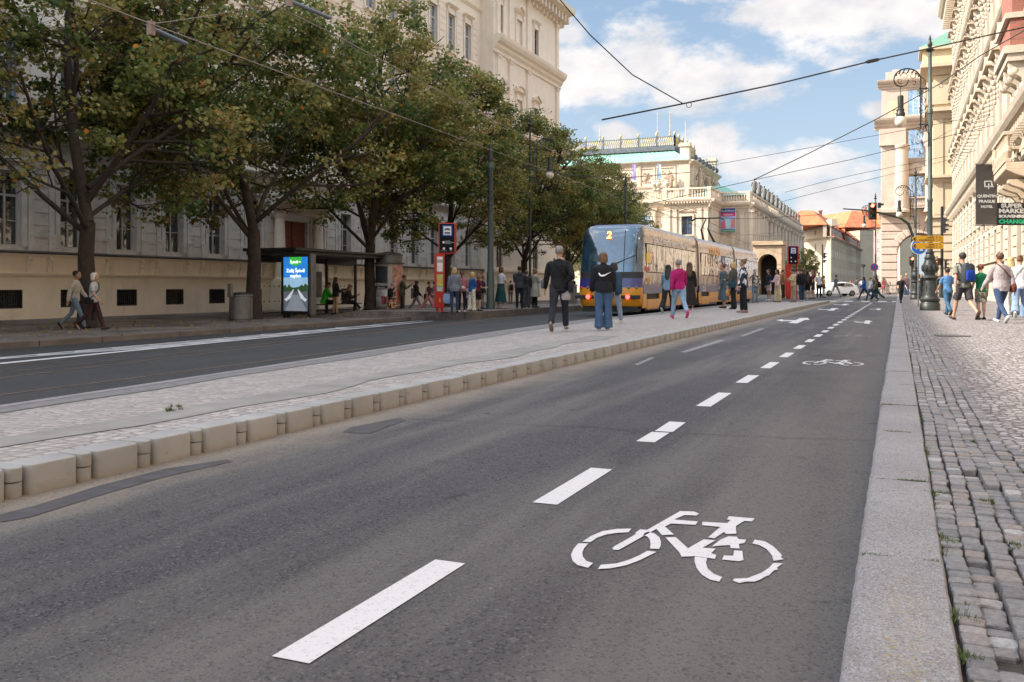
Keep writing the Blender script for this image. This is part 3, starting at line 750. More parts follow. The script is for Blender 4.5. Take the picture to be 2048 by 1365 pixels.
def surround(mb, uc, z0, w, h, t=.16, p=.09, ped=None, sill=True, v=0, cons=False):
    mb.box(uc-w/2-t, uc-w/2, v-.02, v+p, z0, z0+h); mb.box(uc+w/2, uc+w/2+t, v-.02, v+p, z0, z0+h); mb.box(uc-w/2-t, uc+w/2+t, v-.02, v+p+.004, z0+h, z0+h+t)
    if sill: mb.box(uc-w/2-t-.1, uc+w/2+t+.1, v-.02, v+p+.12, z0-.16, z0-.003)
    zt = z0+h+t
    if ped:
        mb.box(uc-w/2-t, uc+w/2+t, v-.02, v+.05, zt+.002, zt+.30)
        W = w/2+t+.16; band(mb, uc-W, uc+W, zt+.30, .17, [(.10, 0), (.20, .5), (.30, 1)], v=v)
        if cons:
            for sg in (-1, 1): mb.box(uc+sg*(w/2+t*.5)-.07, uc+sg*(w/2+t*.5)+.07, v-.02, v+.20, zt-.12, zt+.298)
        zt += .47
        if ped == 'tri':
            H = .42
            mb.prism([(uc-W, zt+.002), (uc+W, zt+.002), (uc, zt+H)], v-.02, v+.14, 'y')
            for sg in (-1, 1):
                a = (uc+sg*W, zt); b = (uc, zt+H); 
                A = [(a[0], v+.0, a[1]), (a[0], v+.30, a[1]), (a[0], v+.30, a[1]+.12), (a[0], v+.0, a[1]+.12)]; B = [(b[0], q[1], q[2]-a[1]+b[1]) for q in A]; mb.rings([A, B])
        elif ped == 'arc':
            pts = [(uc+W*math.cos(a), zt+.45*math.sin(a)) for a in np.linspace(0, PI, 11)]; mb.prism(pts, v-.02, v+.16, 'y')
            for (a, b), (c, e) in zip(pts[:-1], pts[1:]): mb.rings([[(a, v, b), (a, v+.3, b), (a, v+.3, b+.1), (a, v, b+.1)], [(c, v, e), (c, v+.3, e), (c, v+.3, e+.1), (c, v, e+.1)]])
def pilaster(mb, u, z0, z1, w=.42, p=.16, v=0, cap=True, base=True):
    mb.box(u-w/2, u+w/2, v-.02, v+p, z0+(.35 if base else 0), z1-(.4 if cap else 0))
    if base: mb.box(u-w/2-.07, u+w/2+.07, v-.02, v+p+.08, z0, z0+.35, top=.03)
    if cap:
        mb.box(u-w/2-.02, u+w/2+.02, v-.02, v+p+.03, z1-.397, z1-.3); 
        mb.prism([(u-w/2, z1-.297), (u+w/2, z1-.297), (u+w/2+.12, z1-.1), (u-w/2-.12, z1-.1)], v-.02, v+p+.07, 'y'); mb.box(u-w/2-.15, u+w/2+.15, v-.02, v+p+.12, z1-.097, z1)

def left_palace():
    X = -30.4; root = thing('palace', 'long cream and grey palace with cellar grilles behind the row of trees', 'building', (X, 30, -.2))
    F = Fac(root, (X, 0), (0, 1), (1, 0)); off = F.off
    c0 = onX(141, X)[0]; P = 2.79; YE = 65.4; ks = range(-9, 16)
    cs = [c0 + P*k for k in ks if c0 + P*k < YE - 1.0]
    ue = (onX(548, X)[0] , onX(628, X)[0])              # entrance zone
    pl = F.mb(); w = F.mb(); gr = F.mb(); mo = F.mb()
    U0, U1 = -16, YE
    # plinth with cellar windows
    cel = []
    for c in cs:
        if ue[0]-.3 < c < ue[1]+.3: continue
        dz = 0
        cel.append((c-.55, c+.55, .22, .92))
    F.wall(pl, U0, U1, -.6, 1.36, cel + [(ue[0]+.6, ue[1]-.6, -.2, 1.36)], v=.10, d=.2)
    band(pl, U0, U1, 1.36, .17, STRG, v=.06)
    F.wall(pl, U0, U1, 1.53, 2.28, [(ue[0]+.6, ue[1]-.6, 1.53, 2.28)], v=.05)
    band(pl, U0, U1, 2.18, .10, [(.08, 0), (.14, 1)], v=.05)
    for c in cs: # sunk panels between the corbels
        if ue[0]-.3 < c < ue[1]+.3: continue
        for a, b in ((c-.88, c+.62),):
            t = .035
            for q in ((a, b, 1.66, 1.70), (a, b, 2.08, 2.12), (a, a+t, 1.70, 2.08), (b-t, b, 1.70, 2.08)): pl.box(q[0], q[1], .045, .075, q[2], q[3])
    F.put(pl, 'plinth', m_cream, bevel=0)
    lg = F.mb(); band(lg, U0, U1, 2.285, .10, [(.24, 0), (.32, .5), (.30, 1)], v=.05); F.put(lg, 'ledge', m_ledge)
    # corbels: one scroll mesh, copied
    cb = MB(); cb.prism([(.0, 1.60), (.06, 1.60), (.07, 1.70), (.10, 1.86), (.17, 2.02), (.20, 2.12), (.19, 2.20), (0, 2.20)], -.07, .07, 'x')
    cb.ell((0, .19, 2.08), (.075, .05, .07), 10, 6); cb.ell((0, .13, 1.9), (.055, .05, .09), 8, 6); cbd = cb.mesh('corbel'); cbd.materials.append(m_cream)
    n = 0
    for c in cs:
        for du in (-1.08, .80):
            u = c + du
            if ue[0]-.2 < u < ue[1]+.2: continue
            o = bpy.data.objects.new('corbel', cbd); col.objects.link(o); o.parent = root; o.location = F.T @ Vector((u, .05, 0)) - off; o.rotation_euler = (0, 0, F.rz); n += 1
    # cellar grilles
    g = MB(); g.box(-.55, .55, -.03, .03, 0, .05); g.box(-.55, .55, -.03, .03, .65, .70); g.box(-.55, -.49, -.03, .03, .05, .65); g.box(.49, .55, -.03, .03, .05, .65)
    for i in range(9): x = -.42 + .84*i/8; g.box(x-.009, x+.009, -.012, .012, .05, .65)
    for z in (.14, .56): g.box(-.49, .49, -.018, -.006, z, z+.02)
    gd = g.mesh('cellar_grille'); gd.materials.append(m_iron)
    pb = MB(); pb.box(-.54, .54, -.10, -.09, 0, .7); pbd = pb.mesh('pane'); pbd.materials.append(m_glassd)
    for a, b, z0, z1 in cel:
        o = bpy.data.objects.new('cellar_grille', gd); col.objects.link(o); o.parent = root; o.location = F.T @ Vector(((a+b)/2, .07, z0)) - off; o.rotation_euler = (0, 0, F.rz)
        q = bpy.data.objects.new('pane', pbd); col.objects.link(q); q.parent = o
    # ground floor
    gops = [(c-.56, c+.56, 2.55, 5.35) for c in cs if not (ue[0]-.3 < c < ue[1]+.3)]
    F.wall(gr, U0, U1, 2.38, 6.5, gops + [(ue[0]+.6, ue[1]-.6, 2.38, 4.6)], v=0, d=.30)
    for c in cs:
        if ue[0]-.3 < c < ue[1]+.3: continue
        surround(gr, c, 2.55, 1.12, 2.8, t=.2, p=.10, ped=None, sill=False)
        gr.box(c-.95, c+.95, -.02, .2, 5.72, 5.86)
        u = c + P/2
        z = 2.42
        gr.box(u-.60, u-.32, -.02, .16, 2.4, 3.0, top=.0); gr.box(u+.32, u+.60, -.02, .16, 2.4, 3.0)
        gr.box(u-.62, u-.30, -.02, .18, 3.0, 3.06); gr.box(u+.30, u+.62, -.02, .18, 3.0, 3.06)
        gr.box(u-.58, u-.34, -.02, .09, 3.06, 5.6); gr.box(u+.34, u+.58, -.02, .09, 3.06, 5.6)
        zz = 2.42
        while zz < 6.2: gr.box(u-.315, u+.315, -.02, .06, zz, zz+.44, top=0); zz += .49
    band(gr, U0, U1, 6.45, .45, CORN)
    F.put(gr, 'ground_floor_wall', m_grey)
    for a, b, z0, z1 in gops: F.window((a+b)/2, z0, 1.12, 2.8, v=-.2, gm=m_glassd)
    # upper storeys
    rows = [(7.85, 2.6, 'tri', 12.2), (13.3, 2.75, 'arc', 17.4), (18.35, 2.75, 'flat', 22.6)]
    ops = [(c-.55, c+.55, z, z+h) for z, h, _, _ in rows for c in cs]
    F.wall(w, U0, U1, 6.9, 25.2, ops, v=0, d=.28)
    for c in cs:
        for z, h, pd, _ in rows: surround(w, c, z, 1.1, h, t=.17, p=.10, ped=pd, cons=True)
        zz = 7.1; u0, u1 = c + .95, c + P - .95
        while zz < 22.4:
            if not any(abs(zz - q[3]) < .6 for q in rows): w.box(u0, u1, -.02, .035, zz, zz+.46)
            zz += .5
    for z, h, _, zs in rows[:2]: band(w, U0, U1, zs - .1, .38, STRG)
    band(w, U0, U1, 22.6, .3, STRG); band(w, U0, U1, 24.3, .9, [(a*1.8, f) for a, f in CORN])
    F.put(w, 'upper_wall', m_cream2)
    for r, (z, h, _, _) in enumerate(rows):
        for c in cs: F.window(c, z, 1.1, h, v=-.17)
    # body behind, roof, end walls
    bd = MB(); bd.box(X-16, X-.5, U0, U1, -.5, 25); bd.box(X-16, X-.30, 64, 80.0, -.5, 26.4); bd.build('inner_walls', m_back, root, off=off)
    rf = MB(); rf.prism([(X-16.5, 25.1), (X-.1, 25.25), (X-8, 29)], U0, 65, 'y'); rf.prism([(X-16.5, 26.9), (X+1.4, 27.0), (X-8, 31)], 65, 80.6, 'y'); rf.build('roof', M('roof_tile_brown', (.10, .07, .055), .8, .3, 3), root, off=off)
    # corner pavilion
    V = 1.15; F2 = Fac(root, (X+V, 0), (0, 1), (1, 0)); t = F2.mb(); ta, tb = 65.2, 80.0
    cu = [onX(x, X+V)[0] for x in (999, 1037.5, 1071)]
    top_ops = [(cu[0]-.5, cu[0]+.5, 21.2, 23.5), (cu[2]-.5, cu[2]+.5, 21.2, 23.5), (cu[0]-.55, cu[0]+.55, 14.3, 16.6), (cu[2]-.55, cu[2]+.55, 14.3, 16.6), (cu[0]-.6, cu[0]+.6, 8.0, 10.5), (cu[2]-.6, cu[2]+.6, 8.0, 10.5), (cu[0]-.6, cu[0]+.6, 2.55, 5.0), (cu[2]-.6, cu[2]+.6, 2.55, 5.0)]
    niche = [(cu[1]-.6, cu[1]+.6, 21.0, 23.3), (cu[1]-.6, cu[1]+.6, 14.1, 16.6)]
    F2.wall(t, ta, tb, -.6, 26.2, top_ops + niche, d=.25)
    for n_ in niche: t.face([(n_[0], -.12, n_[2]), (n_[1], -.12, n_[2]), (n_[1], -.12, n_[3]), (n_[0], -.12, n_[3])])
    t.face([(ta, 0, -.6), (ta, -V-.1, -.6), (ta, -V-.1, 26.2), (ta, 0, 26.2)]); t.face([(tb, 0, -.6), (tb, -16, -.6), (tb, -16, 26.2), (tb, 0, 26.2)])
    pa = [ta+.7, (cu[0]+cu[1])/2, (cu[1]+cu[2])/2, tb-.6]
    for u in pa: pilaster(t, u, 20.9, 25.3, .55, .17); pilaster(t, u, 13.9, 19.5, .6, .2); pilaster(t, u, 7.2, 12.6, .6, .2)
    for i, c in enumerate(cu):
        surround(t, c, 21.2 if i != 1 else 21.0, 1.0 if i != 1 else 1.2, 2.3, t=.2, p=.11, ped='tri' if i == 1 else 'flat', cons=True)
        surround(t, c, 14.3 if i != 1 else 14.1, 1.1 if i != 1 else 1.2, 2.3 if i != 1 else 2.5, t=.2, p=.11, ped='tri' if i != 1 else 'arc', cons=True)
        surround(t, c, 8.0, 1.2, 2.5, t=.2, p=.11, ped='flat')
    band(t, ta-.3, tb+.35, 12.6, 1.1, [(a*1.6, f) for a, f in CORN]); band(t, ta-.25, tb+.3, 19.5, 1.3, [(a*1.7, f) for a, f in CORN]); band(t, ta-.1, tb+.1, 5.9, .7, CORN)
    band(t, ta-.3, tb+.9, 26.15, .75, [(.35, 0), (.9, .3), (1.3, .45), (1.4, 1)])
    u = ta
    while u < tb + .5: t.box(u-.14, u+.14, -.02, .85, 25.6, 26.2, top=.0); t.box(u-.13, u+.13, -.02, .35, 25.3, 25.598); u += .85
    t.box(ta, tb, -.02, .12, 1.2, 1.5); t.box(ta, tb, -.02, .2, 2.2, 2.4)
    F2.put(t, 'pavilion_wall', m_cream2)
    for a, b, z0, z1 in top_ops: F2.window((a+b)/2, z0, b-a, z1-z0, v=-.15, fm=m_fbrown, gm=m_glassd)
    # balcony
    bl = F2.mb(); c = cu[0]; bl.box(c-1.3, c+1.3, 0, .9, 12.98+.75, 13.88+.05); 
    bl.box(c-1.3, c+1.3, .78, .92, 14.75, 14.9)
    for i in range(13): x = c-1.2+2.4*i/12; bl.lathe([(.05, 0), (.08, .12), (.09, .25), (.04, .5), (.06, .82)], (x, .85, 13.93), 8)
    F2.put(bl, 'balcony', m_cream2)
    # entrance portal
    d = F.mb(); a, b = ue[0]+.6, ue[1]-.6
    for u in (ue[0]+.05, ue[1]-.05):
        d.box(u-.5, u+.5, -.02, .75, -.25, 1.3); d.box(u-.42, u+.42, 0, .68, 1.3, 1.42)
        d.lathe([(.36, 0), (.30, .12), (.31, 1.4), (.26, 3.2), (.34, 3.35), (.36, 3.5)], (u, .32, 1.42), 18)
    band(d, ue[0]-.55, ue[1]+.55, 4.92, .75, [(q*2, f) for q, f in CORN], v=.3)
    F.put(d, 'portal', m_cream)
    dr = F.mb(); dr.box(a, b, -.28, -.2, -.2, 4.6)
    for i in range(2):
        x0 = a + (b-a)/2*i + .12; x1 = a + (b-a)/2*(i+1) - .12
        for z0, z1 in ((.1, 1.1), (1.3, 2.6), (2.8, 3.6)): dr.box(x0, x1, -.2, -.16, z0, z1, top=.0)
    dr.box((a+b)/2-.03, (a+b)/2+.03, -.2, -.14, -.2, 4.6); F.put(dr, 'door', m_door, bevel=.01)
    tp = F.mb(); tp.box(ue[1]+.75, ue[1]+.95, -.02, .06, 3.1, 3.35); F.put(tp, 'number_plate', M('number_plate_blue', (.02, .04, .16), .4))
left_palace()

# ---------------- concert hall ----------------
m_sand = M('sandstone', (.60, .49, .365), .8, .10, .5, .004, 8, dirt=((.40, .30, .21), .9, .53, .7, .2))
m_sandd = M('sandstone_ornament', (.42, .31, .21), .85, .25, .8, .01, 6)
m_copper = M('green_copper', (.20, .38, .29), .6, .18, .3, dirt=((.13, .28, .22), .25, .5, .6))
m_statue = M('bronze_statue', (.12, .10, .075), .6, .3, 2)
m_gild = M('gilded_ironwork', (.50, .37, .17), .5, .3, 3)
m_slate = M('dark_cresting', (.09, .10, .11), .6, .3, 2)
def statue(parent, off, p, h, mat=None, rz=0):
    mb = MB(Matrix.Translation(Vector(p) - off) @ Matrix.Rotation(rz, 4, 'Z')); k = h/1.9
    mb.tube([(0, 0, 0), (0, 0, .5*k), (.05*k, 0, 1.0*k), (0, 0, 1.45*k), (0, 0, 1.58*k)], [.26*k, .24*k, .2*k, .22*k, .07*k], 8)
    mb.ell((.02, 0, 1.75*k), (.11*k, .12*k, .15*k), 8, 6); mb.tube([(.2*k, 0, 1.45*k), (.36*k, .1*k, 1.2*k), (.22*k, .22*k, 1.0*k)], [.07*k, .06*k, .04*k], 6); mb.tube([(-.2*k, 0, 1.45*k), (-.33*k, .05*k, 1.15*k), (-.3*k, .15*k, .9*k)], [.07*k, .06*k, .04*k], 6)
    mb.box(-.3*k, .3*k, -.3*k, .3*k, -.15*k, .02)
    return mb.build('statue', mat or m_statue, parent, smooth=True)
def urn(parent, off, p, h, mat):
    mb = MB(); mb.lathe([(.22*h, 0), (.12*h, .1*h), (.1*h, .2*h), (.3*h, .45*h), (.34*h, .65*h), (.18*h, .8*h), (.26*h, .88*h), (.05*h, 1.0*h)], Vector(p) - off, 12)
    return mb.build('urn', mat, parent, smooth='auto')
def balustrade(mb, u0, u1, z, h, v, step=.42, post=3.2):
    mb.box(u0, u1, v-.22, v+.08, z, z+h*.18); mb.box(u0, u1, v-.24, v+.10, z+h*.86, z+h)
    n = max(1, round((u1-u0)/post)); 
    for i in range(n+1):
        u = u0 + (u1-u0)*i/n; mb.box(u-.28, u+.28, v-.26, v+.12, z, z+h+.06)
    u = u0 + .5
    while u < u1 - .3: mb.lathe([(.07, 0), (.13, h*.2), (.06, h*.45), (.08, h*.68)], (u, v-.07, z+h*.18), 6); u += step
def concert_hall():
    s0 = 141.0
    xa, za = onY(1180, s0); xb, Z2 = onY(1331, s0); xc, Z3 = onY(1419, s0)
    root = thing('concert_hall', 'sandstone concert hall with green copper roof, balustrades and statues behind the tram', 'building', (xc, s0, 0)); off = root.location.copy()
    ZC = zpx(398, Z3); ZB = zpx(373, Z3)                # cornice, balustrade
    F = Fac(root, (0, s0), (1, 0), (0, -1)); w = F.mb(); o = F.mb()
    # recessed arcade wing (left) and pavilion
    FL = Fac(root, (0, s0+1.6), (1, 0), (0, -1)); wl = FL.mb(); ol = FL.mb()
    arches = [onY(x, s0+1.6)[0] for x in (1203, 1246, 1289)]
    zt, zb = zpx(432, za), zpx(520, za)
    ops = [(c-1.05, c+1.05, zb, zt-1.0) for c in arches] + [(c-1.05, c+1.05, 1.0, 3.6) for c in arches]
    FL.wall(wl, xa-30, xb+.5, 0, ZC, ops, d=.5)
    for c in arches:
        # arched heads
        n = 12; P_ = [(c+1.05*math.cos(a), zt-1.0+1.05*math.sin(a)) for a in np.linspace(0, PI, n)]
        ol.rings([[(c+r*math.cos(a), .02 + q, zt-1.0+r*math.sin(a)) for r, q in ((1.05, 0), (1.05, .16), (1.32, .16), (1.32, 0))] for a in np.linspace(0, PI, n)])
        g = FL.mb(); g.face([(c-1.05, .01, zb)] + [(c+1.05, .01, zb)] + [(x, .01, z) for x, z in P_]); 
        wdw = FL.put(g, 'window', m_glass)
        fr = FL.mb(); fr.box(c-.06, c+.06, .012, .06, zb, zt); fr.box(c-1.05, c+1.05, .012, .07, zt-1.08, zt-.94)
        fr2 = FL.put(fr, 'window_frame', m_fbrown)
        for sg in (-1, 1): ol.tube([(c+sg*1.75, .25, zb-.3), (c+sg*1.75, .25, zt+.6)], .26, 10); ol.box(c+sg*1.75-.38, c+sg*1.75+.38, 0, .6, zt+.6, zt+1.0)
    FL.put(wl, 'wing_wall', m_sand)
    uu = xa - 6
    while uu < xb: ol.box(uu-.09, uu+.09, .3, .6, ZC-.62, ZC-.40); uu += .45
    band(ol, xa-30, xb-.1, ZC-1.3, 1.3, [(a*2, f) for a, f in CORN]); balustrade(ol, xa-8, xb-.3, ZC, ZB-ZC-.1, .3)
    FL.put(ol, 'wing_cornice', m_sand)
    # pavilion face with the pedimented window
    pw = onY(1374, s0)[0]; Zw = onY(1374, s0)[1]
    wz0, wz1 = zpx(470, Zw), zpx(433, Zw)
    F.wall(w, xb, xc, 0, ZC, [(pw-.85, pw+.85, wz0, wz1), (pw-.85, pw+.85, 1.6, 4.4)], d=.5)
    w.face([(xb, 0, 0), (xb, -1.7, 0), (xb, -1.7, ZC), (xb, 0, ZC)])
    F.put(w, 'pavilion_wall', m_sand); F.window(pw, wz0, 1.7, wz1-wz0, v=-.3, fm=m_fbrown, gm=m_glass); F.window(pw, 1.6, 1.7, 2.8, v=-.3, fm=m_fbrown, gm=m_glass)
    surround(o, pw, wz0, 1.7, wz1-wz0, t=.28, p=.16, ped='tri')
    for u in (xb+.5, xb+1.5, xc-1.5, xc-.5): pilaster(o, u, 6.0, ZC-1.4, .62, .22)
    band(o, xb-.2, xc+.2, ZC-1.3, 1.3, [(a*2, f) for a, f in CORN]); balustrade(o, xb, xc, ZC, ZB-ZC-.1, .3)
    uu = xb
    while uu < xc + .6: o.box(uu-.09, uu+.09, .5, .85, ZC-.62, ZC-.40); uu += .45
    band(o, xb-.05, xc+.05, 5.2, .6, STRG)
    F.put(o, 'pavilion_cornice', m_sand)
    # return wall of the pavilion (in its own shade), set-back bay with the banner
    s1 = onX(1440, xc)[0]
    FR = Fac(root, (xc, 0), (0, 1), (1, 0)); r = FR.mb(); r.face([(s0, 0, 0), (s1, 0, 0), (s1, 0, ZC), (s0, 0, ZC)])
    pilaster(r, s0+.6, 6, ZC-1.4, .62, .22); band(r, s0-.6, s1+.1, ZC-1.3, 1.3, [(a*2, f) for a, f in CORN]); balustrade(r, s0, s1, ZC, ZB-ZC-.1, .3)
    FR.put(r, 'side_wall', m_sand)
    xd = onY(1497, s1)[0]; FB = Fac(root, (0, s1), (1, 0), (0, -1)); b_ = FB.mb()
    b_.face([(xc, 0, 0), (xd, 0, 0), (xd, 0, ZC), (xc, 0, ZC)])
    for u in (xd-1.0, xd-2.4): pilaster(b_, u, 6.0, ZC-1.4, .7, .25)
    band(b_, xc, xd+.3, ZC-1.3, 1.3, [(a*2, f) for a, f in CORN]); balustrade(b_, xc+.1, xd, ZC, ZB-ZC-.1, .3); FB.put(b_, 'bay_wall', m_sand)
    # long street front running away, with engaged columns
    s2 = onX(1602, xd)[0]; FS = Fac(root, (xd, 0), (0, 1), (1, 0)); q = FS.mb()
    n = 14; pp = (s2 - s1) / n; ops = [(s1+pp*(i+.5)-1.3, s1+pp*(i+.5)+1.3, 7.5, 12.0) for i in range(2, n)] + [(s1+pp*(i+.5)-1.3, s1+pp*(i+.5)+1.3, 1.5, 4.6) for i in range(0, n)]
    FS.wall(q, s1, s2, 0, ZC, ops, d=.6)
    for i in range(n+1):
        u = s1 + pp*i; q.tube([(u, .35, 6), (u, .35, ZC-1.6)], .42, 10); q.box(u-.55, u+.55, 0, .9, ZC-1.6, ZC-1.1)
        if i < 3:
            for k in (1, 2): q.tube([(u+pp*k/3, .35, 6), (u+pp*k/3, .35, ZC-1.6)], .38, 10)
    for i in range(2, n): surround(q, s1+pp*(i+.5), 7.5, 2.6, 4.5, t=.35, p=.2, ped='arc')
    band(q, s1-.3, s2, ZC-1.3, 1.3, [(a*2.2, f) for a, f in CORN]); balustrade(q, s1, s2, ZC, ZB-ZC-.1, .3, step=.9, post=pp); FS.put(q, 'street_front', m_sand)
    for i in range(2, n): FS.window(s1+pp*(i+.5), 7.5, 2.6, 4.5, v=-.35, fm=m_fbrown, gm=m_glassd)
    for i in range(1, n): statue(root, off, (xd-.0, s1+pp*i+rng.uniform(-.6, .6), ZB+.1), 2.6 if i < 7 else 2.2)
    # attic storey
    sa = s0 + 4; ya, Zt = onY(1150, sa); yb, Zt2 = onY(1380, sa); AT = zpx(320, Zt2)
    FA = Fac(root, (0, sa), (1, 0), (0, -1)); a = FA.mb(); a.face([(ya-20, 0, ZC-2), (yb, 0, ZC-2), (yb, 0, AT), (ya-20, 0, AT)])
    band(a, ya-20, yb+.2, AT-.7, .7, [(x*1.6, f) for x, f in CORN]); band(a, ya-20, yb, ZB+.3, .5, STRG)
    pan = [onY(x, sa)[0] for x in (1256, 1292, 1333)]
    for c in pan:
        for q4 in ((c-1.5, c+1.5, AT-4.1, AT-3.9), (c-1.5, c+1.5, AT-1.1, AT-.9), (c-1.5, c-1.3, AT-3.9, AT-1.1), (c+1.3, c+1.5, AT-3.9, AT-1.1)): a.box(q4[0], q4[1], -.02, .14, q4[2], q4[3])
        pilaster(a, c+1.95, ZB+.8, AT-.7, .4, .14)
    a.box(yb-1.7, yb, -.02, .28, ZB+.3, AT-.75); FA.put(a, 'attic_wall', m_sand)
    for c in pan:
        orn = FA.mb(); r3 = random.Random(int(c*10))
        for k in range(26):
            an = r3.uniform(0, 2*PI); rr = r3.uniform(.2, 1.1); orn.ell((c+rr*math.cos(an), .05, AT-2.5+rr*math.sin(an)*1.05), (r3.uniform(.06, .2), .07, r3.uniform(.06, .2)), 6, 4)
        orn.ell((c, .08, AT-2.5), (.38, .12, .45), 10, 6); FA.put(orn, 'relief_pattern', m_sandd)['kind'] = 'stuff'
    FC = Fac(root, (yb, 0), (0, 1), (1, 0)); c_ = FC.mb(); s3 = onX(1436, yb)[0]; c_.face([(sa, 0, ZC-2), (s3, 0, ZC-2), (s3, 0, AT), (sa, 0, AT)]); band(c_, sa-.5, s3, AT-.7, .7, [(x*1.6, f) for x, f in CORN])
    for i in range(4): u = sa + 1 + (s3-sa-1)*i/4; pilaster(c_, u, ZB+.8, AT-.7, .8, .3)
    FC.put(c_, 'attic_side_wall', m_sand)
    for i in range(3): statue(root, off, (yb+.9, sa+3.5+(s3-sa-4)*i/3, ZB+.2), 3.6, m_sandd)
    for px in (1344,): statue(root, off, (onY(px, sa)[0], sa-1.0, ZB-.1), 3.0, m_sandd)
    for i in range(7): urn(root, off, (yb+.3, sa+3+(s3-sa-3)*i/7, AT), 1.2, m_slate)
    for px in (1180, 1262, 1268, 1308, 1316, 1333): urn(root, off, (onY(px, s0+1)[0], s0+1.2, ZB-.05), 1.5, m_sand)
    # hipped copper roof and crest railing
    rf = MB(); zr = zpx(300, Zt2); e0 = (yb-.3, sa+.2, AT); 
    t0 = onY(1345, sa+5)[0]; base = [(ya-20, sa, AT), (yb-.2, sa, AT), (yb-.2, s3, AT), (ya-20, s3, AT)]
    topz = AT + 2.4; topp = [(ya-17, sa+5, topz), (t0, sa+5, topz), (t0, s3-3, topz), (ya-17, s3-3, topz)]
    rf.rings([base, topp]); k = ya - 15
    rfo = rf.build('roof', m_copper, root, off=off)
    sm = MB()
    for i in range(46):
        t = i/45; A = Vector(base[0]).lerp(Vector(base[1]), t); B = Vector(topp[0]).lerp(Vector(topp[1]), t); sm.tube([A+Vector((0, -.02, .03)), B+Vector((0, -.02, .03))], .05, 4)
    sm.build('roof_seam', m_copper, rfo, off=(0, 0, 0)).location = -off
    cr = MB(); cr.box(ya-18, t0+.5, sa+4.4, s3-2.6, topz, topz+.7); cr.build('roof_platform', m_slate, root, off=off)
    rl = MB(); zz = topz + .7
    for (x0, y0, x1, y1) in ((ya-18, sa+4.5, t0+.5, sa+4.5), (t0+.5, sa+4.5, t0+.5, s3-3)):
        d = Vector((x1-x0, y1-y0, 0)); L_ = d.length; d.normalize(); n_ = int(L_/3.1)
        for h in (.12, 1.55): rl.tube([(x0, y0, zz+h), (x1, y1, zz+h)], .07, 4)
        for i in range(n_+1): p = Vector((x1, y1, 0)) - d*3.1*i if x0 != x1 else Vector((x0, y0, 0)) + d*3.1*i; rl.box(p.x-.11, p.x+.11, p.y-.11, p.y+.11, zz, zz+1.8)
    rl.build('crest_railing', m_slate, root, off=off)
    gl = MB(); 
    for (x0, y0, x1, y1) in ((ya-18, sa+4.52, t0+.5, sa+4.52), (t0+.48, sa+4.5, t0+.48, s3-3)):
        d = Vector((x1-x0, y1-y0, 0)); L_ = d.length; d.normalize(); n_ = int(L_/.38)
        for i in range(n_):
            p = Vector((x0, y0, zz)) + d*(.38*i+.2); gl.tube([p+Vector((0, 0, .1)), p+d*.16+Vector((0, 0, .5)), p-d*.12+Vector((0, 0, .95)), p+d*.1+Vector((0, 0, 1.5))], .095, 4)
        for i in range(int(L_/3.1)+1): p = Vector((x1, y1, 0)) - d*3.1*i if x0 != x1 else Vector((x0, y0, 0)) + d*3.1*i; gl.ell((p.x, p.y, zz+2.1), (.2, .2, .34), 8, 6)
    gl.build('gilded_tracery', m_gild, root, off=off)
    for px, yb0, hh in ((1371, 318, 28), (1424, 341, 18)):
        X_, Zc = onY(px, sa+2) if px < 1400 else (yb-.5, onX(px, yb-.5)[1]); Y_ = sa+2 if px < 1400 else onX(px, yb-.5)[0]
        z0 = AT-.2; ch = MB(); h = 2.6; ch.box(X_-.75, X_+.75, Y_-.75, Y_+.75, z0, z0+h); ch.box(X_-.95, X_+.95, Y_-.95, Y_+.95, z0+h, z0+h+.35); ch.box(X_-.8, X_+.8, Y_-.8, Y_+.8, z0+h+.35, z0+h+.6); ch.tube([(X_, Y_, z0+h+.6), (X_, Y_, z0+h+4.2)], .03, 5); ch.build('chimney', m_sand, root, off=off)
    for px in (1316, 1341, 1201):
        X_ = onY(px, sa+5)[0]; p = MB(); p.tube([(X_, sa+4.6, topz+2), (X_, sa+4.6, topz+6.5 if px != 1201 else topz+5)], .05, 5); p.lathe([(.05, 0), (.2, .3), (.08, .6), (.15, .9), (.03, 1.2)], (X_, sa+4.6, topz+2.2), 8); p.build('lightning_rod', m_gild, root, off=off)
    # far pavilion roofs seen above the street front
    for (px0, px1, ph, pt) in ((1500, 1530, 390, 372), (1555, 1600, 415, 400)):
        y0 = onX(px0, xd)[0]; y1 = onX(px1, xd)[0]; zc = onX(px0, xd)[1]
        b2 = MB(); b2.box(xd-14, xd-1.2, y0, y1, ZC-1, zpx(ph, zc)); b2.build('attic_wall', m_sand, root, off=off)
        b3 = MB(); zb_ = zpx(ph, zc)+.003; b3.rings([[(xd-14.4, y0-.4, zb_), (xd-.8, y0-.4, zb_), (xd-.8, y1, zb_), (xd-14.4, y1, zb_)], [(xd-10, y0+3, zb_+2), (xd-5, y0+3, zb_+2), (xd-5, y1-3, zb_+2), (xd-10, y1-3, zb_+2)]]); b3.build('roof', m_copper, root, off=off)
    # solid core
    core = MB(); core.box(xa-30, xc-.7, s0+2.2, s2, -.5, ZC-.1); core.box(xc-.8, xd-.7, s1+.7, s2-1, -.5, ZC-.12); core.box(ya-20, yb-.5, sa+.4, s3, ZC-.1, AT-.05); core.build('inner_walls', m_back, root, off=off)
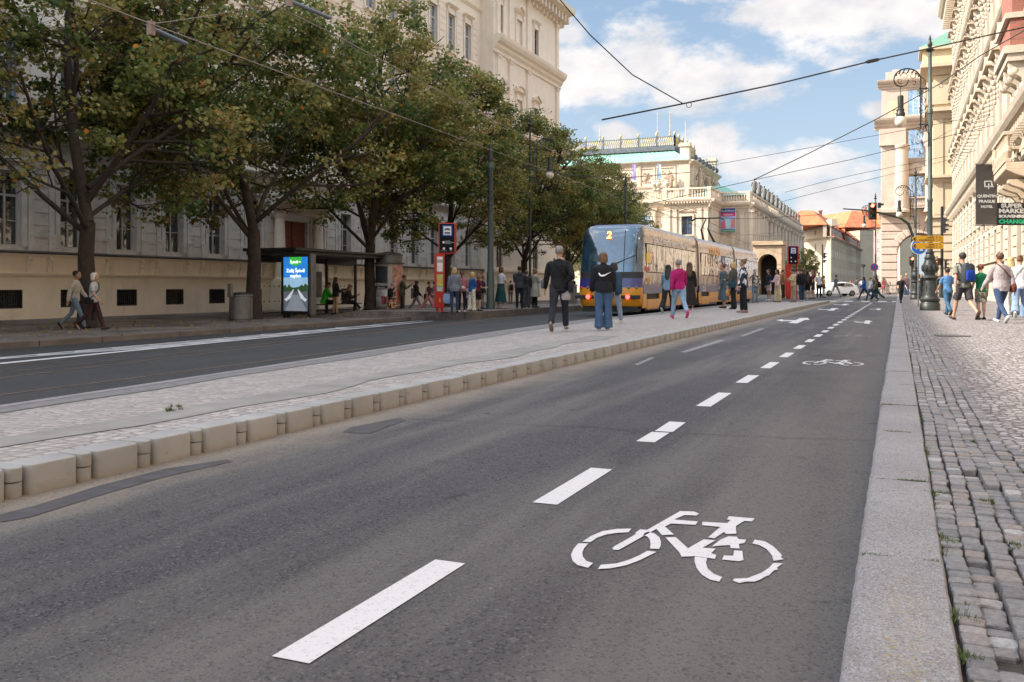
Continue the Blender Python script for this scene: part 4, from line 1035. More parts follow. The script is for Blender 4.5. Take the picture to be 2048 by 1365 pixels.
    # flags
    for px, cc in ((1260, (.25, .22, .55)), (1311, (.30, .40, .55))):
        X_, Zc = onY(px, s0-.5); f = MB(); z1, z0 = zpx(325, Zc), zpx(355 if px > 1300 else 358, Zc)
        f.tube([(X_-.25, s0+2, zpx(322, Zc)), (X_-.25, s0+2, ZB)], .04, 5)
        f.rings([[(X_+.5*t, s0+2+.08*math.sin(z*2+t*3), z) for t in (-.3, 0, .4, .6)] for z in np.linspace(z0, z1, 8)], cap=False)
        f.build('flag', M('flag_%d' % px, cc, .7, .2, 3), root, off=off)
    # banner on the bay
    X0, Zc = onY(1441, s1-.3); X1, _ = onY(1472, s1-.3); bt, bb = zpx(417, Zc), zpx(466, Zc)
    bn = thing('banner', 'tall exhibition banner with blue, pink and green fields hung on the concert hall', 'banner', ((X0+X1)/2, s1-.4, bb)); W = (X1-X0)/2; H = bt-bb
    def slab(nm, x0, x1, z0, z1, c, yy):
        q = MB(); q.box(x0*W, x1*W, -yy-.02, -yy, z0*H, z1*H); return q.build(nm, M('print_' + nm, c, .7, .08, 2), bn)
    slab('cloth', -1, 1, 0, 1, (.60, .62, .70), 0); slab('title_band', -.93, .93, .80, .985, (.035, .045, .20), .02); slab('pink_band', -.93, .93, .66, .80, (.55, .03, .14), .02); slab('picture', -.93, .93, .14, .66, (.33, .42, .68), .02); slab('green_band', -.93, .93, .015, .14, (.05, .22, .12), .02)
    mw = M('banner_print_white', (.8, .8, .8), .6)
    text('Rudolfinum', .44, mw, bn, (0, -.06, .885*H), (PI/2, 0, 0)); text('Galerie', .5, mw, bn, (0, -.06, .73*H), (PI/2, 0, 0)); text('Česká filharmonie', .27, mw, bn, (0, -.06, .075*H), (PI/2, 0, 0))
    q = MB(); q.prism([(-.9*W, .16*H), (-.3*W, .16*H), (.1*W, .34*H), (-.35*W, .5*H), (-.9*W, .42*H)], -.055, -.05, 'y'); q.build('print_shape', M('print_shape_pink', (.62, .12, .20), .7), bn)
    q = MB(); q.prism([(.9*W, .2*H), (.3*W, .2*H), (.45*W, .5*H), (.9*W, .6*H)], -.055, -.05, 'y'); q.build('print_shape', M('print_shape_orange', (.60, .22, .18), .7), bn)
    q = MB(); q.prism([(-.3*W, .2*H), (.28*W, .2*H), (.3*W, .45*H), (.0, .6*H), (-.4*W, .55*H)], -.058, -.053, 'y'); q.build('print_shape', M('print_shape_aqua', (.40, .62, .70), .7), bn)
    # lower gate house with an arch on the street
    X0, Zc = onY(1506, 118); X1, _ = onY(1563, 118); zt = zpx(483, Zc); ac = onY(1535, 118)[0]
    gh = thing('gate_house', 'low stone arcade with a dark arch beside the concert hall', 'building', ((X0+X1)/2, 118, 0)); go = gh.location.copy()
    g = MB(); r0 = 1.15; zs = zpx(527, Zc)
    g.box(X0, ac-r0, 118, 121, 0, zt); g.box(ac+r0, X1, 118, 121, 0, zt)
    n = 12; arc = [(ac+r0*math.cos(a), zs+r0*math.sin(a)) for a in np.linspace(PI, 0, n)]
    for (a, b), (c, e) in zip(arc[:-1], arc[1:]): g.rings([[(a, 118, b), (a, 121, b), (a, 121, zt), (a, 118, zt)], [(c, 118, e), (c, 121, e), (c, 121, zt), (c, 118, zt)]])
    z = .3
    while z < zt-.6:
        for (a, b) in ((X0, ac-r0-.02), (ac+r0+.02, X1)):
            if b-a > .3 and (z < zs): g.box(a-.02, b, 117.94, 118.01, z, z+.42)
        z += .5
    g.box(X0-.2, X1+.25, 117.7, 121.2, zt-.5, zt-.2); g.box(X0-.1, X1+.15, 117.8, 121.1, zt-.2, zt+.0); g.build('wall', m_sandd, gh, off=go)
    g = MB(); g.box(X0, X1, 117.85, 118.0, zt+.65, zt+.75)
    u = X0
    while u < X1: g.box(u, u+.08, 117.88, 117.96, zt+.003, zt+.648); u += .25
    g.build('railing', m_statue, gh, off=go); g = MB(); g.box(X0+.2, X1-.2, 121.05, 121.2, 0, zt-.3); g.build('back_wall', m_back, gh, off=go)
concert_hall()

# ---------------- buildings at the end of the street ----------------
m_ochre = M('pale_ochre_plaster', (.47, .375, .26), .85, .10, .3, dirt=((.42, .32, .20), .2, .6, .4))
m_orange = M('orange_roof_tile', (.50, .135, .055), .8, .25, .5, .02, 5)
m_taupe = M('taupe_plaster', (.36, .29, .23), .85, .10, .3)
def street_end():
    Zc = 262; A = atZ(1597, 292); B = atZ(1662, 262); C = atZ(1741, 395)
    root = thing('corner_building', 'pale ochre corner building with orange tiled mansard at the far end of the street', 'building', (B.x, B.y, 0)); off = root.location.copy()
    z1 = zpx(474, Zc); z2 = zpx(452, Zc); z3 = zpx(440, Zc)
    u = (B-A).normalized(); n = Vector((u.y, -u.x, 0)); F = Fac(root, (A.x, A.y), (u.x, u.y), (n.x, n.y)); L1 = (B-A).length
    w = F.mb(); px = [(1634-1600)/62*L1, (1609-1600)/62*L1]
    rows = [(zpx(555, Zc), 2.3), (zpx(535, Zc), 3.0), (zpx(501, Zc), 2.3)]
    ops = [(c-.65, c+.65, z, z+h) for c in px for z, h in rows] + [(px[0]-.6, px[0]+.6, zpx(469, Zc)+.5, zpx(458, Zc)+.3)]
    F.wall(w, 0, L1, 0, z2, ops, d=.3); band(w, -.5, L1+.5, z1-.6, .8, [(a*2, f) for a, f in CORN]); band(w, 0, L1+.3, z2-.4, .4, CORN)
    for c in (.3, 2.2, 4.4, L1-.4): w.box(c-.18, c+.18, -.02, .12, 2, z1-.7)
    w.box(L1*.3, L1, -2, -.1, z2, z2+2.0, top=.2); F.put(w, 'front_wall', m_ochre)
    for o in ops: F.window((o[0]+o[1])/2, o[2], o[1]-o[0], o[3]-o[2], v=-.15, gm=m_glass)
    u2 = (C-B).normalized(); n2 = Vector((u2.y, -u2.x, 0)); F2 = Fac(root, (B.x, B.y), (u2.x, u2.y), (n2.x, n2.y)); L2 = (C-B).length; LH = L2*.52
    for (ua, ub, mm, tt) in ((0, LH, m_ochre, z1), (LH, L2, m_taupe, z1*.98)):
        w = F2.mb(); k = int((ub-ua)/4.6); cs = [ua+(ub-ua)*(i+.5)/k for i in range(k)]; op = [(c-.7, c+.7, z, z+h) for c in cs for z, h in [(rows[0][0]-1, 2.2)] + rows[1:]]
        F2.wall(w, ua, ub, 0, tt, op, d=.3); band(w, ua, ub, tt-.6, .7, [(a*2, f) for a, f in CORN])
        for c in cs: w.box(c+(ub-ua)/k/2-.3, c+(ub-ua)/k/2+.3, -.02, .12, 3, tt-.7)
        F2.put(w, 'street_wall', mm)
        for o in op: F2.window((o[0]+o[1])/2, o[2], o[1]-o[0], o[3]-o[2], v=-.15, gm=m_glassd)
        d = F2.mb(); d.box(ua, ub, -2.2, -1.2, tt, tt+3.4)
        F2.put(d, 'dormer_wall', m_taupe)
        for c in cs: F2.window(c, tt+.6, 1.8, 2.0, v=-1.1, gm=m_glass)
        r = F2.mb(); zz = tt+.05
        r.face([(ua-.5, .5, zz), (ub, .5, zz), (ub, -1.2, zz+1.5), (ua-.5, -1.2, zz+1.5)]); 
        for c in cs[::2]: r.box(c-1.7, c+1.7, -2.3, -.6, tt+3.4, tt+3.7)
        r.rings([[(ua-.5, -1.0, zz+3.5), (ub, -1.0, zz+3.5), (ub, -14, zz+3.5), (ua-.5, -14, zz+3.5)], [(ua+3, -5.5, zz+8), (ub-2, -5.5, zz+8), (ub-2, -9, zz+8), (ua+3, -9, zz+8)]])
        F2.put(r, 'roof', m_orange)
    for c, h in ((7.2, 5.0), (2.5, 2.8)): q = F.mb(); q.box(c-.5, c+.5, -5, -4, z2, z2+h+1); q.box(c-.62, c+.62, -5.1, -3.9, z2+h+1, z2+h+1.3); F.put(q, 'chimney', M('chimney_brick', (.34, .17, .11), .9, .25, 1))
    # a second house behind with a large orange roof
    D = atZ(1560, 345); E = atZ(1690, 300); hs = thing('tenement_house', 'house with a wide orange hipped roof behind the ochre corner building', 'building', ((D.x+E.x)/2, (D.y+E.y)/2, 0)); ho = hs.location.copy()
    u = (E-D).normalized(); F3 = Fac(hs, (D.x, D.y), (u.x, u.y), (u.y, -u.x)); L3 = (E-D).length; zt = zpx(455, 300); w = F3.mb(); cs = [1.5+3.4*i for i in range(int(L3/3.4))]
    op = [(c-.7, c+.7, z, z+2.2) for c in cs for z in (12, 16.2)]; F3.wall(w, 0, L3, 0, zt, op, d=.3); band(w, 0, L3, zt-.5, .5, CORN); F3.put(w, 'wall', M('brick_red_wall', (.40, .15, .08), .85, .2, .5))
    for o in op: F3.window((o[0]+o[1])/2, o[2], 1.4, 2.2, v=-.12)
    r = F3.mb(); r.rings([[(-.5, .6, zt), (L3+.5, .6, zt), (L3+.5, -14, zt), (-.5, -14, zt)], [(6, -6, zt+6), (L3-6, -6, zt+6), (L3-6, -8, zt+6), (6, -8, zt+6)]]); F3.put(r, 'roof', m_orange)
    q = F3.mb(); q.box(11, 12.3, -5.4, -4, zt+2, zt+7.5); F3.put(q, 'chimney', M('chimney_brick', (.3, .2, .15), .9)); 
    # the row further down the street
    specs = [(1700, 1765, 430, 460, 421, m_taupe, 'grey townhouse under steep orange gables beyond the corner building'), (1752, 1800, 520, 471, 437, m_ochre, 'narrow yellow townhouse closing the view beneath the signal arm'), (1660, 1720, 360, 462, 432, m_ochre, 'townhouse with orange roof peeping over the mansard dormers')]
    for i, (x0, x1, Z, pe, pr, mm, lab) in enumerate(specs):
        A = atZ(x0, Z); B = atZ(x1, Z*.97); t = thing('townhouse', lab, 'building', ((A.x+B.x)/2, (A.y+B.y)/2, 0), group='townhouses at the end of the street'); u = (B-A).normalized(); F4 = Fac(t, (A.x, A.y), (u.x, u.y), (u.y, -u.x)); L_ = (B-A).length; ze = zpx(pe, Z); zr = zpx(pr, Z)
        w = F4.mb(); cs = [1.6+3.2*k for k in range(int(L_/3.2))]; op = [(c-.6, c+.6, z, z+2.1) for c in cs for z in np.arange(4, ze-2.5, 4.2)]; F4.wall(w, 0, L_, 0, ze, op, d=.3); band(w, 0, L_, ze-.5, .5, CORN); F4.put(w, 'wall', mm)
        for o in op: F4.window((o[0]+o[1])/2, o[2], 1.2, 2.1, v=-.12, gm=m_glassd)
        r = F4.mb()
        for k in range(2): a_, b_ = L_*k/2, L_*(k+1)/2; m_ = (a_+b_)/2; r.rings([[(a_-.3, .5, ze), (b_+.3, .5, ze), (b_+.3, -10, ze), (a_-.3, -10, ze)], [(m_-.4, -2.2, zr), (m_+.4, -2.2, zr), (m_+.4, -9, zr), (m_-.4, -9, zr)]])
        F4.put(r, 'roof', m_orange); q = F4.mb(); q.box(.02, L_-.02, -9, -.4, 0, ze-.1); F4.put(q, 'side_wall', mm)
        q = F4.mb(); q.box(L_*.3, L_*.3+1.2, -4, -3, ze, zr+1.2); F4.put(q, 'chimney', M('chimney_brick', (.3, .2, .15), .9))
street_end()

# ---------------- arched stone building over the pavement ----------------
m_stone = M('pink_granite_facing', (.43, .35, .29), .85, .12, .6, .01, 6, dirt=((.33, .24, .19), .5, .56, .7))
m_yel = M('yellow_render', (.52, .42, .27), .85, .06, .5)
def arched_building():
    Y0 = 128.0; X0, Zc = onY(1763, Y0); X1, _ = onY(1872, Y0)
    root = thing('arched_building', 'tall pinkish stone building with a wide arch over the far pavement', 'building', ((X0+X1)/2, Y0, 0)); off = root.location.copy()
    z = lambda py: zpx(py, Zc)
    F = Fac(root, (0, Y0), (1, 0), (0, -1)); w = F.mb(); o = F.mb()
    ax0 = onY(1795, Y0)[0]; ax1 = onY(1882, Y0)[0]; axc = (ax0+ax1)/2; ar = (ax1-ax0)/2; zsp = z(508)
    XR = X1 + 12
    wx0, wx1 = onY(1816, Y0)[0], onY(1848, Y0)[0]
    ops = [(wx0, wx1, z(234), z(184)), (wx0, wx1, z(320), z(263)), (wx0, wx1, z(408), z(355))]
    F.wall(w, X0, XR, z(433), z(164), ops, d=.5)
    w.face([(X0, 0, 0), (X0, -20, 0), (X0, -20, z(164)), (X0, 0, z(164))])
    # rusticated base with the arch
    zb = z(433); w.box(X0, ax0, -6, 0, 0, zb); w.box(ax1, XR, -6, 0, 0, zb)
    n = 16; rz = (z(468) - zsp)
    arc = [(axc+ar*math.cos(a), zsp+rz*math.sin(a)) for a in np.linspace(PI, 0, n)]
    for (a, b), (c, e) in zip(arc[:-1], arc[1:]): w.rings([[(a, 0, b), (a, -6, b), (a, -6, zb), (a, 0, zb)], [(c, 0, e), (c, -6, e), (c, -6, zb), (c, 0, zb)]])
    F.put(w, 'wall', m_stone)
    zz = .2; k = 0
    while zz < zb-.5:
        lim = ax0 if zz < zsp else axc - ar*math.sqrt(max(0, 1-((zz+.4-zsp)/(rz+.6))**2))
        o.box(X0-.08, min(lim, X1)-.06, -.02, .16, zz, zz+.86); 
        if zz < zsp: o.box(ax1+.1, XR, -.02, .16, zz, zz+.86)
        zz += 1.0; k += 1
    for i in range(3, 13):                                # voussoirs
        a = PI - PI*(i)/15; da = PI/15*.46; P_ = [(axc+(ar*s_)*math.cos(q), zsp+(rz*1.0+ (s_-1)*ar)*math.sin(q)) for s_, q in ((1.0, a+da), (1.35, a+da), (1.35, a-da), (1.0, a-da))]
        o.prism([(p[0], min(p[1], zb-.1)) for p in P_], -.02, .2, 'y')
    band(o, X0-.4, XR, zb-.1, .9, CORN); band(o, X0-.9, XR, z(262), 1.5, [(a*2.6, f) for a, f in CORN]); band(o, X0-.5, XR, z(185)+.3, 1.1, [(a*2, f) for a, f in CORN])
    o.box(X0-.2, onY(1815, Y0)[0], -.1, .15, z(262)+1.5, z(240)+.2)
    # columns between the base and the main cornice
    for px, r_ in ((1778, 0), (1804, 1), (1864, 1)):
        c = onY(px, Y0)[0]
        if r_: o.lathe([(1.0, 0), (1.0, .3), (.86, .5), (.84, 4), (.74, z(295)-z(428)-.6), (.9, z(295)-z(428)-.3), (.95, z(295)-z(428))], (c, .9, z(428)), 18)
        else: o.box(c-.95, c+.95, -.02, .9, z(428), z(295))
    o.box(X0-.25, onY(1812, Y0)[0], -.02, 1.3, z(295), z(262)-.02); o.box(X0-.4, onY(1814, Y0)[0], -.02, 1.6, z(433)+.8, z(428)-.0)
    o.box(onY(1855, Y0)[0], XR, -.02, 1.3, z(295), z(262)-.02)
    o.box(onY(1812, Y0)[0]-.1, onY(1852, Y0)[0]+.1, .0, 1.2, z(420), z(418)); 
    for i in range(9): c = wx0 + (wx1-wx0)*i/8; o.lathe([(.08, 0), (.16, .3), (.07, .7), (.1, 1.1)], (c, 1.0, z(418)), 6)
    o.box(wx0-.3, wx1+.3, .8, 1.25, z(418)+1.1, z(418)+1.3); o.box(wx0-.3, wx1+.3, -.02, .7, z(352), z(347))
    o.prism([(wx0-.2, z(347)), (wx1+.2, z(347)), (wx1+.2, z(338)), ((wx0+wx1)/2, z(330)), (wx0-.2, z(338))], -.02, .5, 'y')
    # parapet
    o.box(X0+.5, X1, -1.2, -.3, z(164)+.25, z(145)); 
    F.put(o, 'stonework', m_stone, bevel=.04, bseg=1)
    yl = F.mb(); yl.box(X0+.9, onY(1806, Y0)[0], -.02, .05, z(236), z(205)); yl.box(onY(1852, Y0)[0], X1, -.02, .05, z(236), z(205)); F.put(yl, 'yellow_panel', m_yel)
    for (a, b, c, e) in ops: F.window((a+b)/2, c, b-a, e-c, v=-.3, style='grid3', fm=M('bright_white_frame', (.72, .70, .66), .5), gm=m_glass)
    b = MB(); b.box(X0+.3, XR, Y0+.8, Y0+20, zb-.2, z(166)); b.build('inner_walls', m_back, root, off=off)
    vt = MB(); vt.box(XR-.2, XR, Y0, Y0+25, 0, zb); vt.build('arcade_wall', m_stone, root, off=off)
    ch = MB(); c = onY(1792, Y0)[0]; ch.box(c-.5, c+.4, Y0+2, Y0+3, z(146), z(135)); ch.build('chimney', m_stone, root, off=off)
    # taller yellow wing stepping forward to the right
    Y1 = 121.0; xa, Z1 = onY(1868, Y1); q = lambda py: zpx(py, Z1); r2 = thing('yellow_building', 'yellow rendered building with stacked jutting cornices between stone arch and hotel', 'building', (xa+4, Y1, 0)); F2 = Fac(r2, (0, Y1), (1, 0), (0, -1)); u = F2.mb(); xb = xa + 16
    u.box(xa, xb, -7, 0, q(432), q(125)); u.box(xa-1.2, xb, -7, -1.5, q(125), q(95)); 
    F2.put(u, 'wall', m_yel); s = F2.mb()
    zz = q(430)
    s.box(xa-.1, xa+1.0, -.1, .12, q(430), q(230)); s.box(xb-1, xb, -.1, .12, q(430), q(230)); s.box(xa-.3, xb, -6, .3, 0, q(432)); 
    k = .3
    while k < q(440): s.box(xa-.42, xb, -.02, .46, k, k+.8); k += 1.0
    for (py, h, p) in ((218, 1.3, 1.0), (132, 1.2, 1.5), (352, .9, .9), (432, .8, .8)): 
        zq = q(py)-h*.0; s.rings([[(xa-p*.2, .0+p*.2, zq-h), (xb, p*.2, zq-h), (xb, -7, zq-h), (xa-p*.2, -7, zq-h)], [(xa-p*.5, p*.5, zq-h*.5), (xb, p*.5, zq-h*.5), (xb, -7, zq-h*.5), (xa-p*.5, -7, zq-h*.5)], [(xa-p, p, zq-h*.35), (xb, p, zq-h*.35), (xb, -7, zq-h*.35), (xa-p, -7, zq-h*.35)], [(xa-p, p, zq), (xb, p, zq), (xb, -7, zq), (xa-p, -7, zq)]])
    s.box(xa-.9, xa+1.6, -6, .2, q(210), q(165)); s.box(xa-1.6, xb, -7, -1.0, q(95), q(88)); F2.put(s, 'stonework', m_ochre)
    c = F2.mb(); c.prism([(xa-1.5, q(87)), (xb, q(87)), (xb, q(50)), (xa+3, q(50))], -7, -1.2, 'y'); F2.put(c, 'roof', m_copper)
arched_building()

# ---------------- hotel front on the right ----------------
m_hotel = M('pale_stucco', (.45, .385, .30), .8, .12, 1.5, .004, 14, dirt=((.34, .27, .19), 1.6, .54, .6, .15))
m_htrim = M('warm_stone_trim', (.42, .33, .235), .8, .12, 2, .006, 12)
def brick_mat():
    m = bpy.data.materials.new('red_brick'); m.use_nodes = True; nt = m.node_tree; N = nt.nodes; L = nt.links; b = N['Principled BSDF']
    tc = N.new('ShaderNodeTexCoord'); mp = N.new('ShaderNodeMapping'); mp.inputs['Rotation'].default_value = (R(90), 0, 0); L.new(tc.outputs['Object'], mp.inputs[0])
    sx = N.new('ShaderNodeSeparateXYZ'); L.new(tc.outputs['Object'], sx.inputs[0]); ad = N.new('ShaderNodeMath'); ad.operation = 'ADD'; L.new(sx.outputs[0], ad.inputs[0]); L.new(sx.outputs[1], ad.inputs[1])
    cb = N.new('ShaderNodeCombineXYZ'); L.new(ad.outputs[0], cb.inputs[0]); L.new(sx.outputs[2], cb.inputs[1])
    br = N.new('ShaderNodeTexBrick'); L.new(cb.outputs[0], br.inputs['Vector']); br.inputs['Scale'].default_value = 1; br.inputs['Brick Width'].default_value = .34; br.inputs['Row Height'].default_value = .13; br.inputs['Mortar Size'].default_value = .014
    br.inputs['Color1'].default_value = (.36, .11, .065, 1); br.inputs['Color2'].default_value = (.26, .085, .055, 1); br.inputs['Mortar'].default_value = (.22, .15, .12, 1)
    L.new(br.outputs[0], b.inputs['Base Color']); b.inputs['Roughness'].default_value = .85
    bp = N.new('ShaderNodeBump'); bp.inputs['Distance'].default_value = .02; L.new(br.outputs['Fac'], bp.inputs['Height']); bp.invert = True; L.new(bp.outputs[0], b.inputs['Normal']); return m
m_brick = brick_mat()
def console(mb, u, z, h, p, w=.22, v=0):
    mb.prism([(v, z), (v+p*.3, z), (v+p*.45, z+h*.35), (v+p*.9, z+h*.6), (v+p, z+h*.85), (v+p, z+h), (v, z+h)], u-w/2, u+w/2, 'x')
def hotel():
    X = 5.75; YA, YB = 38.0, onX(1905, X)[0]
    root = thing('hotel_building', 'richly stuccoed pale hotel front with window hoods, brick bay and stone balcony', 'building', (X, 70, .1)); off = root.location.copy()
    T = Matrix(((0, -1, 0, X), (1, 0, 0, 0), (0, 0, 1, 0), (0, 0, 0, 1)))
    F = Fac(root, (X, 0), (0, 1), (-1, 0)); 
    w = F.mb(); o = F.mb()
    P = 4.1; cs = [YA+2+P*i for i in range(int((YB-YA-2)/P))]
    rows = [(1.6, 3.0, None), (10.3, 3.6, 'tri'), (17.2, 3.6, 'flat'), (24.2, 3.4, 'flat')]
    ops = [(c-.8, c+.8, z, z+h) for c in cs for z, h, _ in rows] + [(c-.7, c+.7, 5.6, 7.8) for c in cs]
    F.wall(w, YA, YB, 0, 33, ops, d=.35); w.face([(YB, 0, 0), (YB, -14, 0), (YB, -14, 33), (YB, 0, 33)]); w.face([(YA, 0, 0), (YA, -14, 0), (YA, -14, 33), (YA, 0, 33)])
    F.put(w, 'wall', m_hotel)
    for c in cs:
        for z, h, pd in rows:
            if pd is None: continue
            surround(o, c, z, 1.6, h, t=.28, p=.22, ped=None)
            zt = z+h+.28; o.box(c-1.2, c+1.2, -.02, .3, zt+.003, zt+.5)
            for sg in (-1, 1):
                console(o, c+sg*1.05, zt-.5, 1.0, .62, .26)
                o.ell((c+sg*1.05, .35, zt-.55), (.14, .2, .2), 6, 4)
                for q in range(4): o.ell((c+sg*(1.02+.04*math.sin(q)), .26, zt-.85-q*.3), (.12, .13, .14), 6, 4)
            d = F.mb(); d.box(c-1.45, c+1.45, -.02, .80, zt+.5, zt+.62)
            if pd == 'tri': d.prism([(c-1.45, zt+.62), (c+1.45, zt+.62), (c, zt+1.35)], -.02, .75, 'y')
            F.put(d, 'window_hood', m_htrim); o.ell((c, .32, zt+.2), (.35, .22, .3), 8, 6)
            # bowed sill on consoles
            o.box(c-1.2, c+1.2, -.02, .45, z-.3, z-.12)
            for sg in (-1, 0, 1): console(o, c+sg*.9, z-.85, .55, .36, .2)
        # piers between the bays
        u = c+P/2
        for z0, z1, pw in ((9.6, 16.0, .62), (16.7, 23.0, .55), (23.7, 30.5, .5)): 
            o.box(u-pw, u+pw, -.02, .16, z0, z1-.6); o.box(u-pw*.7, u+pw*.7, .16, .21, z0+.5, z1-1.0)
            console(o, u, z1-.6, .6, .4, pw*1.6)
        z = 2.0
        while z < 8.0: o.box(u-.95, u+.95, -.02, .16, z, z+.5); z += .58
        surround(o, c, 5.6, 1.4, 2.2, t=.2, p=.14, ped='flat')
        surround(o, c, 1.6, 1.6, 3.0, t=.24, p=.16, ped=None)
        console(o, c, 4.6, .6, .35, .5)
    o.box(YA, YB, -.02, .28, 0, 1.5)
    band(o, YA, YB, 8.5, 1.1, [(a*2.0, f) for a, f in CORN]); band(o, YA, YB, 16.0, .7, [(a*1.3, f) for a, f in CORN]); band(o, YA, YB, 23.0, .7, [(a*1.3, f) for a, f in CORN])
    band(o, YA, YB+.6, 31.2, 1.7, [(a*3.6, f) for a, f in CORN])
    u = YA
    while u < YB: o.box(u-.15, u+.15, -.02, 1.1, 30.8, 31.6); o.box(u-.1, u+.1, .2, .62, 8.55, 8.9); u += .8
    F.put(o, 'stucco_ornament', m_hotel)
    for (a, b, z0, z1) in ops: F.window((a+b)/2, z0, b-a, z1-z0, v=-.2, fm=m_fbrown, gm=m_glassd)
    rf = MB(); rf.prism([(X-.2, 32.9), (X+14, 32.9), (X+7, 37)], YA, YB, 'y'); rf.build('roof', m_copper, root, off=off)
    core = MB(); core.box(X+.5, X+13.8, YA+.2, YB-.2, -.2, 32.8); core.build('inner_walls', m_back, root, off=off)
    # ground-floor balustrade panels running along the base
    b = F.mb(); y0 = onX(1958, X-.3)[0]; y1 = onX(2003, X-.3)[0]
    b.box(y1, y0, .1, .6, 1.55, 1.7); b.box(y1, y0, .1, .6, 2.5, 2.62)
    u = y1+.2
    while u < y0: b.lathe([(.1, 0), (.17, .25), (.08, .5), (.11, .8)], (u, .38, 1.7), 8); u += .42
    F.put(b, 'balustrade', m_htrim, smooth='auto')
    # stone balcony
    yc0 = onX(1990, X-1.2)[0]; ya_ = yc0; Zc = onX(1990, X-1.2)[1]; zf = zpx(352, Zc); yb_ = ya_ - 5.5
    m = F.mb(); m.box(yb_, ya_, 0, 1.25, zf-.32, zf); band(m, yb_-.1, ya_+.1, zf-.75, .42, [(.3, 0), (.8, .4), (1.25, 1)])
    for u in (ya_-.5, ya_-2.6, yb_+.6): m.prism([(0, zf-1.5), (.3, zf-1.45), (.5, zf-1.2), (.9, zf-1.05), (1.12, zf-.92), (1.12, zf-.76), (0, zf-.76)], u-.28, u+.28, 'x'); 
    m.box(yb_, ya_, 1.0, 1.3, zf, zf+.2); m.box(yb_-.05, ya_+.05, .95, 1.35, zf+1.25, zf+1.42)
    m.box(ya_-.9, ya_, .98, 1.32, zf+.2, zf+1.25); m.box(ya_-.3, ya_, 0, 1.3, zf, zf+.2); m.box(ya_-.35, ya_+.02, 0, 1.3, zf+1.25, zf+1.42)
    u = ya_-1.25
    while u > yb_: m.lathe([(.09, 0), (.19, .3), (.17, .42), (.07, .6), (.08, .8), (.15, 1.05)], (u, 1.15, zf+.2), 10); u -= .46
    for i in range(3): m.lathe([(.09, 0), (.19, .3), (.17, .42), (.07, .6), (.08, .8), (.15, 1.05)], (ya_-.15, .25+.32*i, zf+.2), 10)
    m.prism([(ya_-.45, zf+.35), (ya_-.2, zf+.72), (ya_-.45, zf+1.1), (ya_-.7, zf+.72)], 1.32, 1.36, 'y')
    F.put(m, 'balcony', m_htrim, bevel=.02, bseg=1)
    # brick bay window above
    Yb = onX(1999, X-1.0)[0]; Zc = onX(1999, X-1.0)[1]; zbm = zpx(150, Zc); m = F.mb(); ye = Yb - 4.6
    m.box(ye, Yb, 0, .98, zbm+.35, zpx(86, Zc)); m.box(ye, Yb, 0, .9, zpx(76, Zc), 30); F.put(m, 'brick_bay', m_brick)
    t = F.mb(); t.box(ye-.15, Yb+.15, 0, 1.25, zbm, zbm+.35); t.box(ye-.1, Yb+.1, 0, 1.18, zpx(86, Zc), zpx(76, Zc)); t.box(ye-.05, Yb+.08, 0, 1.1, zbm-.35, zbm)
    for u in (Yb-.4, Yb-2.3, ye+.4):
        t.prism([(0, zbm-1.9), (.3, zbm-1.8), (.5, zbm-1.1), (.95, zbm-.8), (1.05, zbm-.35), (0, zbm-.35)], u-.25, u+.25, 'x'); t.ell((u, .75, zbm-.75), (.3, .32, .32), 10, 8); t.ell((u, .3, zbm-1.5), (.27, .28, .3), 10, 8)
    t.box(Yb+.1, Yb+.5, 0, .35, zbm+.4, 30)
    F.put(t, 'bay_cornice', m_hotel, smooth='auto')
hotel()

# the same row of houses carries on along the right-hand pavement beside the camera
def neighbour_house():
    X = 5.9; t = thing('townhouse', 'plain pale stucco townhouse continuing the hotel row beside the camera', 'building', (X, 0, .1)); F = Fac(t, (X, 0), (0, 1), (-1, 0)); w = F.mb(); o = F.mb(); cs = [-38+4*i for i in range(19)]
    ops = [(c-.7, c+.7, z, z+3.0) for c in cs for z in (1.8, 7.0, 13, 19)]; F.wall(w, -42, 37.8, 0, 26, ops, d=.3); F.put(w, 'wall', m_hotel)
    for c in cs:
        for z in (7.0, 13, 19): surround(o, c, z, 1.4, 3.0, t=.2, p=.14, ped='flat')
    band(o, -42, 37.8, 5.4, .5, STRG); band(o, -42, 37.8, 25, 1.2, [(a*2, f) for a, f in CORN]); F.put(o, 'trim', m_htrim)
    for a, b, c, d in ops: F.window((a+b)/2, c, 1.4, 3.0, v=-.18)
    b = MB(); b.box(X+.4, X+12, -41.8, 37.6, 0, 25.8); b.build('inner_walls', m_hotel, t, off=t.location)
neighbour_house()
# ------------------------------------------------------------------ trees
def leaf_mat():
    m = bpy.data.materials.new('linden_leaves'); m.use_nodes = True; nt = m.node_tree; N = nt.nodes; L = nt.links; b = N['Principled BSDF']; out = N['Material Output']
    at = N.new('ShaderNodeAttribute'); at.attribute_name = 'tone'
    cr = N.new('ShaderNodeValToRGB'); L.new(at.outputs['Fac'], cr.inputs[0]); el = cr.color_ramp.elements
    el[0].position = 0; el[0].color = (.045, .085, .022, 1); el[1].position = 1; el[1].color = (.60, .22, .02, 1)
    for p, c in ((.35, (.16, .19, .045)), (.62, (.33, .29, .10)), (.80, (.36, .29, .09)), (.93, (.32, .16, .04))):
        e = el.new(p); e.color = (*c, 1)
    L.new(cr.outputs[0], b.inputs['Base Color']); b.inputs['Roughness'].default_value = .55; b.inputs['Specular IOR Level'].default_value = .35
    tr = N.new('ShaderNodeBsdfTranslucent'); L.new(cr.outputs[0], tr.inputs[0]); mx = N.new('ShaderNodeMixShader'); mx.inputs[0].default_value = .42
    L.new(b.outputs[0], mx.inputs[1]); L.new(tr.outputs[0], mx.inputs[2]); L.new(mx.outputs[0], out.inputs[0]); return m
m_leaf = leaf_mat()
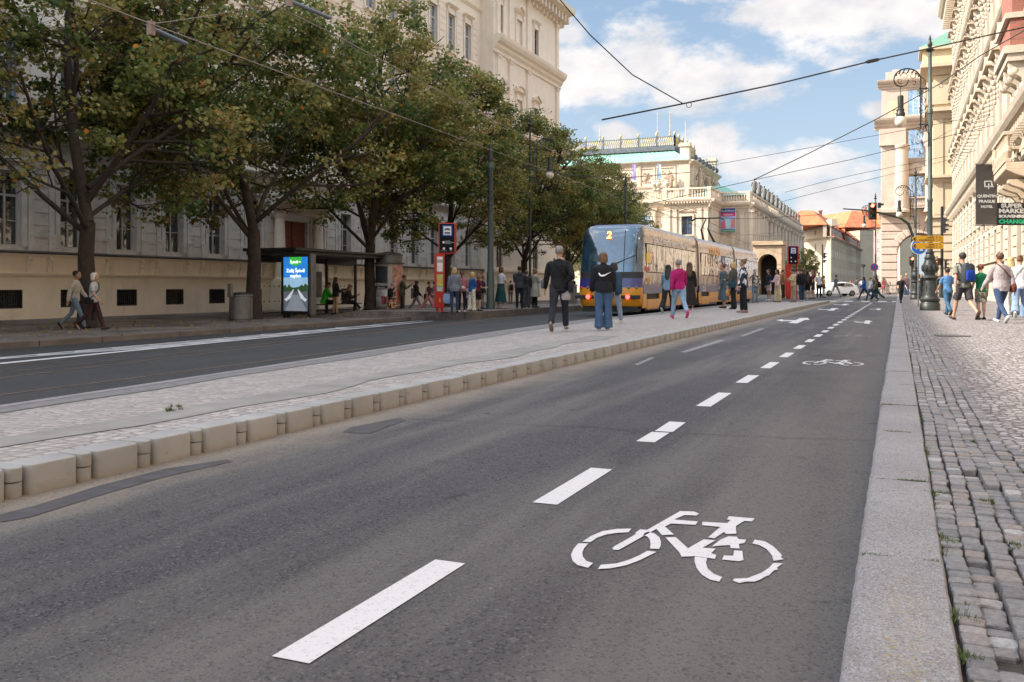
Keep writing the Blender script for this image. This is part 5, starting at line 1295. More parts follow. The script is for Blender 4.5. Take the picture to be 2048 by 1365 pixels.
m_bark = M('tree_bark', (.042, .030, .023), .95, .35, 5, .03, 14)
def leaves_mesh(name, pts, rad, flat, n_per, size, rs, hue0=0.0, tones=None):
    """a clump of leaf-sized faces round every point"""
    g = np.random.default_rng(rs); P = np.asarray(pts); k = len(P)
    cnt = g.integers(int(n_per*.6), int(n_per*1.4), k); idx = np.repeat(np.arange(k), cnt); n = len(idx)
    d = g.normal(size=(n, 3)); d /= np.linalg.norm(d, axis=1)[:, None]; r = g.random(n) ** .45
    off = d * r[:, None] * np.asarray(rad)[idx][:, None]; off[:, 2] *= flat
    c = P[idx] + off
    s = size * g.uniform(.65, 1.25, n)
    nrm = g.normal(size=(n, 3)) * .75 + np.array([0, 0, .9]); nrm /= np.linalg.norm(nrm, axis=1)[:, None]
    t = np.cross(nrm, g.normal(size=(n, 3))); t /= np.linalg.norm(t, axis=1)[:, None]; b = np.cross(nrm, t)
    shp = [(-.5, 0, 0), (-.15, .42, .06), (.25, .34, .02), (.55, 0, -.10), (.25, -.34, .02), (-.15, -.42, .06)]
    V = np.stack([c + t * (a * s)[:, None] + b * (e * s)[:, None] + nrm * (h * s)[:, None] for a, e, h in shp], 1).reshape(-1, 3)
    me = bpy.data.meshes.new(name); me.vertices.add(n*6); me.vertices.foreach_set('co', V.ravel().astype(np.float32))
    me.loops.add(n*6); me.loops.foreach_set('vertex_index', np.arange(n*6, dtype=np.int32))
    me.polygons.add(n); me.polygons.foreach_set('loop_start', np.arange(0, n*6, 6, dtype=np.int32)); me.polygons.foreach_set('loop_total', np.full(n, 6, dtype=np.int32))
    me.update()
    ct = g.normal(.36, .16, k) if tones is None else np.asarray(tones)
    tone = np.clip(ct[idx] + g.normal(0, .15, n) + hue0, 0, .90); hot = g.random(n) < .006; tone[hot] = 1
    a = me.attributes.new('tone', 'FLOAT', 'POINT'); a.data.foreach_set('value', np.repeat(tone, 6).astype(np.float32))
    me.materials.append(m_leaf); return me
def tree_mesh(seed, H=13.4, R_=5.3, fork=3.0, dens=1.0, leaf=.135, rad=.30):
    r = random.Random(seed); mb = MB(); tips = []; rads = []
    def env(p):
        z = (p.z - 7.4) / (H - 7.4 if p.z > 7.4 else 5.6); return math.sqrt(p.x**2 + p.y**2) / R_ < math.sqrt(max(0, 1 - z*z)) * r.uniform(.88, 1.06)
    def grow(p, d, ln, ra, lv):
        pts = [p.copy()]; rr = [ra]; n = 4; q = p.copy(); dd = d.copy()
        for i in range(n):
            dd = (dd + Vector((r.gauss(0, .11), r.gauss(0, .11), r.gauss(.02, .07)))).normalized(); q = q + dd * ln / n
            if lv > 0 and not env(q): break
            pts.append(q.copy()); rr.append(ra * (1 - .62 * (i+1)/n))
            if lv >= 2 and i >= 1: tips.append(q.copy()); rads.append(r.uniform(.36, .62))
        if len(pts) > 1: mb.tube(pts, rr, 7 if lv < 2 else (5 if lv < 3 else 3), cap=False)
        if lv >= 4 or len(pts) < 3:
            tips.append(pts[-1] + dd*.15); rads.append(r.uniform(.45, .8)); return
        kids = (7, 6, 4, 3)[lv] if lv < 4 else 0
        for j in range(kids):
            t = (.3 + .7 * (j + r.random()*.7) / kids); i = min(len(pts)-2, int(t*(len(pts)-1))); f = t*(len(pts)-1) - i; b = pts[i].lerp(pts[i+1], min(1, f)); 
            a = r.uniform(0, 2*PI) + j*2.4; s = R(r.uniform(38, 68)); x = dd.orthogonal().normalized(); y = dd.cross(x); nd = (dd*math.cos(s) + (x*math.cos(a) + y*math.sin(a))*math.sin(s)).normalized()
            nd.z = nd.z*.75 + .02 if lv >= 1 else nd.z; nd.normalize()
            grow(b, nd, ln * r.uniform(.5, .72), rr[min(i, len(rr)-1)] * .6, lv+1)
    # trunk
    base = [Vector((0, 0, -.25)), Vector((0, 0, .15)), Vector((.02, .01, .9)), Vector((-.03, .03, 2.0)), Vector((.02, 0, fork))]; mb.tube(base, [.42, .29, .24, .215, .20], 12, cap=False)
    grow(base[-1], Vector((.02, .05, 1)), H - fork - 1.2, .17, 0)
    na = 6
    for i in range(na):
        a = 2*PI*i/na + r.uniform(-.35, .35); el = R(r.uniform(22, 62)); grow(base[-1] + Vector((0, 0, r.uniform(-.5, 1.0))), Vector((math.cos(a)*math.cos(el), math.sin(a)*math.cos(el), math.sin(el))), r.uniform(4.6, 6.6), r.uniform(.07, .115), 1)
    if len(tips) > 820: sel = r.sample(range(len(tips)), 820); tips = [tips[i] for i in sel]; rads = [rads[i] for i in sel]
    tones = [min(.9, max(.05, r.gauss(.40, .15) + .16*math.sin(p.x*1.3 + p.z*.9 + seed) + (.26 if (p.z < 6 and p.x*math.cos(seed) + p.y*math.sin(seed) > 2.3 and r.random() < .5) else 0))) for p in tips]
    tr = mb.mesh('trunk'); tr.materials.append(m_bark); tr.polygons.foreach_set('use_smooth', [True]*len(tr.polygons))
    bm = bmesh.new(); bm.from_mesh(tr); bmesh.ops.recalc_face_normals(bm, faces=bm.faces); bm.to_mesh(tr); bm.free()
    return tr, leaves_mesh('crown', [tuple(p) for p in tips], rads, .55, int(50*dens), leaf, seed, tones=tones)
TM = [tree_mesh(s, H=h, R_=w) for s, h, w in ((3, 13.6, 4.8), (8, 13.0, 5.0), (21, 14.0, 4.6))]
def place_tree(x, y, z, i, rz, sc, label, group='street trees along the palace'):
    t = thing('linden_tree', label, 'tree', (x, y, z), rz, group); t.scale = (sc, sc, sc*1.0)
    for nm, me in zip(('trunk', 'crown'), TM[i]): o = bpy.data.objects.new(nm, me); col.objects.link(o); o.parent = t
    return t
def treeY(px, X=-22.6): return onX(px, X)[0]
for X, px, i, rz, sc, lab in ((-22.6, -560, 1, .4, 1.0, 'linden tree at the edge of the view whose crown overhangs the two strollers'),
    (-22.4, 175, 0, 1.9, 1.06, 'forked linden tree right behind the two strolling people'), (-22.8, 508, 1, 3.3, 1.14, 'linden tree beside the round litter bin'),
    (-22.6, 740, 2, .6, 1.08, 'linden tree growing behind the tram shelter bench'), (-22.6, 893, 0, 4.4, .98, 'linden tree behind the red stop pillar'),
    (-22.6, 1048, 1, 5.2, .98, 'linden tree behind the woman in the long pale coat'), (-22.6, 1140, 2, 2.6, .95, 'linden tree standing behind the man in the black sweater'),
    (-22.9, 1196, 0, .9, .86, 'farthest linden tree of the row, showing above the back of the tram')):
    place_tree(X, treeY(px, X), -.2 if px < 850 else -.15, i, rz, sc, lab)
place_tree(-37, onX(1172, -37)[0], -.2, 2, 1.2, .62, 'low bushy tree on the square seen just left of the tram', 'trees at the square')
place_tree(-27.5, 92, -.2, 1, 2.2, .95, 'linden tree set back beyond the palace corner, filling the gap left of the tram')
# bushy tree beyond the far stop, trees in front of the corner house
g = atZ(1602, 150); place_tree(g.x, g.y, 0, 1, 0, .58, 'small tree at the far tram stop in front of the ochre building', 'trees at the square')
def litter():
    r = np.random.default_rng(4); n = 500; pts = [(float(r.normal(-22.2, 1.6)), float(r.uniform(14, 60)), -.185) for _ in range(n)]
    me = leaves_mesh('fallen_leaves', pts, [.6]*n, .01, 2, .09, 77, tones=[.85]*n); o = bpy.data.objects.new('fallen_leaves', me); col.objects.link(o); tag(o, kind='stuff')
litter()
# ------------------------------------------------------------------ street furniture
m_green = M('dark_green_paint', (.026, .029, .026), .45, .25, 4, .002, 20, metal=.2, dirt=((.09, .10, .09), 8, .6, .5))
m_greenp = M('pole_green_grey', (.060, .075, .067), .5, .2, 3, metal=.2, dirt=((.16, .17, .15), 6, .58, .5))
m_globe = M('lamp_globe', (.62, .56, .46), .25, .12, 4, dirt=((.40, .27, .14), 2, .5, .5))
m_black = M('black_metal', (.018, .017, .016), .35, .3, 6)
m_grey_m = M('brushed_grey_metal', (.16, .155, .15), .45, .2, 5, metal=.5)
m_white = M('white_print', (.62, .62, .61), .5, .03, 5)
m_red = M('red_enamel', (.42, .014, .010), .35, .10, 3)
m_bluesg = M('blue_sign', (.012, .11, .46), .35, .08, 3)
m_yellow = M('yellow_sign', (.55, .28, .01), .4, .06, 3)
m_conc2 = M('litter_bin_concrete', (.15, .135, .12), .8, .2, 8)

def ornate_lamp(name, label, x, y, z, h, arm=True, big=True, side=-1, group='cast iron street lamps'):
    t = thing(name, label, 'street lamp', (x, y, z), 0, group)
    b = MB()
    if big:
        pr = [(.37, 0), (.37, .24), (.345, .27), (.32, .33), (.36, .38), (.36, .44), (.29, .50), (.27, .60), (.235, 1.10), (.225, 1.15), (.27, 1.22), (.32, 1.27), (.30, 1.31), (.20, 1.36), (.205, 1.42), (.26, 1.52), (.275, 1.62), (.25, 1.78), (.20, 1.92), (.19, 2.0), (.215, 2.04), (.17, 2.10), (.14, 2.18), (.165, 2.24), (.115, 2.30)]
        b.lathe(pr, n=28)
        for i in range(12):                           # acanthus leaves on the vase and the drum
            a = 2*PI*i/12; b.ell((.262*math.cos(a), .262*math.sin(a), 1.64), (.05, .05, .14), 6, 5); b.ell((.24*math.cos(a), .24*math.sin(a), .85), (.03, .03, .20 if i % 3 else .1), 6, 5)
        b.build('base', m_green, t, smooth='auto')
        p = MB(); zt = h - .75; p.lathe([(.10, 2.28), (.092, 4.2), (.105, 4.22), (.105, 4.32), (.085, 4.36), (.075, zt - 2.4), (.10, zt - 2.38), (.10, zt - 2.2), (.072, zt - 2.16), (.065, zt)], n=16); p.build('pole', m_greenp, t, smooth='auto')
    else:
        b.lathe([(.22, 0), (.22, .3), (.17, .4), (.15, .9), (.19, 1.0), (.14, 1.2), (.17, 1.45), (.12, 1.7), (.08, 1.85)], n=16); b.build('base', m_green, t, smooth='auto')
        p = MB(); zt = h - .5; p.lathe([(.07, 1.84), (.05, zt)], n=10); p.build('pole', m_green, t, smooth='auto')
    f = MB(); f.lathe([(.065, 0), (.15, .06), (.17, .1), (.09, .14), (.06, .2), (.09, .28), (.085, .36), (.04, .44), (.05, .5), (.01, .68)], (0, 0, zt), 12); f.build('finial', m_green, t, smooth='auto')
    if arm:
        g = MB(); sd = Vector((CT, ST, 0)) * side; q = lambda u, w: sd*u + Vector((0, 0, w)); za = zt - 1.05; sc = 1 if big else .95
        # two uprights, the big hook and its scrolls
        arc = [q((.36 + (.52*(1-math.cos(a)))*sc), za + .42*math.sin(a)*sc) for a in np.linspace(0, PI, 13)]
        g.tube([q(.36, za - 1.9), q(.36, za)] + arc[1:], .026, 6)
        curl = [q(1.40*sc - .28 + .28*math.cos(a)*(1 - .0), za - .02 - .26*math.sin(a)) for a in np.linspace(0, PI, 8)]; g.tube(curl, .024, 6)
        for k, (cu, cw, r0, t0) in enumerate(((.98, .12, .17, 0), (.68, .14, .14, 2.5), (1.15, -.05, .13, 4), (.62, -.15, .10, 1), (.2, -1.9, .12, 3.6), (.45, -1.95, .1, 0.5))):
            g.tube([q(cu*sc + r0*(1-i/14)*math.cos(t0 + i*.55), za + cw + r0*(1-i/14)*math.sin(t0 + i*.55)) for i in range(12)], [.016 - .0008*i for i in range(12)], 5)
        for i in range(7): a = PI*(.12 + i*.11); g.tube([q(.36 + .52*(1-math.cos(a)), za + .40*math.sin(a)), q(.40 + .50*(1-math.cos(a + .12)), za + .26*math.sin(a + .12))], [.02, .035], 5)
        g.tube([q(.16, za - 1.9), q(.16, za - .1), q(.24, za + .02), q(.6, za + .28)], .014, 5)
        for w in (za - .35, za - 1.75): g.tube([q(0, w), q(.42, w)], .026, 6); g.ell(q(.16, w), (.06, .06, .06), 8, 6)
        for w in (za - .8, za - 1.1, za - 1.4): g.tube([q(.26 + .08*math.cos(a), w + .13*math.sin(a)) for a in np.linspace(0, 2*PI, 9)], .012, 4)
        g.tube([q(.2, za - 1.8), q(.05, za - 2.15), q(.0, za - 2.4)], .014, 5); g.build('bracket', m_green, t, smooth='auto')
        l = MB(); c = q(1.14*sc, za - .28); l.tube([c, c - Vector((0, 0, .42))], .014, 6); l.lathe([(.02, 0), (.10, .01), (.11, -.05), (.10, -.48), (.14, -.52), (.13, -.62), (.17, -.68), (.16, -.78), (.13, -.80)], c - Vector((0, 0, .36)), 14); l.build('lantern', m_green, t, smooth='auto')
        e = MB(); e.ell(c - Vector((0, 0, 1.34)), (.215, .215, .23), 18, 12); e.build('lamp_globe', m_globe, t, smooth=True)
    return t
g0 = atZ(1860, FPX*(CAMH-.12)/(621-HOR)); zl = .115
LX, LY = g0.x, g0.y
ornate_lamp('street_lamp', 'big cast iron street lamp with ornate vase base carrying yellow direction boards', LX, LY, zl, 10.75)
g1 = atZ(1831, 64); ornate_lamp('street_lamp', 'second cast iron lamp with hooked bracket, just beyond the blue arrow sign', g1.x, g1.y, .118, 9.4, big=True)
g2 = atZ(1751, 92); ornate_lamp('street_lamp', 'distant scroll armed lamp rising behind the red signal above the crossing', g2.x, g2.y, 0, 10.6, big=True)
g3 = onX(1077, -18.6); ornate_lamp('street_lamp', 'slim dark lamp post with single globe beside the trees and tram', -18.6, onX(1077, -17.4)[0] + 1.8, -.18, 11.7 - 1.2, big=False, side=1)
# tram mast on the left kerb and thinner mast further on
def mast(label, X, px, ztop, r, z0=-.0):
    Y = onX(px, X)[0]; t = thing('tram_mast', label, 'mast', (X, Y, z0), 0, 'masts holding the tram wires'); b = MB(); b.lathe([(r*1.5, 0), (r*1.5, .25), (r*1.3, .3), (r*1.25, 1.6), (r, 1.7), (r*.8, ztop-1.2), (r*1.1, ztop-1.15), (r*1.0, ztop-.9)], n=14); b.build('pole', m_greenp, t, smooth='auto')
    f = MB(); f.lathe([(r*.6, ztop-.92), (r*1.1, ztop-.75), (r*.5, ztop-.5), (r*.7, ztop-.3), (.01, ztop)], n=12); f.build('finial', m_green, t, smooth='auto'); 
    for w in (.62, .66, .7): c = MB(); c.lathe([(r*1.15, 0), (r*1.2, .04), (r*1.15, .08)], (0, 0, ztop*w), 12); c.build('clamp', m_black, t)
    return t
mast('pale green tram mast in front of the trees, left of the woman in teal skirt', -16.6, 981, 7.4, .135, .03)
mast('slim mast with wire bracket rising beside the back of the tram', -17.5, 1251, 8.9, .09, -.1)
# direction boards and the round arrow sign
def arrow_board(label, z, words, num):
    t = thing('direction_sign', label, 'sign', (LX, LY, z), TH, 'yellow direction boards on the lamp'); w = 1.22; h = .24
    x1 = .36; x0 = x1 - w; yy = -.32
    b = MB(); b.prism([(x0, 0), (x0 + .16, -h/2), (x1, -h/2), (x1, h/2), (x0 + .16, h/2)], yy - .03, yy, 'y'); b.build('board', m_yellow, t)
    k = MB(); k.prism([(x0 + .035, 0), (x0 + .16, -h*.36), (x0 + .135, 0), (x0 + .16, h*.36)], yy - .036, yy - .031, 'y'); k.build('arrow_mark', m_black, t)
    k = MB(); k.box(x1 - .27, x1 - .262, yy - .035, yy - .031, -h/2, h/2); k.build('divider', m_black, t)
    for i, s_ in enumerate(words): text(s_, .085, m_black, t, (x1 - .36, yy - .034, .05 - .1*i), (PI/2, 0, 0), align='RIGHT', bold=.001)
    for i, s_ in enumerate(num): text(s_, .075, m_black, t, (x1 - .13, yy - .034, .05 - .1*i), (PI/2, 0, 0))
    c = MB(); c.box(-.05, .05, yy, -.06, -.05, .05); c.build('bracket', m_grey_m, t)
arrow_board('upper yellow direction board on the big lamp, reading ANDĚL and KOLBENOVA', 2.87 - .0, ['ANDĚL', 'HOLEŠOVICE P'], ['2 3', '1 7'])
arrow_board('lower yellow direction board on the big lamp, with a white sticker', 2.60, ['JUNG', 'FLORA P'], ['8', '1 2'])
def arrow_sign():
    p = G(1836.5, 614, .12); t = thing('road_sign', 'round blue road sign with white left turn arrow in front of lamp base', 'road sign', (p.x, p.y, .115), TH)
    s = FPX / ((p.y*CT - p.x*ST)); zc = CAMH + (HOR-494)/s
    q = MB(); q.lathe([(.032, 0), (.032, zc + .42 - .115)], n=10); q.build('post', m_grey_m, t, smooth='auto')
    zc -= .115; r = .36
    b = MB(); b.prism([(r*math.cos(a), zc + r*math.sin(a)) for a in np.linspace(0, 2*PI, 41)[:-1]], -.07, -.045, 'y'); b.build('white_rim', m_white, t)
    b = MB(); b.prism([(r*.92*math.cos(a), zc + r*.92*math.sin(a)) for a in np.linspace(0, 2*PI, 41)[:-1]], -.076, -.0705, 'y'); b.build('disc', m_bluesg, t)
    a = MB(); a.prism([(-.27, zc), (-.10, zc+.14), (-.10, zc+.06), (.04, zc+.06), (.04, zc+.20), (.17, zc+.20), (.17, zc-.19), (.04, zc-.19), (.04, zc-.06), (-.10, zc-.06), (-.10, zc-.14)], -.081, -.0765, 'y'); a.build('arrow', m_white, t)
arrow_sign()
def signal_head(parent, c, facing, lens=3, lit=None, s=1.0, name='signal_head'):
    """facing: angle of rotation about z; lenses look along local -Y"""
    T = Matrix.Translation(c) @ Matrix.Rotation(facing, 4, 'Z')
    b = MB(T); h = .30*lens*s; b.box(-.16*s, .16*s, 0, .16*s, -h/2, h/2); 
    for i in range(lens):
        z = h/2 - .15*s - .30*s*i
        rings = [[(.12*s*math.cos(a), yy, z + .12*s*math.sin(a)) for a in np.linspace(.0, PI, 9)] for yy in (-.0, -.17*s)]
        for (p, q), (u, v) in zip(zip(rings[0][:-1], rings[0][1:]), zip(rings[1][:-1], rings[1][1:])): b.face([p, q, v, u]); 
    o = b.build(name, m_black, parent, norm=False)
    for i in range(lens):
        z = h/2 - .15*s - .30*s*i; l = MB(T); l.prism([(.10*s*math.cos(a), z + .10*s*math.sin(a)) for a in np.linspace(0, 2*PI, 17)[:-1]], -.02, -.001, 'y')
        mat = M('red_signal_lit', (1, .12, .06), .4, .02, emit=2.2) if lit == i else M('dark_lens_%d' % i, ((.10, .01, .008), (.10, .05, .006), (.008, .06, .03))[i % 3], .3)
        l.build('lens', mat, o)
    return o
def overhead_signal():
    b0 = atZ(1826, 66); t = thing('traffic_light', 'overhead traffic signal on a curved green arm, showing red above the road', 'traffic light', (b0.x, b0.y, .118)); sd = Vector((-CT, -ST, 0)); Zc = 66; px = Zc/FPX
    m = MB(); pts = [(0, 0)] ; 
    P_ = [(1826, 618), (1826, 500), (1825, 470), (1817, 448), (1800, 436), (1770, 428), (1730, 421), (1686, 418)]
    pl = [sd*((1826-x)*px) + Vector((0, 0, zpx(y, Zc)-.118)) for x, y in P_]; pl[0].z = 0; m.tube(pl, [.14, .12, .11, .1, .09, .08, .06, .045], 10); m.tube([pl[0], pl[0]+Vector((0, 0, .9))], [.2, .17], 10); m.build('arm', m_greenp, t, smooth='auto')
    c = sd*((1826-1745)*px) + Vector((0, 0, zpx(423, Zc)-.118)); signal_head(t, c + Vector((0, -.2, 0)), TH, 3, 0, 1.35)
    bb = MB(Matrix.Translation(c + Vector((.05, -.02, 0))) @ Matrix.Rotation(TH, 4, 'Z')); bb.box(-.26, .26, 0, .03, -.62, .62); bb.build('backing_board', m_black, t)
    signal_head(t, c + Vector((.55, .1, .42)), TH + R(75), 1, None, 1.2, 'side_signal')
overhead_signal()
def post_light(label, px, feet, gz, heads, h, group='traffic signals at the crossing', r=.055):
    p = G(px, feet, gz); Zc = p.y*CT - p.x*ST; t = thing('traffic_light', label, 'traffic light', (p.x, p.y, gz), TH, group); q = MB(); q.lathe([(r*1.6, 0), (r*1.5, .35), (r, .4), (r*.9, h)], n=10); q.build('post', m_black, t, smooth='auto')
    for dx, py, n, lit, rot, sc in heads: signal_head(t, Vector((dx, -.08, zpx(py, Zc)-gz)), rot, n, lit, sc)
    return t
post_light('signal post with lit red light left of the ornate lamp base', 1825, 599, .118, [(-.05, 522, 2, 0, 0, 1.0), (-.02, 529, 1, None, 0, .9)], 2.9, r=.09)
post_light('tall dark signal post right of the ornate lamp, with two high grey heads', 1884, 596, .118, [(.25, 452, 3, None, R(60), 1.3), (-.2, 524, 2, None, 0, 1.0), (.35, 530, 3, None, R(60), 1.0)], 7.4, r=.12)
post_light('slim signal post with small ring sign beside the tall dark one', 1874, 594, .118, [(0, 523, 1, 0, 0, .9)], 3.6, r=.05)
post_light('grey signal post at the end of the platform with heads turned sideways', 1645, 590, .0, [(.3, 512, 2, None, R(80), 1.2), (.3, 523, 1, None, R(80), 1.2)], 6.2, r=.09)
post_light('low amber signal on the refuge beyond the crossing', 1727, 588, .0, [(0, 532, 1, None, R(20), 1.4)], 4.2, r=.06)
def nostop():
    Zc = 90; c = atZ(1749, Zc); t = thing('road_sign', 'round blue and red no stopping sign on the lamp by the crossing', 'road sign', (c.x, c.y-.5, zpx(535, Zc)), TH)
    for r, y0, m_, nm in ((.38, 0, m_red, 'rim'), (.31, -.01, m_bluesg, 'disc')): b = MB(); b.prism([(r*math.cos(a), r*math.sin(a)) for a in np.linspace(0, 2*PI, 33)[:-1]], y0-.02, y0-.002 if y0 else .0, 'y'); b.build(nm, m_, t)
    b = MB(); 
    for s_ in (-1, 1): b.prism([(-.23, -.18*s_-.03), (-.18, -.23*s_+.0), (.23, .18*s_), (.18, .23*s_)], -.045 - .002*s_, -.032, 'y')
    b.build('cross_bars', m_red, t); b = MB(); b.tube([(0, .02, -(zpx(535, Zc))), (0, .02, .3)], .04, 8); b.build('post', m_grey_m, t)
nostop()
# the low railing by the crossing
def railing():
    A = atZ(1757, 84, z=.1); B = atZ(1800, 86, z=.1); t = thing('guard_rail', 'low pale guard rail along the far pavement by the crossing', 'railing', (A.x, A.y, 0)); d = B - A; m = MB(); 
    for h in (.45, .78, 1.1): m.tube([Vector((0, 0, h)), Vector((d.x, d.y, h))], .03, 6)
    for k in np.linspace(0, 1, 4): m.tube([Vector((d.x*k, d.y*k, 0)), Vector((d.x*k, d.y*k, 1.1))], .035, 6)
    m.build('rail', m_white, t)
railing()

# hotel banner and shop sign
def hotel_banner():
    X = 5.05; Zc_ = 56; c = atZ(1973, Zc_); t = thing('hotel_banner', 'tall dark grey hotel banner hung out from the facade beside the balcony', 'banner', (c.x, c.y, zpx(450, Zc_)), TH); s = Zc_/FPX; W = 43*s; H = 120*s
    b = MB(); n = 10; b.rings([[(-W/2, -.01, H*i/n), (W/2, -.01 + .03*math.sin(i*.9), H*i/n), (W/2, .01 + .03*math.sin(i*.9), H*i/n), (-W/2, .01, H*i/n)] for i in range(n+1)]); b.build('cloth', M('charcoal_banner', (.075, .066, .062), .75, .06, 2), t)
    for z_ in (-.04, H+.04): r = MB(); r.tube([(-W/2-.05, 0, z_), (W/2 + 1.1, 0, z_)], .025, 8); r.build('banner_rod', m_black, t)
    for i, s_ in enumerate(('QUENTIN', 'PRAGUE', 'HOTEL')): text(s_, .24 if i < 2 else .21, m_white, t, (0, -.05, H*(.475 - .088*i)), (PI/2, 0, 0), sx=1.12, bold=.008)
    q = MB(); zc = H*.68; 
    for a in ((-.24, .24, .13, .19), (-.24, -.18, -.13, .19), (.18, .24, -.13, .19), (-.24, .1, -.19, -.13)): q.box(a[0]+.08, a[1]+.08, -.06, -.052, zc + a[2], zc + a[3])
    q.box(.08, .14, -.06, -.052, zc-.3, zc+.02); q.box(.1, .42, -.06, -.052, zc-.2, zc-.14); q.box(.3, .36, -.06, -.052, zc-.19, zc-.02); q.build('emblem', m_white, t)
hotel_banner()
def market_sign():
    Zc_ = 44; c = atZ(2030, Zc_); t = thing('shop_sign', 'black hanging sign reading SUPER MARKET SOUVENIRS CHANGE', 'sign', (c.x, c.y, zpx(451, Zc_)), TH); s = Zc_/FPX; W = 74*s; H = 45*s
    b = MB(); b.box(-W/2, W/2, -.05, .05, 0, H); b.build('panel', M('sign_black', (.015, .014, .014), .4, .1), t, bevel=.01)
    for i, (s_, sz, mm, wd) in enumerate((('SUPER', .27, m_white, 1.05), ('MARKET', .30, m_white, 1.42), ('SOUVENIRS', .19, m_white, 1.24), ('CHANGE', .27, M('green_print', (.02, .45, .22), .5), 1.34))): text(s_, sz*.98, mm, t, (-W/2 + .08 + wd/2 + (.1 if i == 0 else 0), -.056, H*(.86 - .235*i)), (PI/2, 0, 0), fit=wd, bold=.012)
    r = MB(); r.tube([(-W/2 + .1, 0, H + .28), (W/2 + .6, 0, H + .28)], .02, 6); 
    for x in (-W/2 + .15, W/2 - .1): r.tube([(x, 0, H), (x, 0, H + .28)], .01, 5)
    r.build('hanger', m_black, t)
market_sign()

# litter bin, service post
def bin_():
    p = G(482, 641, -.2); t = thing('litter_bin', 'round dark litter bin standing left of a linden trunk', 'litter bin', (p.x, p.y, -.2)); b = MB(); b.lathe([(.36, 0), (.36, .04), (.40, .06), (.40, .86), (.42, .88), (.42, .93)], n=28); b.build('drum', m_grey_m, t, smooth='auto')
    l = MB(); l.lathe([(.42, .932), (.40, .98), (.30, 1.02), (.02, 1.04)], n=28); l.build('lid', m_black, t, smooth='auto'); s = MB()
    for i in range(28): a = 2*PI*i/28; s.tube([(.405*math.cos(a), .405*math.sin(a), .1), (.405*math.cos(a), .405*math.sin(a), .84)], .008, 4)
    s.build('ribbing', m_grey_m, t)
    p = G(459, 642, -.2); t = thing('hydrant_post', 'thin leaning post with a small grey box on top beside the litter bin', 'post', (p.x, p.y, -.2)); b = MB(); b.tube([(0, 0, 0), (.03, .02, 1.1)], .035, 8); b.build('post', m_black, t); b = MB(); b.box(-.07, .13, -.07, .07, .85, 1.35, top=.02); b.build('box', m_grey_m, t, bevel=.015)
    p = G(1143, 607, .05); t = thing('litter_bin', 'square concrete litter bin beside the tram, behind the walking man', 'litter bin', (p.x, p.y, .04)); b = MB(); b.box(-.28, .28, -.28, .28, 0, 1.0, top=.02); b.build('body', m_conc2, t, bevel=.03); b = MB(); b.box(-.31, .31, -.31, .31, 1.003, 1.12, top=.05); b.build('lid', m_black, t, bevel=.02)
bin_()

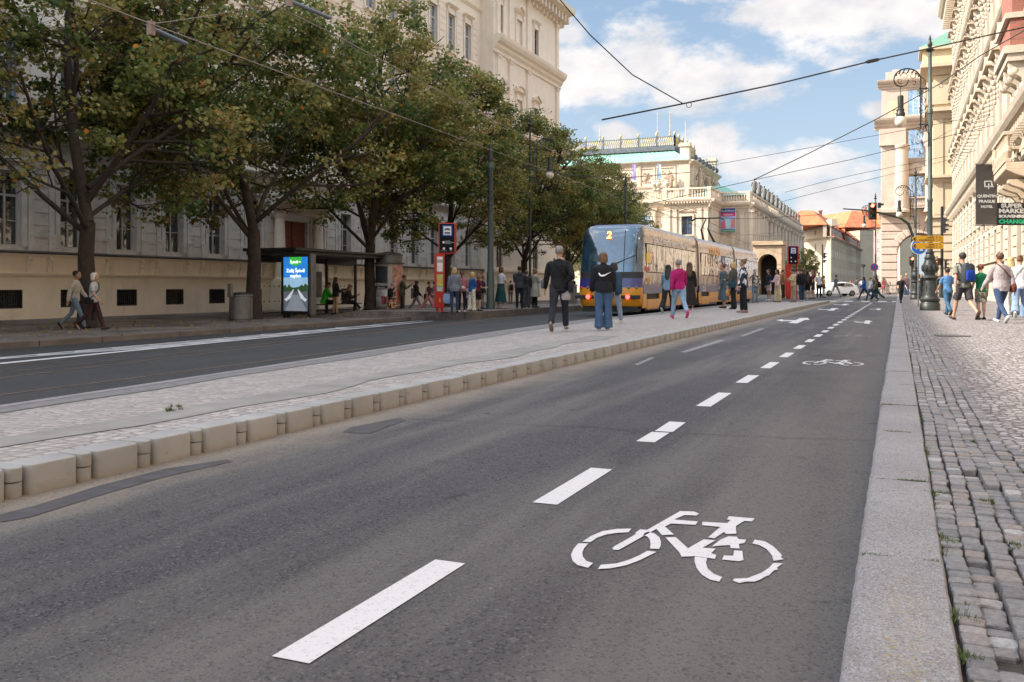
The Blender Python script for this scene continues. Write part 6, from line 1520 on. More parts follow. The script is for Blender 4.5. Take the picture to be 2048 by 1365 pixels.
# shelter with its lit poster
def shelter():
    p = G(571, 636, -.2); z0 = -.2; Zc = p.y*CT - p.x*ST; s = FPX/Zc
    t = thing('tram_shelter', 'black tram shelter with thin roof, glass back and poster case at its end', 'shelter', (p.x, p.y, z0)); o = p.copy(); o.z = 0
    # local frame: u along the kerb (+Y), w away from the kerb (-X)
    L_ = onX(745, p.x - .6)[0] - p.y; H = 2.55
    W = 1.55
    zt = zpx(501, Zc) - z0
    r = MB(); r.prism([(-.2, zt-.02), (L_+.5, zt-.02), (L_+.5, zt+.05), (-.2, zt+.10)], -W-.4, .65, 'x'); 
    r.box(-W-.3, .5, -.1, L_+.3, zt-.16, zt-.025); r.build('roof', m_black, t, bevel=.01)
    f = MB()
    for (x, y) in ((.12, .05), (-W, .05), (-W, L_*.36), (-W, L_*.68), (-W, L_), (.0, L_*.0 + 1.2)): 
        if (x, y) != (.0, 1.2): f.box(x-.05, x+.05, y-.05, y+.05, 0, zt-.16)
    f.box(-W-.03, -W+.03, 0, L_, zt-.42, zt-.17); f.box(-W-.02, -W+.02, 0, L_, .12, .18); f.build('frame', m_black, t)
    gl = MB(); gl.box(-W-.008, -W+.008, .06, L_-.06, .2, zt-.43); 
    gm = bpy.data.materials.new('clear_glass'); gm.use_nodes = True; b = gm.node_tree.nodes['Principled BSDF']; b.inputs['Base Color'].default_value = (.85, .88, .86, 1); b.inputs['Roughness'].default_value = .05; b.inputs['Transmission Weight'].default_value = 1; b.inputs['IOR'].default_value = 1.03; b.inputs['Specular IOR Level'].default_value = .6
    gl.build('glass_back', gm, t)
    d = MB()
    for zz in (1.25, .62):
        for i in range(22): y = .3 + (L_-.6)*i/21; d.box(-W+.012, -W+.02, y-.03, y+.03, zz-.03, zz+.03)
    d.build('glass_marking', m_black, t)
    mp = MB(); mp.box(-W+.03, -W+.06, L_*.42, L_*.62, .75, 1.9); mp.build('timetable_board', m_grey_m, t)
    b = MB(); b.box(-W+.15, -W+.6, L_*.42, L_*.95, .42, .47); 
    for y in (L_*.45, L_*.92): b.box(-W+.3, -W+.38, y-.03, y+.03, 0, .42)
    b.build('bench', m_black, t, bevel=.01)
    # poster case at the near end, square across the pavement, facing the camera
    X0, X1 = onY(567, p.y)[0] - o.x, onY(625, p.y)[0] - o.x; zb, ztt = zpx(628, Zc)-z0, zpx(514, Zc)-z0
    c = MB(); c.box(X0, X1, -.16, .0, zb, ztt+.12); c.box(X0+.05, X0+.17, -.12, -.04, 0, zb); c.box(X1-.17, X1-.05, -.12, -.04, 0, zb); c.build('poster_case', m_black, t, bevel=.012)
    sd = MB(); sd.box(X1+.003, X1+.09, -.22, .1, zb, ztt+.1); sd.build('case_side', m_grey_m, t)
    a0, a1 = X0+.13, X1-.10; z_0, z_1 = zb+.12, ztt-.02; w = a1-a0; h = z_1-z_0; cx = (a0+a1)/2
    def P(nm, poly, y, c_, em=1.0):
        m = MB(); m.prism([(a0 + w*u, z_0 + h*v) for u, v in poly], y-.004, y, 'y'); return m.build(nm, M('poster_' + nm, c_, .4, .10, 3, emit=em*.22), t)
    P('poster_sky', [(0, .62), (1, .62), (1, 1), (0, 1)], -.165, (.02, .20, .62), .8); P('poster_haze', [(0, .36), (1, .36), (1, .62), (0, .62)], -.165, (.30, .50, .70), .7)
    P('poster_ground', [(0, 0), (1, 0), (1, .36), (0, .36)], -.165, (.12, .14, .17), .5)
    P('poster_badge', [(.24, 1), (.24, .87), (.5, .83), (.74, .87), (.74, 1)], -.170, (.05, .48, .06), .7)
    P('poster_trees', [(0, .36), (0, .46), (.08, .49), (.15, .43), (.22, .50), (.3, .45), (.4, .43), (.55, .44), (.65, .45), (.75, .49), (.82, .46), (.9, .51), (1, .47), (1, .36)], -.170, (.04, .10, .04), .4)
    P('poster_walkway', [(.05, 0), (.38, .30), (.62, .30), (.97, 0)], -.171, (.26, .29, .34), .5)
    P('poster_rail', [(.03, .22), (.12, .24), (.40, .40), (.44, .40), (.30, .24), (.12, .18)], -.173, (.62, .66, .72), .6); P('poster_rail', [(.97, .22), (.88, .24), (.62, .40), (.58, .40), (.70, .24), (.9, .17)], -.173, (.62, .66, .72), .6)
    mw = M('poster_white', (.85, .88, .92), .5, .02, emit=.3)
    text('Zažij Špindl', w*.165, mw, t, (cx, -.178, z_0+h*.745), (PI/2, 0, 0), bold=.003); text('naplno', w*.165, mw, t, (cx, -.178, z_0+h*.65), (PI/2, 0, 0), bold=.003); text('Špindl', w*.13, mw, t, (cx - w*.06, -.178, z_0+h*.905), (PI/2, 0, 0), bold=.003)
    k = MB(); k.prism([(cx+w*.10, z_0+h*.90), (cx+w*.15, z_0+h*.92), (cx+w*.18, z_0+h*.905), (cx+w*.22, z_0+h*.925), (cx+w*.21, z_0+h*.90)], -.176, -.1745, 'y'); k.build('poster_emblem', mw, t)
shelter()
# advertising column
def ad_column():
    p = G(778, 626.5, -.2); Zc = p.y*CT - p.x*ST; t = thing('advertising_column', 'round advertising column pasted with posters behind the tree by the shelter', 'advertising column', (p.x, p.y, -.2), TH); r = 28.5*Zc/FPX; zt = zpx(529, Zc)+.2; s = Zc/FPX
    b = MB(); b.lathe([(r*1.04, 0), (r*1.04, .3), (r*.97, .34)], n=32); b.build('plinth', m_conc2, t, smooth='auto'); b = MB(); b.lathe([(r*.95, .34), (r*.95, zt)], n=32); b.build('drum', M('poster_paper', (.42, .38, .34), .7, .2, 3), t, smooth='auto')
    b = MB(); b.lathe([(r*1.12, zt), (r*1.14, zt+.06), (r*.92, zt+.08), (r*.95, zt+.4), (r*1.0, zt+.42), (r*.8, zt+.52), (.02, zt+.6)], n=32); b.build('crown_cap', m_grey_m, t, smooth='auto')
    def sheet_(nm, a0, a1, z0, z1, c_):
        m = MB(); aa = np.linspace(R(a0), R(a1), 9); rr = r*.96
        m.rings([[(rr*math.sin(a), -rr*math.cos(a), z0), ((rr+.01)*math.sin(a), -(rr+.01)*math.cos(a), z0), ((rr+.01)*math.sin(a), -(rr+.01)*math.cos(a), z1), (rr*math.sin(a), -rr*math.cos(a), z1)] for a in aa]); m.build(nm, M('col_' + nm + str(a0), c_, .6, .5, 5, detail=3), t)
    sheet_('poster', -62, 2, 1.15, zt-.1, (.035, .045, .055)); sheet_('poster', 22, 80, 1.2, zt-.06, (.42, .22, .16)); sheet_('poster', -58, 8, .42, 1.08, (.60, .60, .62)); sheet_('poster', 20, 70, .45, 1.12, (.50, .14, .10)); sheet_('portrait', -25, 6, .42, .80, (.40, .05, .07)); sheet_('portrait', -12, -2, .45, .74, (.10, .04, .03))
    text('CZEMBAR', .16, m_white, t, (-r*.42, -r*.93, 1.33), (PI/2, 0, -R(28)), bold=.004); text('PRAGUE', .11, m_white, t, (-r*.42, -r*.93, 1.18), (PI/2, 0, -R(28)), bold=.002)
ad_column()

# red stop pillar and its twin far down the platform
def stop_pillar(label, base, s, rz, small=False):
    t = thing('tram_stop_sign', label, 'tram stop sign', base, rz, 'red tram stop pillars'); k = s
    b = MB(); b.box(-.21*k, .17*k, -.09*k, .09*k, .16*k, 2.22*k); b.box(-.15*k, -.05*k, -.05*k, .05*k, 0, .16*k); b.box(.02*k, .12*k, -.05*k, .05*k, 0, .16*k); b.build('pillar', m_red, t, bevel=.015*k)
    h = MB(); h.box(-.06*k, .62*k, -.11*k, .11*k, 2.222*k, 3.4*k); h.build('head_case', m_red, t, bevel=.015*k)
    f = MB(); f.box(-.02*k, .54*k, -.125*k, -.112*k, 2.27*k, 3.36*k); f.build('display', M('display_black', (.008, .008, .010), .7, .2, spec=.1), t)
    q = MB(); q.box(.09*k, .45*k, -.14*k, -.127*k, 2.90*k, 3.30*k); q.build('stop_symbol', m_bluesg, t); q = MB(); q.box(.125*k, .415*k, -.15*k, -.142*k, 2.94*k, 3.26*k); q.build('symbol_field', m_white, t)
    v = MB()
    for z in (3.13, 2.99): v.box(.17*k, .37*k, -.158*k, -.152*k, z*k, (z+.055)*k); v.box(.19*k, .22*k, -.158*k, -.152*k, (z-.02)*k, (z-.001)*k); v.box(.32*k, .35*k, -.158*k, -.152*k, (z-.02)*k, (z-.001)*k)
    v.box(.235*k, .305*k, -.158*k, -.152*k, 3.19*k, 3.2*k); v.build('tram_pictogram', m_black, t)
    r = MB()
    for x, z, rr in ((.13, 2.66, .045), (.14, 2.42, .045), (.40, 2.42, .045)): r.prism([((x + rr*math.cos(a))*k, (z + rr*math.sin(a))*k) for a in np.linspace(0, 2*PI, 15)[:-1]], -.133*k, -.127*k, 'y')
    r.build('round_emblem', m_white, t)
    if not small:
        for i, w in enumerate(('PRAŽSKÁ', 'INTEGROVANÁ', 'DOPRAVA')): text(w, .045*k, m_white, t, (.20*k, -.13*k, (2.70 - .045*i)*k), (PI/2, 0, 0), align='LEFT')
        text('metro tram bus', .038*k, m_white, t, (.14*k, -.13*k, 2.335*k), (PI/2, 0, 0)); text('pid.cz', .04*k, m_white, t, (.41*k, -.13*k, 2.335*k), (PI/2, 0, 0))
        p_ = MB(); p_.box(-.13*k, .11*k, -.102*k, -.092*k, .78*k, 1.44*k); p_.box(-.13*k, .11*k, -.102*k, -.092*k, 1.52*k, 2.12*k); p_.build('notice_case', M('notice_grey', (.30, .28, .26), .5, .2, 10), t)
        for z0, z1, c_ in ((2.0, 2.1, (.68, .66, .62)), (1.55, 1.88, (.62, .58, .54)), (1.28, 1.42, (.45, .42, .10)), (1.13, 1.26, (.62, .32, .03)), (.98, 1.11, (.42, .45, .05)), (.80, .96, (.40, .42, .40))): q = MB(); q.box(-.11*k, .09*k, -.11*k, -.104*k, z0*k, z1*k); q.build('timetable_sheet', M('sheet_%d' % int(z0*100), c_, .6, .15, 12), t)
        q = MB(); q.prism([(-.05*k, .38*k), (.03*k, .38*k), (.02*k, .46*k), (0, .54*k), (-.03*k, .54*k), (-.04*k, .46*k)], -.1*k, -.092*k, 'y'); q.build('bell_sticker', m_yellow, t)
p = G(880, 624.5, .04); stop_pillar('tall red tram stop pillar with blue stop symbol beside waiting women', (p.x, p.y, .04), 1.0*(624-446)/ (FPX/(p.y*CT-p.x*ST)) / 3.4, TH + R(8))
p = atZ(1577, 62); stop_pillar('farther red tram stop sign rising above the crowd at the platform end', (p.x, p.y, .15), zpx(497, 62)/3.4, TH, True)
def count_down():
    p = atZ(1594, 62); t = thing('info_display', 'small black departure display with white frame beside far stop sign', 'display', (p.x, p.y, zpx(520, 62)), TH); b = MB(); s = 62/FPX; b.box(-6.5*s, 6.5*s, -.05, .05, 0, 14*s); b.build('frame', m_white, t, bevel=.03); b = MB(); b.box(-5.2*s, 5.2*s, -.06, -.052, 1.3*s, 12.7*s); b.build('screen', M('display_black', (.01, .01, .012)), t)
    text('•• M', 5*s, m_white, t, (0, -.066, 7*s), (PI/2, 0, 0)); b = MB(); b.tube([(.0, .03, -zpx(520, 62)+.15), (0, .03, 0)], .04, 6); b.build('post', m_red, t)
count_down()

# ------------------------------------------------------------------ tram
m_blue = M('tram_blue', (.030, .030, .14), .22, .08, 2, spec=.6)
m_tyel = M('tram_yellow', (.58, .25, .012), .28, .08, 2, spec=.6, dirt=((.35, .17, .02), 3, .62, .4))
def chrome():
    m = M('mirror_foil', (.47, .39, .35), .13, .14, 1.2, metal=.92)
    nt = m.node_tree; N = nt.nodes; L = nt.links; b = N['Principled BSDF']; tc = N.new('ShaderNodeTexCoord'); mp = N.new('ShaderNodeMapping'); mp.inputs['Scale'].default_value = (1, 1.6, .35); L.new(tc.outputs['Object'], mp.inputs[0])
    n = N.new('ShaderNodeTexNoise'); n.inputs['Scale'].default_value = 1.6; n.inputs['Detail'].default_value = 3; L.new(mp.outputs[0], n.inputs['Vector']); bp = N.new('ShaderNodeBump'); bp.inputs['Distance'].default_value = .03; L.new(n.outputs[0], bp.inputs['Height']); L.new(bp.outputs[0], b.inputs['Normal']); return m
m_foil = chrome()
m_wind = glass_mat('windscreen_blue', (.022, .062, .10), rough=.05, metal=.35)
m_tglass = glass_mat('tram_side_glass', (.20, .165, .14), rough=.05, metal=.8, bump=.004)
m_rubber = M('black_rubber', (.015, .014, .014), .6, .2, 5)
def tram():
    x0 = -10.28; y0 = 33.6; t = thing('tram', 'silver and yellow articulated tram on line 2 standing at the stop, seen from its rear', 'tram', (x0, y0, -.02), R(.2))
    lv = [(.30, .14, 1.18), (.46, .04, 1.23), (.72, .0, 1.25), (1.02, .02, 1.255), (1.12, .04, 1.255), (1.38, .09, 1.255), (1.62, .14, 1.255), (2.1, .22, 1.25), (2.6, .33, 1.235), (3.05, .46, 1.21), (3.30, .58, 1.17), (3.43, .76, 1.09), (3.50, 1.05, .96), (3.53, 1.5, .7)]
    us = np.linspace(-1, 1, 21)
    def rowpts(z, yo, w, sg=1, ybase=0):
        out = []
        for u in us:
            ph = u*PI/2; x = w*math.copysign(abs(math.sin(ph))**.5, u); y = yo + .50*(1 - max(0, math.cos(ph))**.55)
            out.append((x, ybase + sg*y, z))
        return out
    def cap(nm, k0, k1, mat, sg=1, ybase=0, out=0.0, parent=t, us_lim=None):
        m = MB(); rows = []
        for z, yo, w in lv[k0:k1+1]:
            r = rowpts(z, yo - out, w + out*.5, sg, ybase); rows.append([m.av(p) for p in r])
        for a, b in zip(rows[:-1], rows[1:]):
            for i in range(len(us)-1):
                if us_lim and not (us_lim[0] <= i < us_lim[1]): continue
                m.fi([a[i], a[i+1], b[i+1], b[i]])
        o = m.build(nm, mat, parent, smooth=True); return o
    Ltot = 33.0
    cap('bumper', 0, 3, m_tyel); cap('rear_panel', 3, 5, m_blue); cap('lower_window_band', 5, 6, m_rubber); cap('windscreen', 6, 11, m_wind); cap('roof_front', 11, 13, m_blue)
    cap('bumper', 0, 3, m_tyel, -1, Ltot); cap('front_panel', 3, 6, m_blue, -1, Ltot); cap('windscreen', 6, 10, m_wind, -1, Ltot); cap('roof_front', 10, 13, m_blue, -1, Ltot)
    # modules
    prof = [(1.235, 1.10), (1.255, 1.45), (1.255, 1.62), (1.25, 2.1), (1.235, 2.6), (1.21, 3.05), (1.17, 3.30), (1.09, 3.43), (.96, 3.50), (.7, 3.53), (.0, 3.545)]
    def yend(z):
        for (z0, y0_, _), (z1, y1_, _) in zip(lv[:-1], lv[1:]):
            if z0 <= z <= z1: return y0_ + (y1_-y0_)*(z-z0)/(z1-z0) + .49
        return lv[-1][1] + .49
    spans = [(.56, 10.8), (11.4, 21.9), (22.5, Ltot-.56)]
    for mi, (a, b) in enumerate(spans):
        m = MB(); pr = [(x, z) for x, z in prof] + [(-x, z) for x, z in prof[::-1][1:]]
        A = [m.av((x, a if mi else yend(z), z)) for x, z in pr]; B = [m.av((x, b if mi < 2 else Ltot - yend(z), z)) for x, z in pr]
        for i in range(len(pr)-1): m.fi([A[i], A[i+1], B[i+1], B[i]])
        if mi == 0:     # blend towards the cap
            pass
        if mi: m.fi(A)
        if mi < 2: m.fi(B)
        bo = m.build('body', m_foil, t, smooth='auto')
        # side windows: tall panes with dark joints
        n = 6; w0, w1 = a+.5, b-.35; 
        for sg in (1, -1):
            for i in range(n):
                ya = w0 + (w1-w0)*i/n + .03; yb = w0 + (w1-w0)*(i+1)/n - .03
                q = MB(); q.box(sg*1.252, sg*1.262, ya, yb, 1.64, 2.72) if sg > 0 else q.box(-1.262, -1.252, ya, yb, 1.64, 2.72)
                q.build('side_window', m_tglass, t)
            dk = MB(); X_ = (1.2515, 1.2565) if sg > 0 else (-1.2565, -1.2515); dk.box(X_[0], X_[1], w0-.05, w1+.05, 1.60, 2.76); dk.build('window_band', m_rubber, t)
            s = MB(); X_ = (1.19, 1.262) if sg > 0 else (-1.262, -1.19); s.box(X_[0], X_[1], a, b, .78, 1.10); 
            s.build('sill_panel', m_blue, t)
            y = a; kk = 0
            s = MB()
            bog = [(a+.55, a+2.6), (b-2.6, b-.55)]
            segs = [(a, bog[0][0]-.05), (bog[0][1]+.05, bog[1][0]-.05), (bog[1][1]+.05, b)]
            for ya, yb in segs:
                if yb-ya > .1: s.box(X_[0], X_[1], ya, yb, .22, .775)
            for ya, yb in bog: s.box(X_[0]-.03*sg*0, X_[1]+(.012*sg if sg > 0 else 0), ya, yb, .16, .56)
            s.build('skirt', m_tyel, t, bevel=.02)
        # lower side openings are dark
        d = MB(); d.box(-1.17, 1.17, a, b, .2, 1.09); d.build('underframe', m_rubber, t)
        for yb_ in (a+1.0, a+2.1, b-2.1, b-1.0):
            for sg in (-1, 1): w = MB(); w.rings([[(sg*X, yb_ + rr*math.cos(q), .31 + rr*math.sin(q)) for q in np.linspace(0, 2*PI, 17)[:-1]] for X, rr in ((.66, .31), (.78, .31), (.80, .25))]); w.build('wheel', m_rubber, t)
        cp = MB(); cp.box(1.263, 1.275, b-.55, b-.40, 2.92, 3.08) ; cp.build('side_camera', m_rubber, t)
    for a in (10.8, 21.9):
        m = MB(); 
        for i in range(6): s = 1.0 if i % 2 else .965; y = a + .6*i/5; 
        m.rings([[(x*(.985 if i % 2 else .955), a + .6*i/6, z*(1 if i % 2 else .99)) for x, z in [(-1.2, .9)] + [(-x, z) for x, z in prof] + [(x, z) for x, z in prof[::-1][1:]] + [(1.2, .9)]] for i in range(7)]); m.build('gangway_bellows', M('gangway_grey', (.20, .165, .14), .4, .15, 3, metal=.5), t)
    # details of the tail
    for sg in (-1, 1):
        def onface(u, z):
            k = max(i for i in range(len(lv)) if lv[i][0] <= z); f = (z-lv[k][0])/(lv[k+1][0]-lv[k][0]); yo = lv[k][1]*(1-f)+lv[k+1][1]*f; w = lv[k][2]*(1-f)+lv[k+1][2]*f; ph = u*PI/2
            return Vector((w*math.copysign(abs(math.sin(ph))**.5, u), yo + .5*(1-max(0, math.cos(ph))**.55), z))
        c = onface(sg*.36, .66); b = MB(); b.box(c.x-.42, c.x+.36, c.y-.05, c.y+.04, c.z-.07, c.z+.07); b.build('light_strip', m_rubber, t, bevel=.02)
        l = MB(); cc = Vector((c.x - sg*.12, c.y-.055, c.z)); l.rings([[(cc.x + r*math.cos(a), cc.y - d, cc.z + r*math.sin(a)) for a in np.linspace(0, 2*PI, 17)[:-1]] for r, d in ((.085, 0), (.085, .02), (.05, .03))]); lo = l.build('tail_light', M('tail_light_red', (1, .05, .04), .3, .02, emit=1.6), t)
        for du in (-.14, .14): c2 = onface(sg*.42 + du*sg, 1.02); r = MB(); r.ell((c2.x, c2.y-.02, c2.z), (.055, .03, .055), 12, 8); r.build('marker_light', m_grey_m if du*sg > 0 or sg > 0 else m_red, t, smooth=True)
    b = MB(); b.box(-.42, .42, -.09, .0, .34, .47); b.build('coupler_cover', M('orange_cover', (.25, .10, .01), .5), t, bevel=.02)
    b = MB(); b.box(-1.1, 1.1, .25, .5, .08, .30); b.build('underrun_guard', m_rubber, t)
    m2 = M('led_orange', (1.0, .28, .06), .4, .02, emit=1.3); o = text('2', .42, m2, t, (-.05, onface(-.02, 3.05).y-.07, 3.05), (R(66), 0, 0), name='line_number', bold=.012)
    # windscreen joint and wipers
    j = MB(); j.tube([onface(.14, z) + Vector((0, -.008, 0)) for z in (1.63, 2.1, 2.6, 3.0, 3.25)], .012, 5); j.tube([onface(.02, z) + Vector((0, -.008, 0)) for z in (.48, .8, 1.1, 1.37)], .008, 4); j.build('seam', m_rubber, t)
    w = MB(); p0, p1 = onface(-.15, 1.60), onface(.52, 2.28); 
    for d in (0, .05): w.tube([p0 + Vector((d, -.04, 0)), (p0+p1)/2 + Vector((d, -.09, 0)), p1 + Vector((0, -.05, 0))], .012, 5)
    w.tube([p1 + Vector((0, -.05, -.5)), p1 + Vector((0, -.06, .0)), p1 + Vector((.02, -.05, .42))], .015, 5); w.build('wiper', m_rubber, t)
    # lettering and emblems on the side
    mw = M('side_lettering', (.80, .74, .68), .6); ry = (PI/2, 0, PI/2)
    text('Společně vyrážíme objevovat krásy města', .40, mw, t, (1.236, 5.6, 2.94), (R(83), 0, PI/2), name='lettering', sx=.98, bold=.006); text('VYRAZTE', .62, M('side_gold', (.75, .33, .05), .4), t, (1.235, 15.9, 2.92), (R(80), 0, PI/2), sx=1.25, bold=.02)
    text('>PID<', .24, M('side_gold', (.75, .33, .05), .4), t, (1.266, 1.35, 1.30), ry, sx=1.2, bold=.006); text('www', .08, M('side_gold', (.75, .33, .05), .4), t, (1.266, 1.35, 1.12), ry)
    s = MB(); s.box(1.257, 1.268, 1.0, 1.62, 2.0, 2.34); s.ell((1.262, 1.3, 2.2), (.01, .32, .22), 14, 8); s.build('yellow_sticker', M('sticker_yellow', (.72, .50, .03), .4), t)
    s = MB(); s.box(1.264, 1.272, .8, 1.5, 1.66, 1.8); s.ell((1.266, .95, 1.76), (.012, .18, .1), 10, 6); s.ell((1.266, 1.35, 1.76), (.012, .18, .1), 10, 6); s.build('red_sticker', m_red, t)
    for yy in (12.6, 22.6): s = MB(); s.box(1.264, 1.270, yy-.3, yy+.3, .84, 1.04); s.build('white_panel', m_white, t); text('DPP', .17, m_red, t, (1.274, yy, .94), ry, bold=.004)
    # pantograph on the middle car
    b = MB(); yb = 20.2; b.box(-.6, .6, yb-.9, yb+.9, 3.52, 3.62); b.tube([(-.3, yb+.6, 3.66), (-.2, yb-.9, 4.35), (-.1, yb+.1, 5.05)], [.07, .05, .035], 6); b.tube([(.3, yb+.6, 3.66), (.2, yb-.9, 4.35), (.1, yb+.1, 5.05)], [.07, .05, .035], 6)
    for dy in (-.15, .15): b.tube([(-.95, yb+.1+dy, 4.95), (-.7, yb+.1+dy, 5.08), (.7, yb+.1+dy, 5.08), (.95, yb+.1+dy, 4.95)], .03, 6)
    b.build('pantograph', m_green, t, smooth='auto')
tram()

# ------------------------------------------------------------------ parked / moving car beyond the crossing
def car():
    c = atZ(1674, 96); t = thing('car', 'white hatchback crossing the square behind the pedestrians', 'car', (c.x, c.y, 0), TH + R(8))
    # side profile (x length, z), rounded; width along y
    b = MB(); prof = [(-2.05, .28), (-2.08, .55), (-2.0, .88), (-1.7, 1.0), (-1.0, 1.05), (-.35, 1.42), (.6, 1.48), (1.35, 1.36), (1.85, 1.02), (2.02, .75), (2.02, .3)]
    lay = []
    for y, ins, dz in ((-.86, .12, 0), (-.84, .02, 0), (-.5, 0, .015), (.5, 0, .015), (.84, .02, 0), (.86, .12, 0)): lay.append([(x*(1-ins*.25), y*(1 if z < 1.05 else .82), z*(1 if z < .4 else 1-ins*.12) + dz) for x, z in prof])
    b.rings(lay); b.build('body', M('white_car_paint', (.78, .78, .78), .25, .03, spec=.7), t, smooth='auto')
    g = MB()
    for sg in (-1, 1): g.prism([(-.95, 1.06), (-.35, 1.36), (.5, 1.41), (.5, 1.04)], sg*.80-.03, sg*.80+.03, 'y'); g.prism([(.56, 1.04), (.56, 1.41), (1.2, 1.31), (1.45, 1.06)], sg*.80-.03, sg*.80+.03, 'y')
    g.build('side_windows', m_glassd, t)
    for x in (-1.3, 1.25):
        for sg in (-1, 1):
            w = MB(); w.rings([[(x + r*math.cos(a), sg*yy, .31 + r*math.sin(a)) for a in np.linspace(0, 2*PI, 21)[:-1]] for yy, r in ((.66, .31), (.87, .31), (.885, .27))]); wo = w.build('wheel', m_rubber, t); w = MB(); w.rings([[(x + r*math.cos(a), sg*yy, .31 + r*math.sin(a)) for a in np.linspace(0, 2*PI, 17)[:-1]] for yy, r in ((.886, .19), (.90, .17))]); w.build('rim', m_grey_m, wo)
    for sg in (-1, 1): l = MB(); l.ell((-1.93, sg*.62, .80), (.12, .16, .08), 10, 6); l.build('headlight', m_white, t, smooth=True)
car()
p = G(1905, 672, .12); mh = MB(); mh.lathe([(.32, .118), (.32, .124), (.27, .1245), (.265, .121), (.02, .1215)], n=28); tag(mh.build('manhole_cover', M('cast_cover', (.07, .06, .055), .7, .4, 30), loc=(p.x, p.y, 0)), 'round dark manhole cover set in the right-hand mosaic pavement', 'manhole cover')

# ------------------------------------------------------------------ overhead wires
def cable(label, pts, r=.016, name='overhead_wire', mat=None, sag=0, extra=None, group=None):
    """pts: (px, py, depth)"""
    P3 = [atZ(x, Z, py=y) for x, y, Z in pts]; t = thing(name, label, 'wire', P3[0], 0, group); o = P3[0]
    if len(P3) == 3 or sag:
        # smooth curve through the points
        Q = []
        for i in range(len(P3)-1):
            a, b = P3[i], P3[i+1]; p0 = P3[max(0, i-1)]; p3 = P3[min(len(P3)-1, i+2)]
            for k in range(8):
                s = k/8; Q.append(.5*((2*a) + (b-p0)*s + (2*p0-5*a+4*b-p3)*s*s + (3*a-p0-3*b+p3)*s**3))
        Q.append(P3[-1]); P3 = Q
    m = MB(); m.tube([p-o for p in P3], r, 5); m.build('strand', mat or m_rubber, t, smooth=True)
    if extra:
        for (x, y, Z, kind) in extra:
            q = atZ(x, Z, py=y)-o; e = MB()
            if kind == 'ring': e.tube([q + Vector((CT*.09*math.cos(a), ST*.09*math.cos(a), -.09 + .09*math.sin(a))) for a in np.linspace(0, 2*PI, 13)], .012, 5)
            else: d = (P3[-1]-P3[0]).normalized(); e.tube([q-d*.35, q-d*.2, q+d*.2, q+d*.35], [.02, .07, .07, .02], 6)
            e.build('insulator' if kind != 'ring' else 'loop', m_rubber, t)
    return t
cable('thick black span wire crossing the sky from the lamp top to the far left', [(1204, 240, 30), (1365, 208, 31), (1560, 167, 32), (1745, 122, 33), (1860, 97, 35), (2048, 55, 36), (2200, 20, 36)], .028, extra=[(1745, 122, 33, 'i'), (1378, 205, 31, 'ring')])
cable('wire coming down from the top of the sky to join the black span wire', [(1090, -35, 28), (1180, 70, 29), (1265, 150, 30), (1365, 207, 31)], .02)
cable('lower span wire running up to the right from above the concert hall', [(1508, 360, 48), (1620, 306, 45), (1760, 235, 42), (1880, 168, 40), (1960, 112, 39), (2048, 62, 38), (2200, -30, 37)], .024, extra=[(1882, 168, 40, 'ring'), (1790, 220, 41, 'ring')])
cable('pair of thin tram wires rising over the concert hall roof', [(1400, 335, 60), (1640, 292, 60), (2000, 225, 60)], .016)
cable('thin span wire above the street front of the concert hall', [(1290, 410, 50), (1500, 362, 50), (1700, 320, 50), (1990, 250, 50)], .016)
cable('thin wire low over the townhouses', [(1570, 385, 70), (1700, 352, 70), (1960, 300, 70)], .018)
cable('second thin wire low over the townhouses', [(1560, 405, 70), (1640, 384, 70), (1900, 320, 70)], .016)
m_wirel = M('worn_copper_wire', (.20, .15, .12), .5, .2, 3, metal=.4)
cable('tram contact wire running in front of the tree crowns', [(-60, -95, 12), (240, 25, 14.5), (600, 160, 21), (900, 270, 33), (1250, 400, 55), (1450, 470, 80)], .012, mat=m_wirel)
cable('second tram contact wire, farther from the camera', [(400, -60, 16), (650, 60, 20), (900, 195, 30), (1080, 290, 42), (1300, 400, 60), (1480, 470, 85)], .012, mat=m_wirel)
cable('cross wire holding the near contact wire against the trees', [(290, 50, 15), (430, 30, 17), (570, 2, 18)], .008, mat=m_wirel)
cable('black cable strung between the left masts in front of the trees', [(985, 322, 46), (1080, 342, 48), (1160, 353, 50), (1254, 356, 52), (1380, 345, 60)], .022)
cable('low black cable above the tram roof', [(1255, 432, 52), (1290, 434, 60), (1500, 438, 62), (1640, 430, 62)], .016)
cable('thin wire fanning down to the mast by the tram', [(1254, 385, 52), (1330, 402, 60), (1470, 470, 75)], .012)
cable('wire from the mast by the tram towards the far pantograph', [(1254, 400, 52), (1400, 455, 60), (1600, 520, 90)], .012)
cable('pale wire stretched across the street above the far platform', [(1450, 472, 60), (1600, 462, 70), (1800, 430, 70)], .012, mat=m_wirel)
cable('lower pale wire across the street above the far platform', [(1440, 492, 60), (1600, 480, 70), (1795, 468, 80)], .012, mat=m_wirel)
cable('thin wire anchored on the hotel front above the balcony', [(1840, 300, 60), (1900, 262, 58), (1990, 232, 52)], .012)
def dark_bar(label, a, b, Z0, Z1):
    A, B = atZ(a[0], Z0, py=a[1]), atZ(b[0], Z1, py=b[1]); t = thing('section_insulator', label, 'insulator', A, 0, 'rod insulators on the tram wires'); m = MB(); m.tube([(0, 0, 0), B-A], .045, 8); m.build('rod', M('blue_grey_rod', (.07, .085, .11), .4), t, smooth='auto'); e = MB(); e.box(-.05, .05, -.05, .05, -.12, .12); e.build('clamp', m_wirel, t)
dark_bar('grey rod insulator on the near tram wire before the second tree', (302, 57), (372, 88), 15.5, 17); dark_bar('grey rod insulator on the wire above the third tree', (578, 2), (660, 36), 18.5, 20.5)
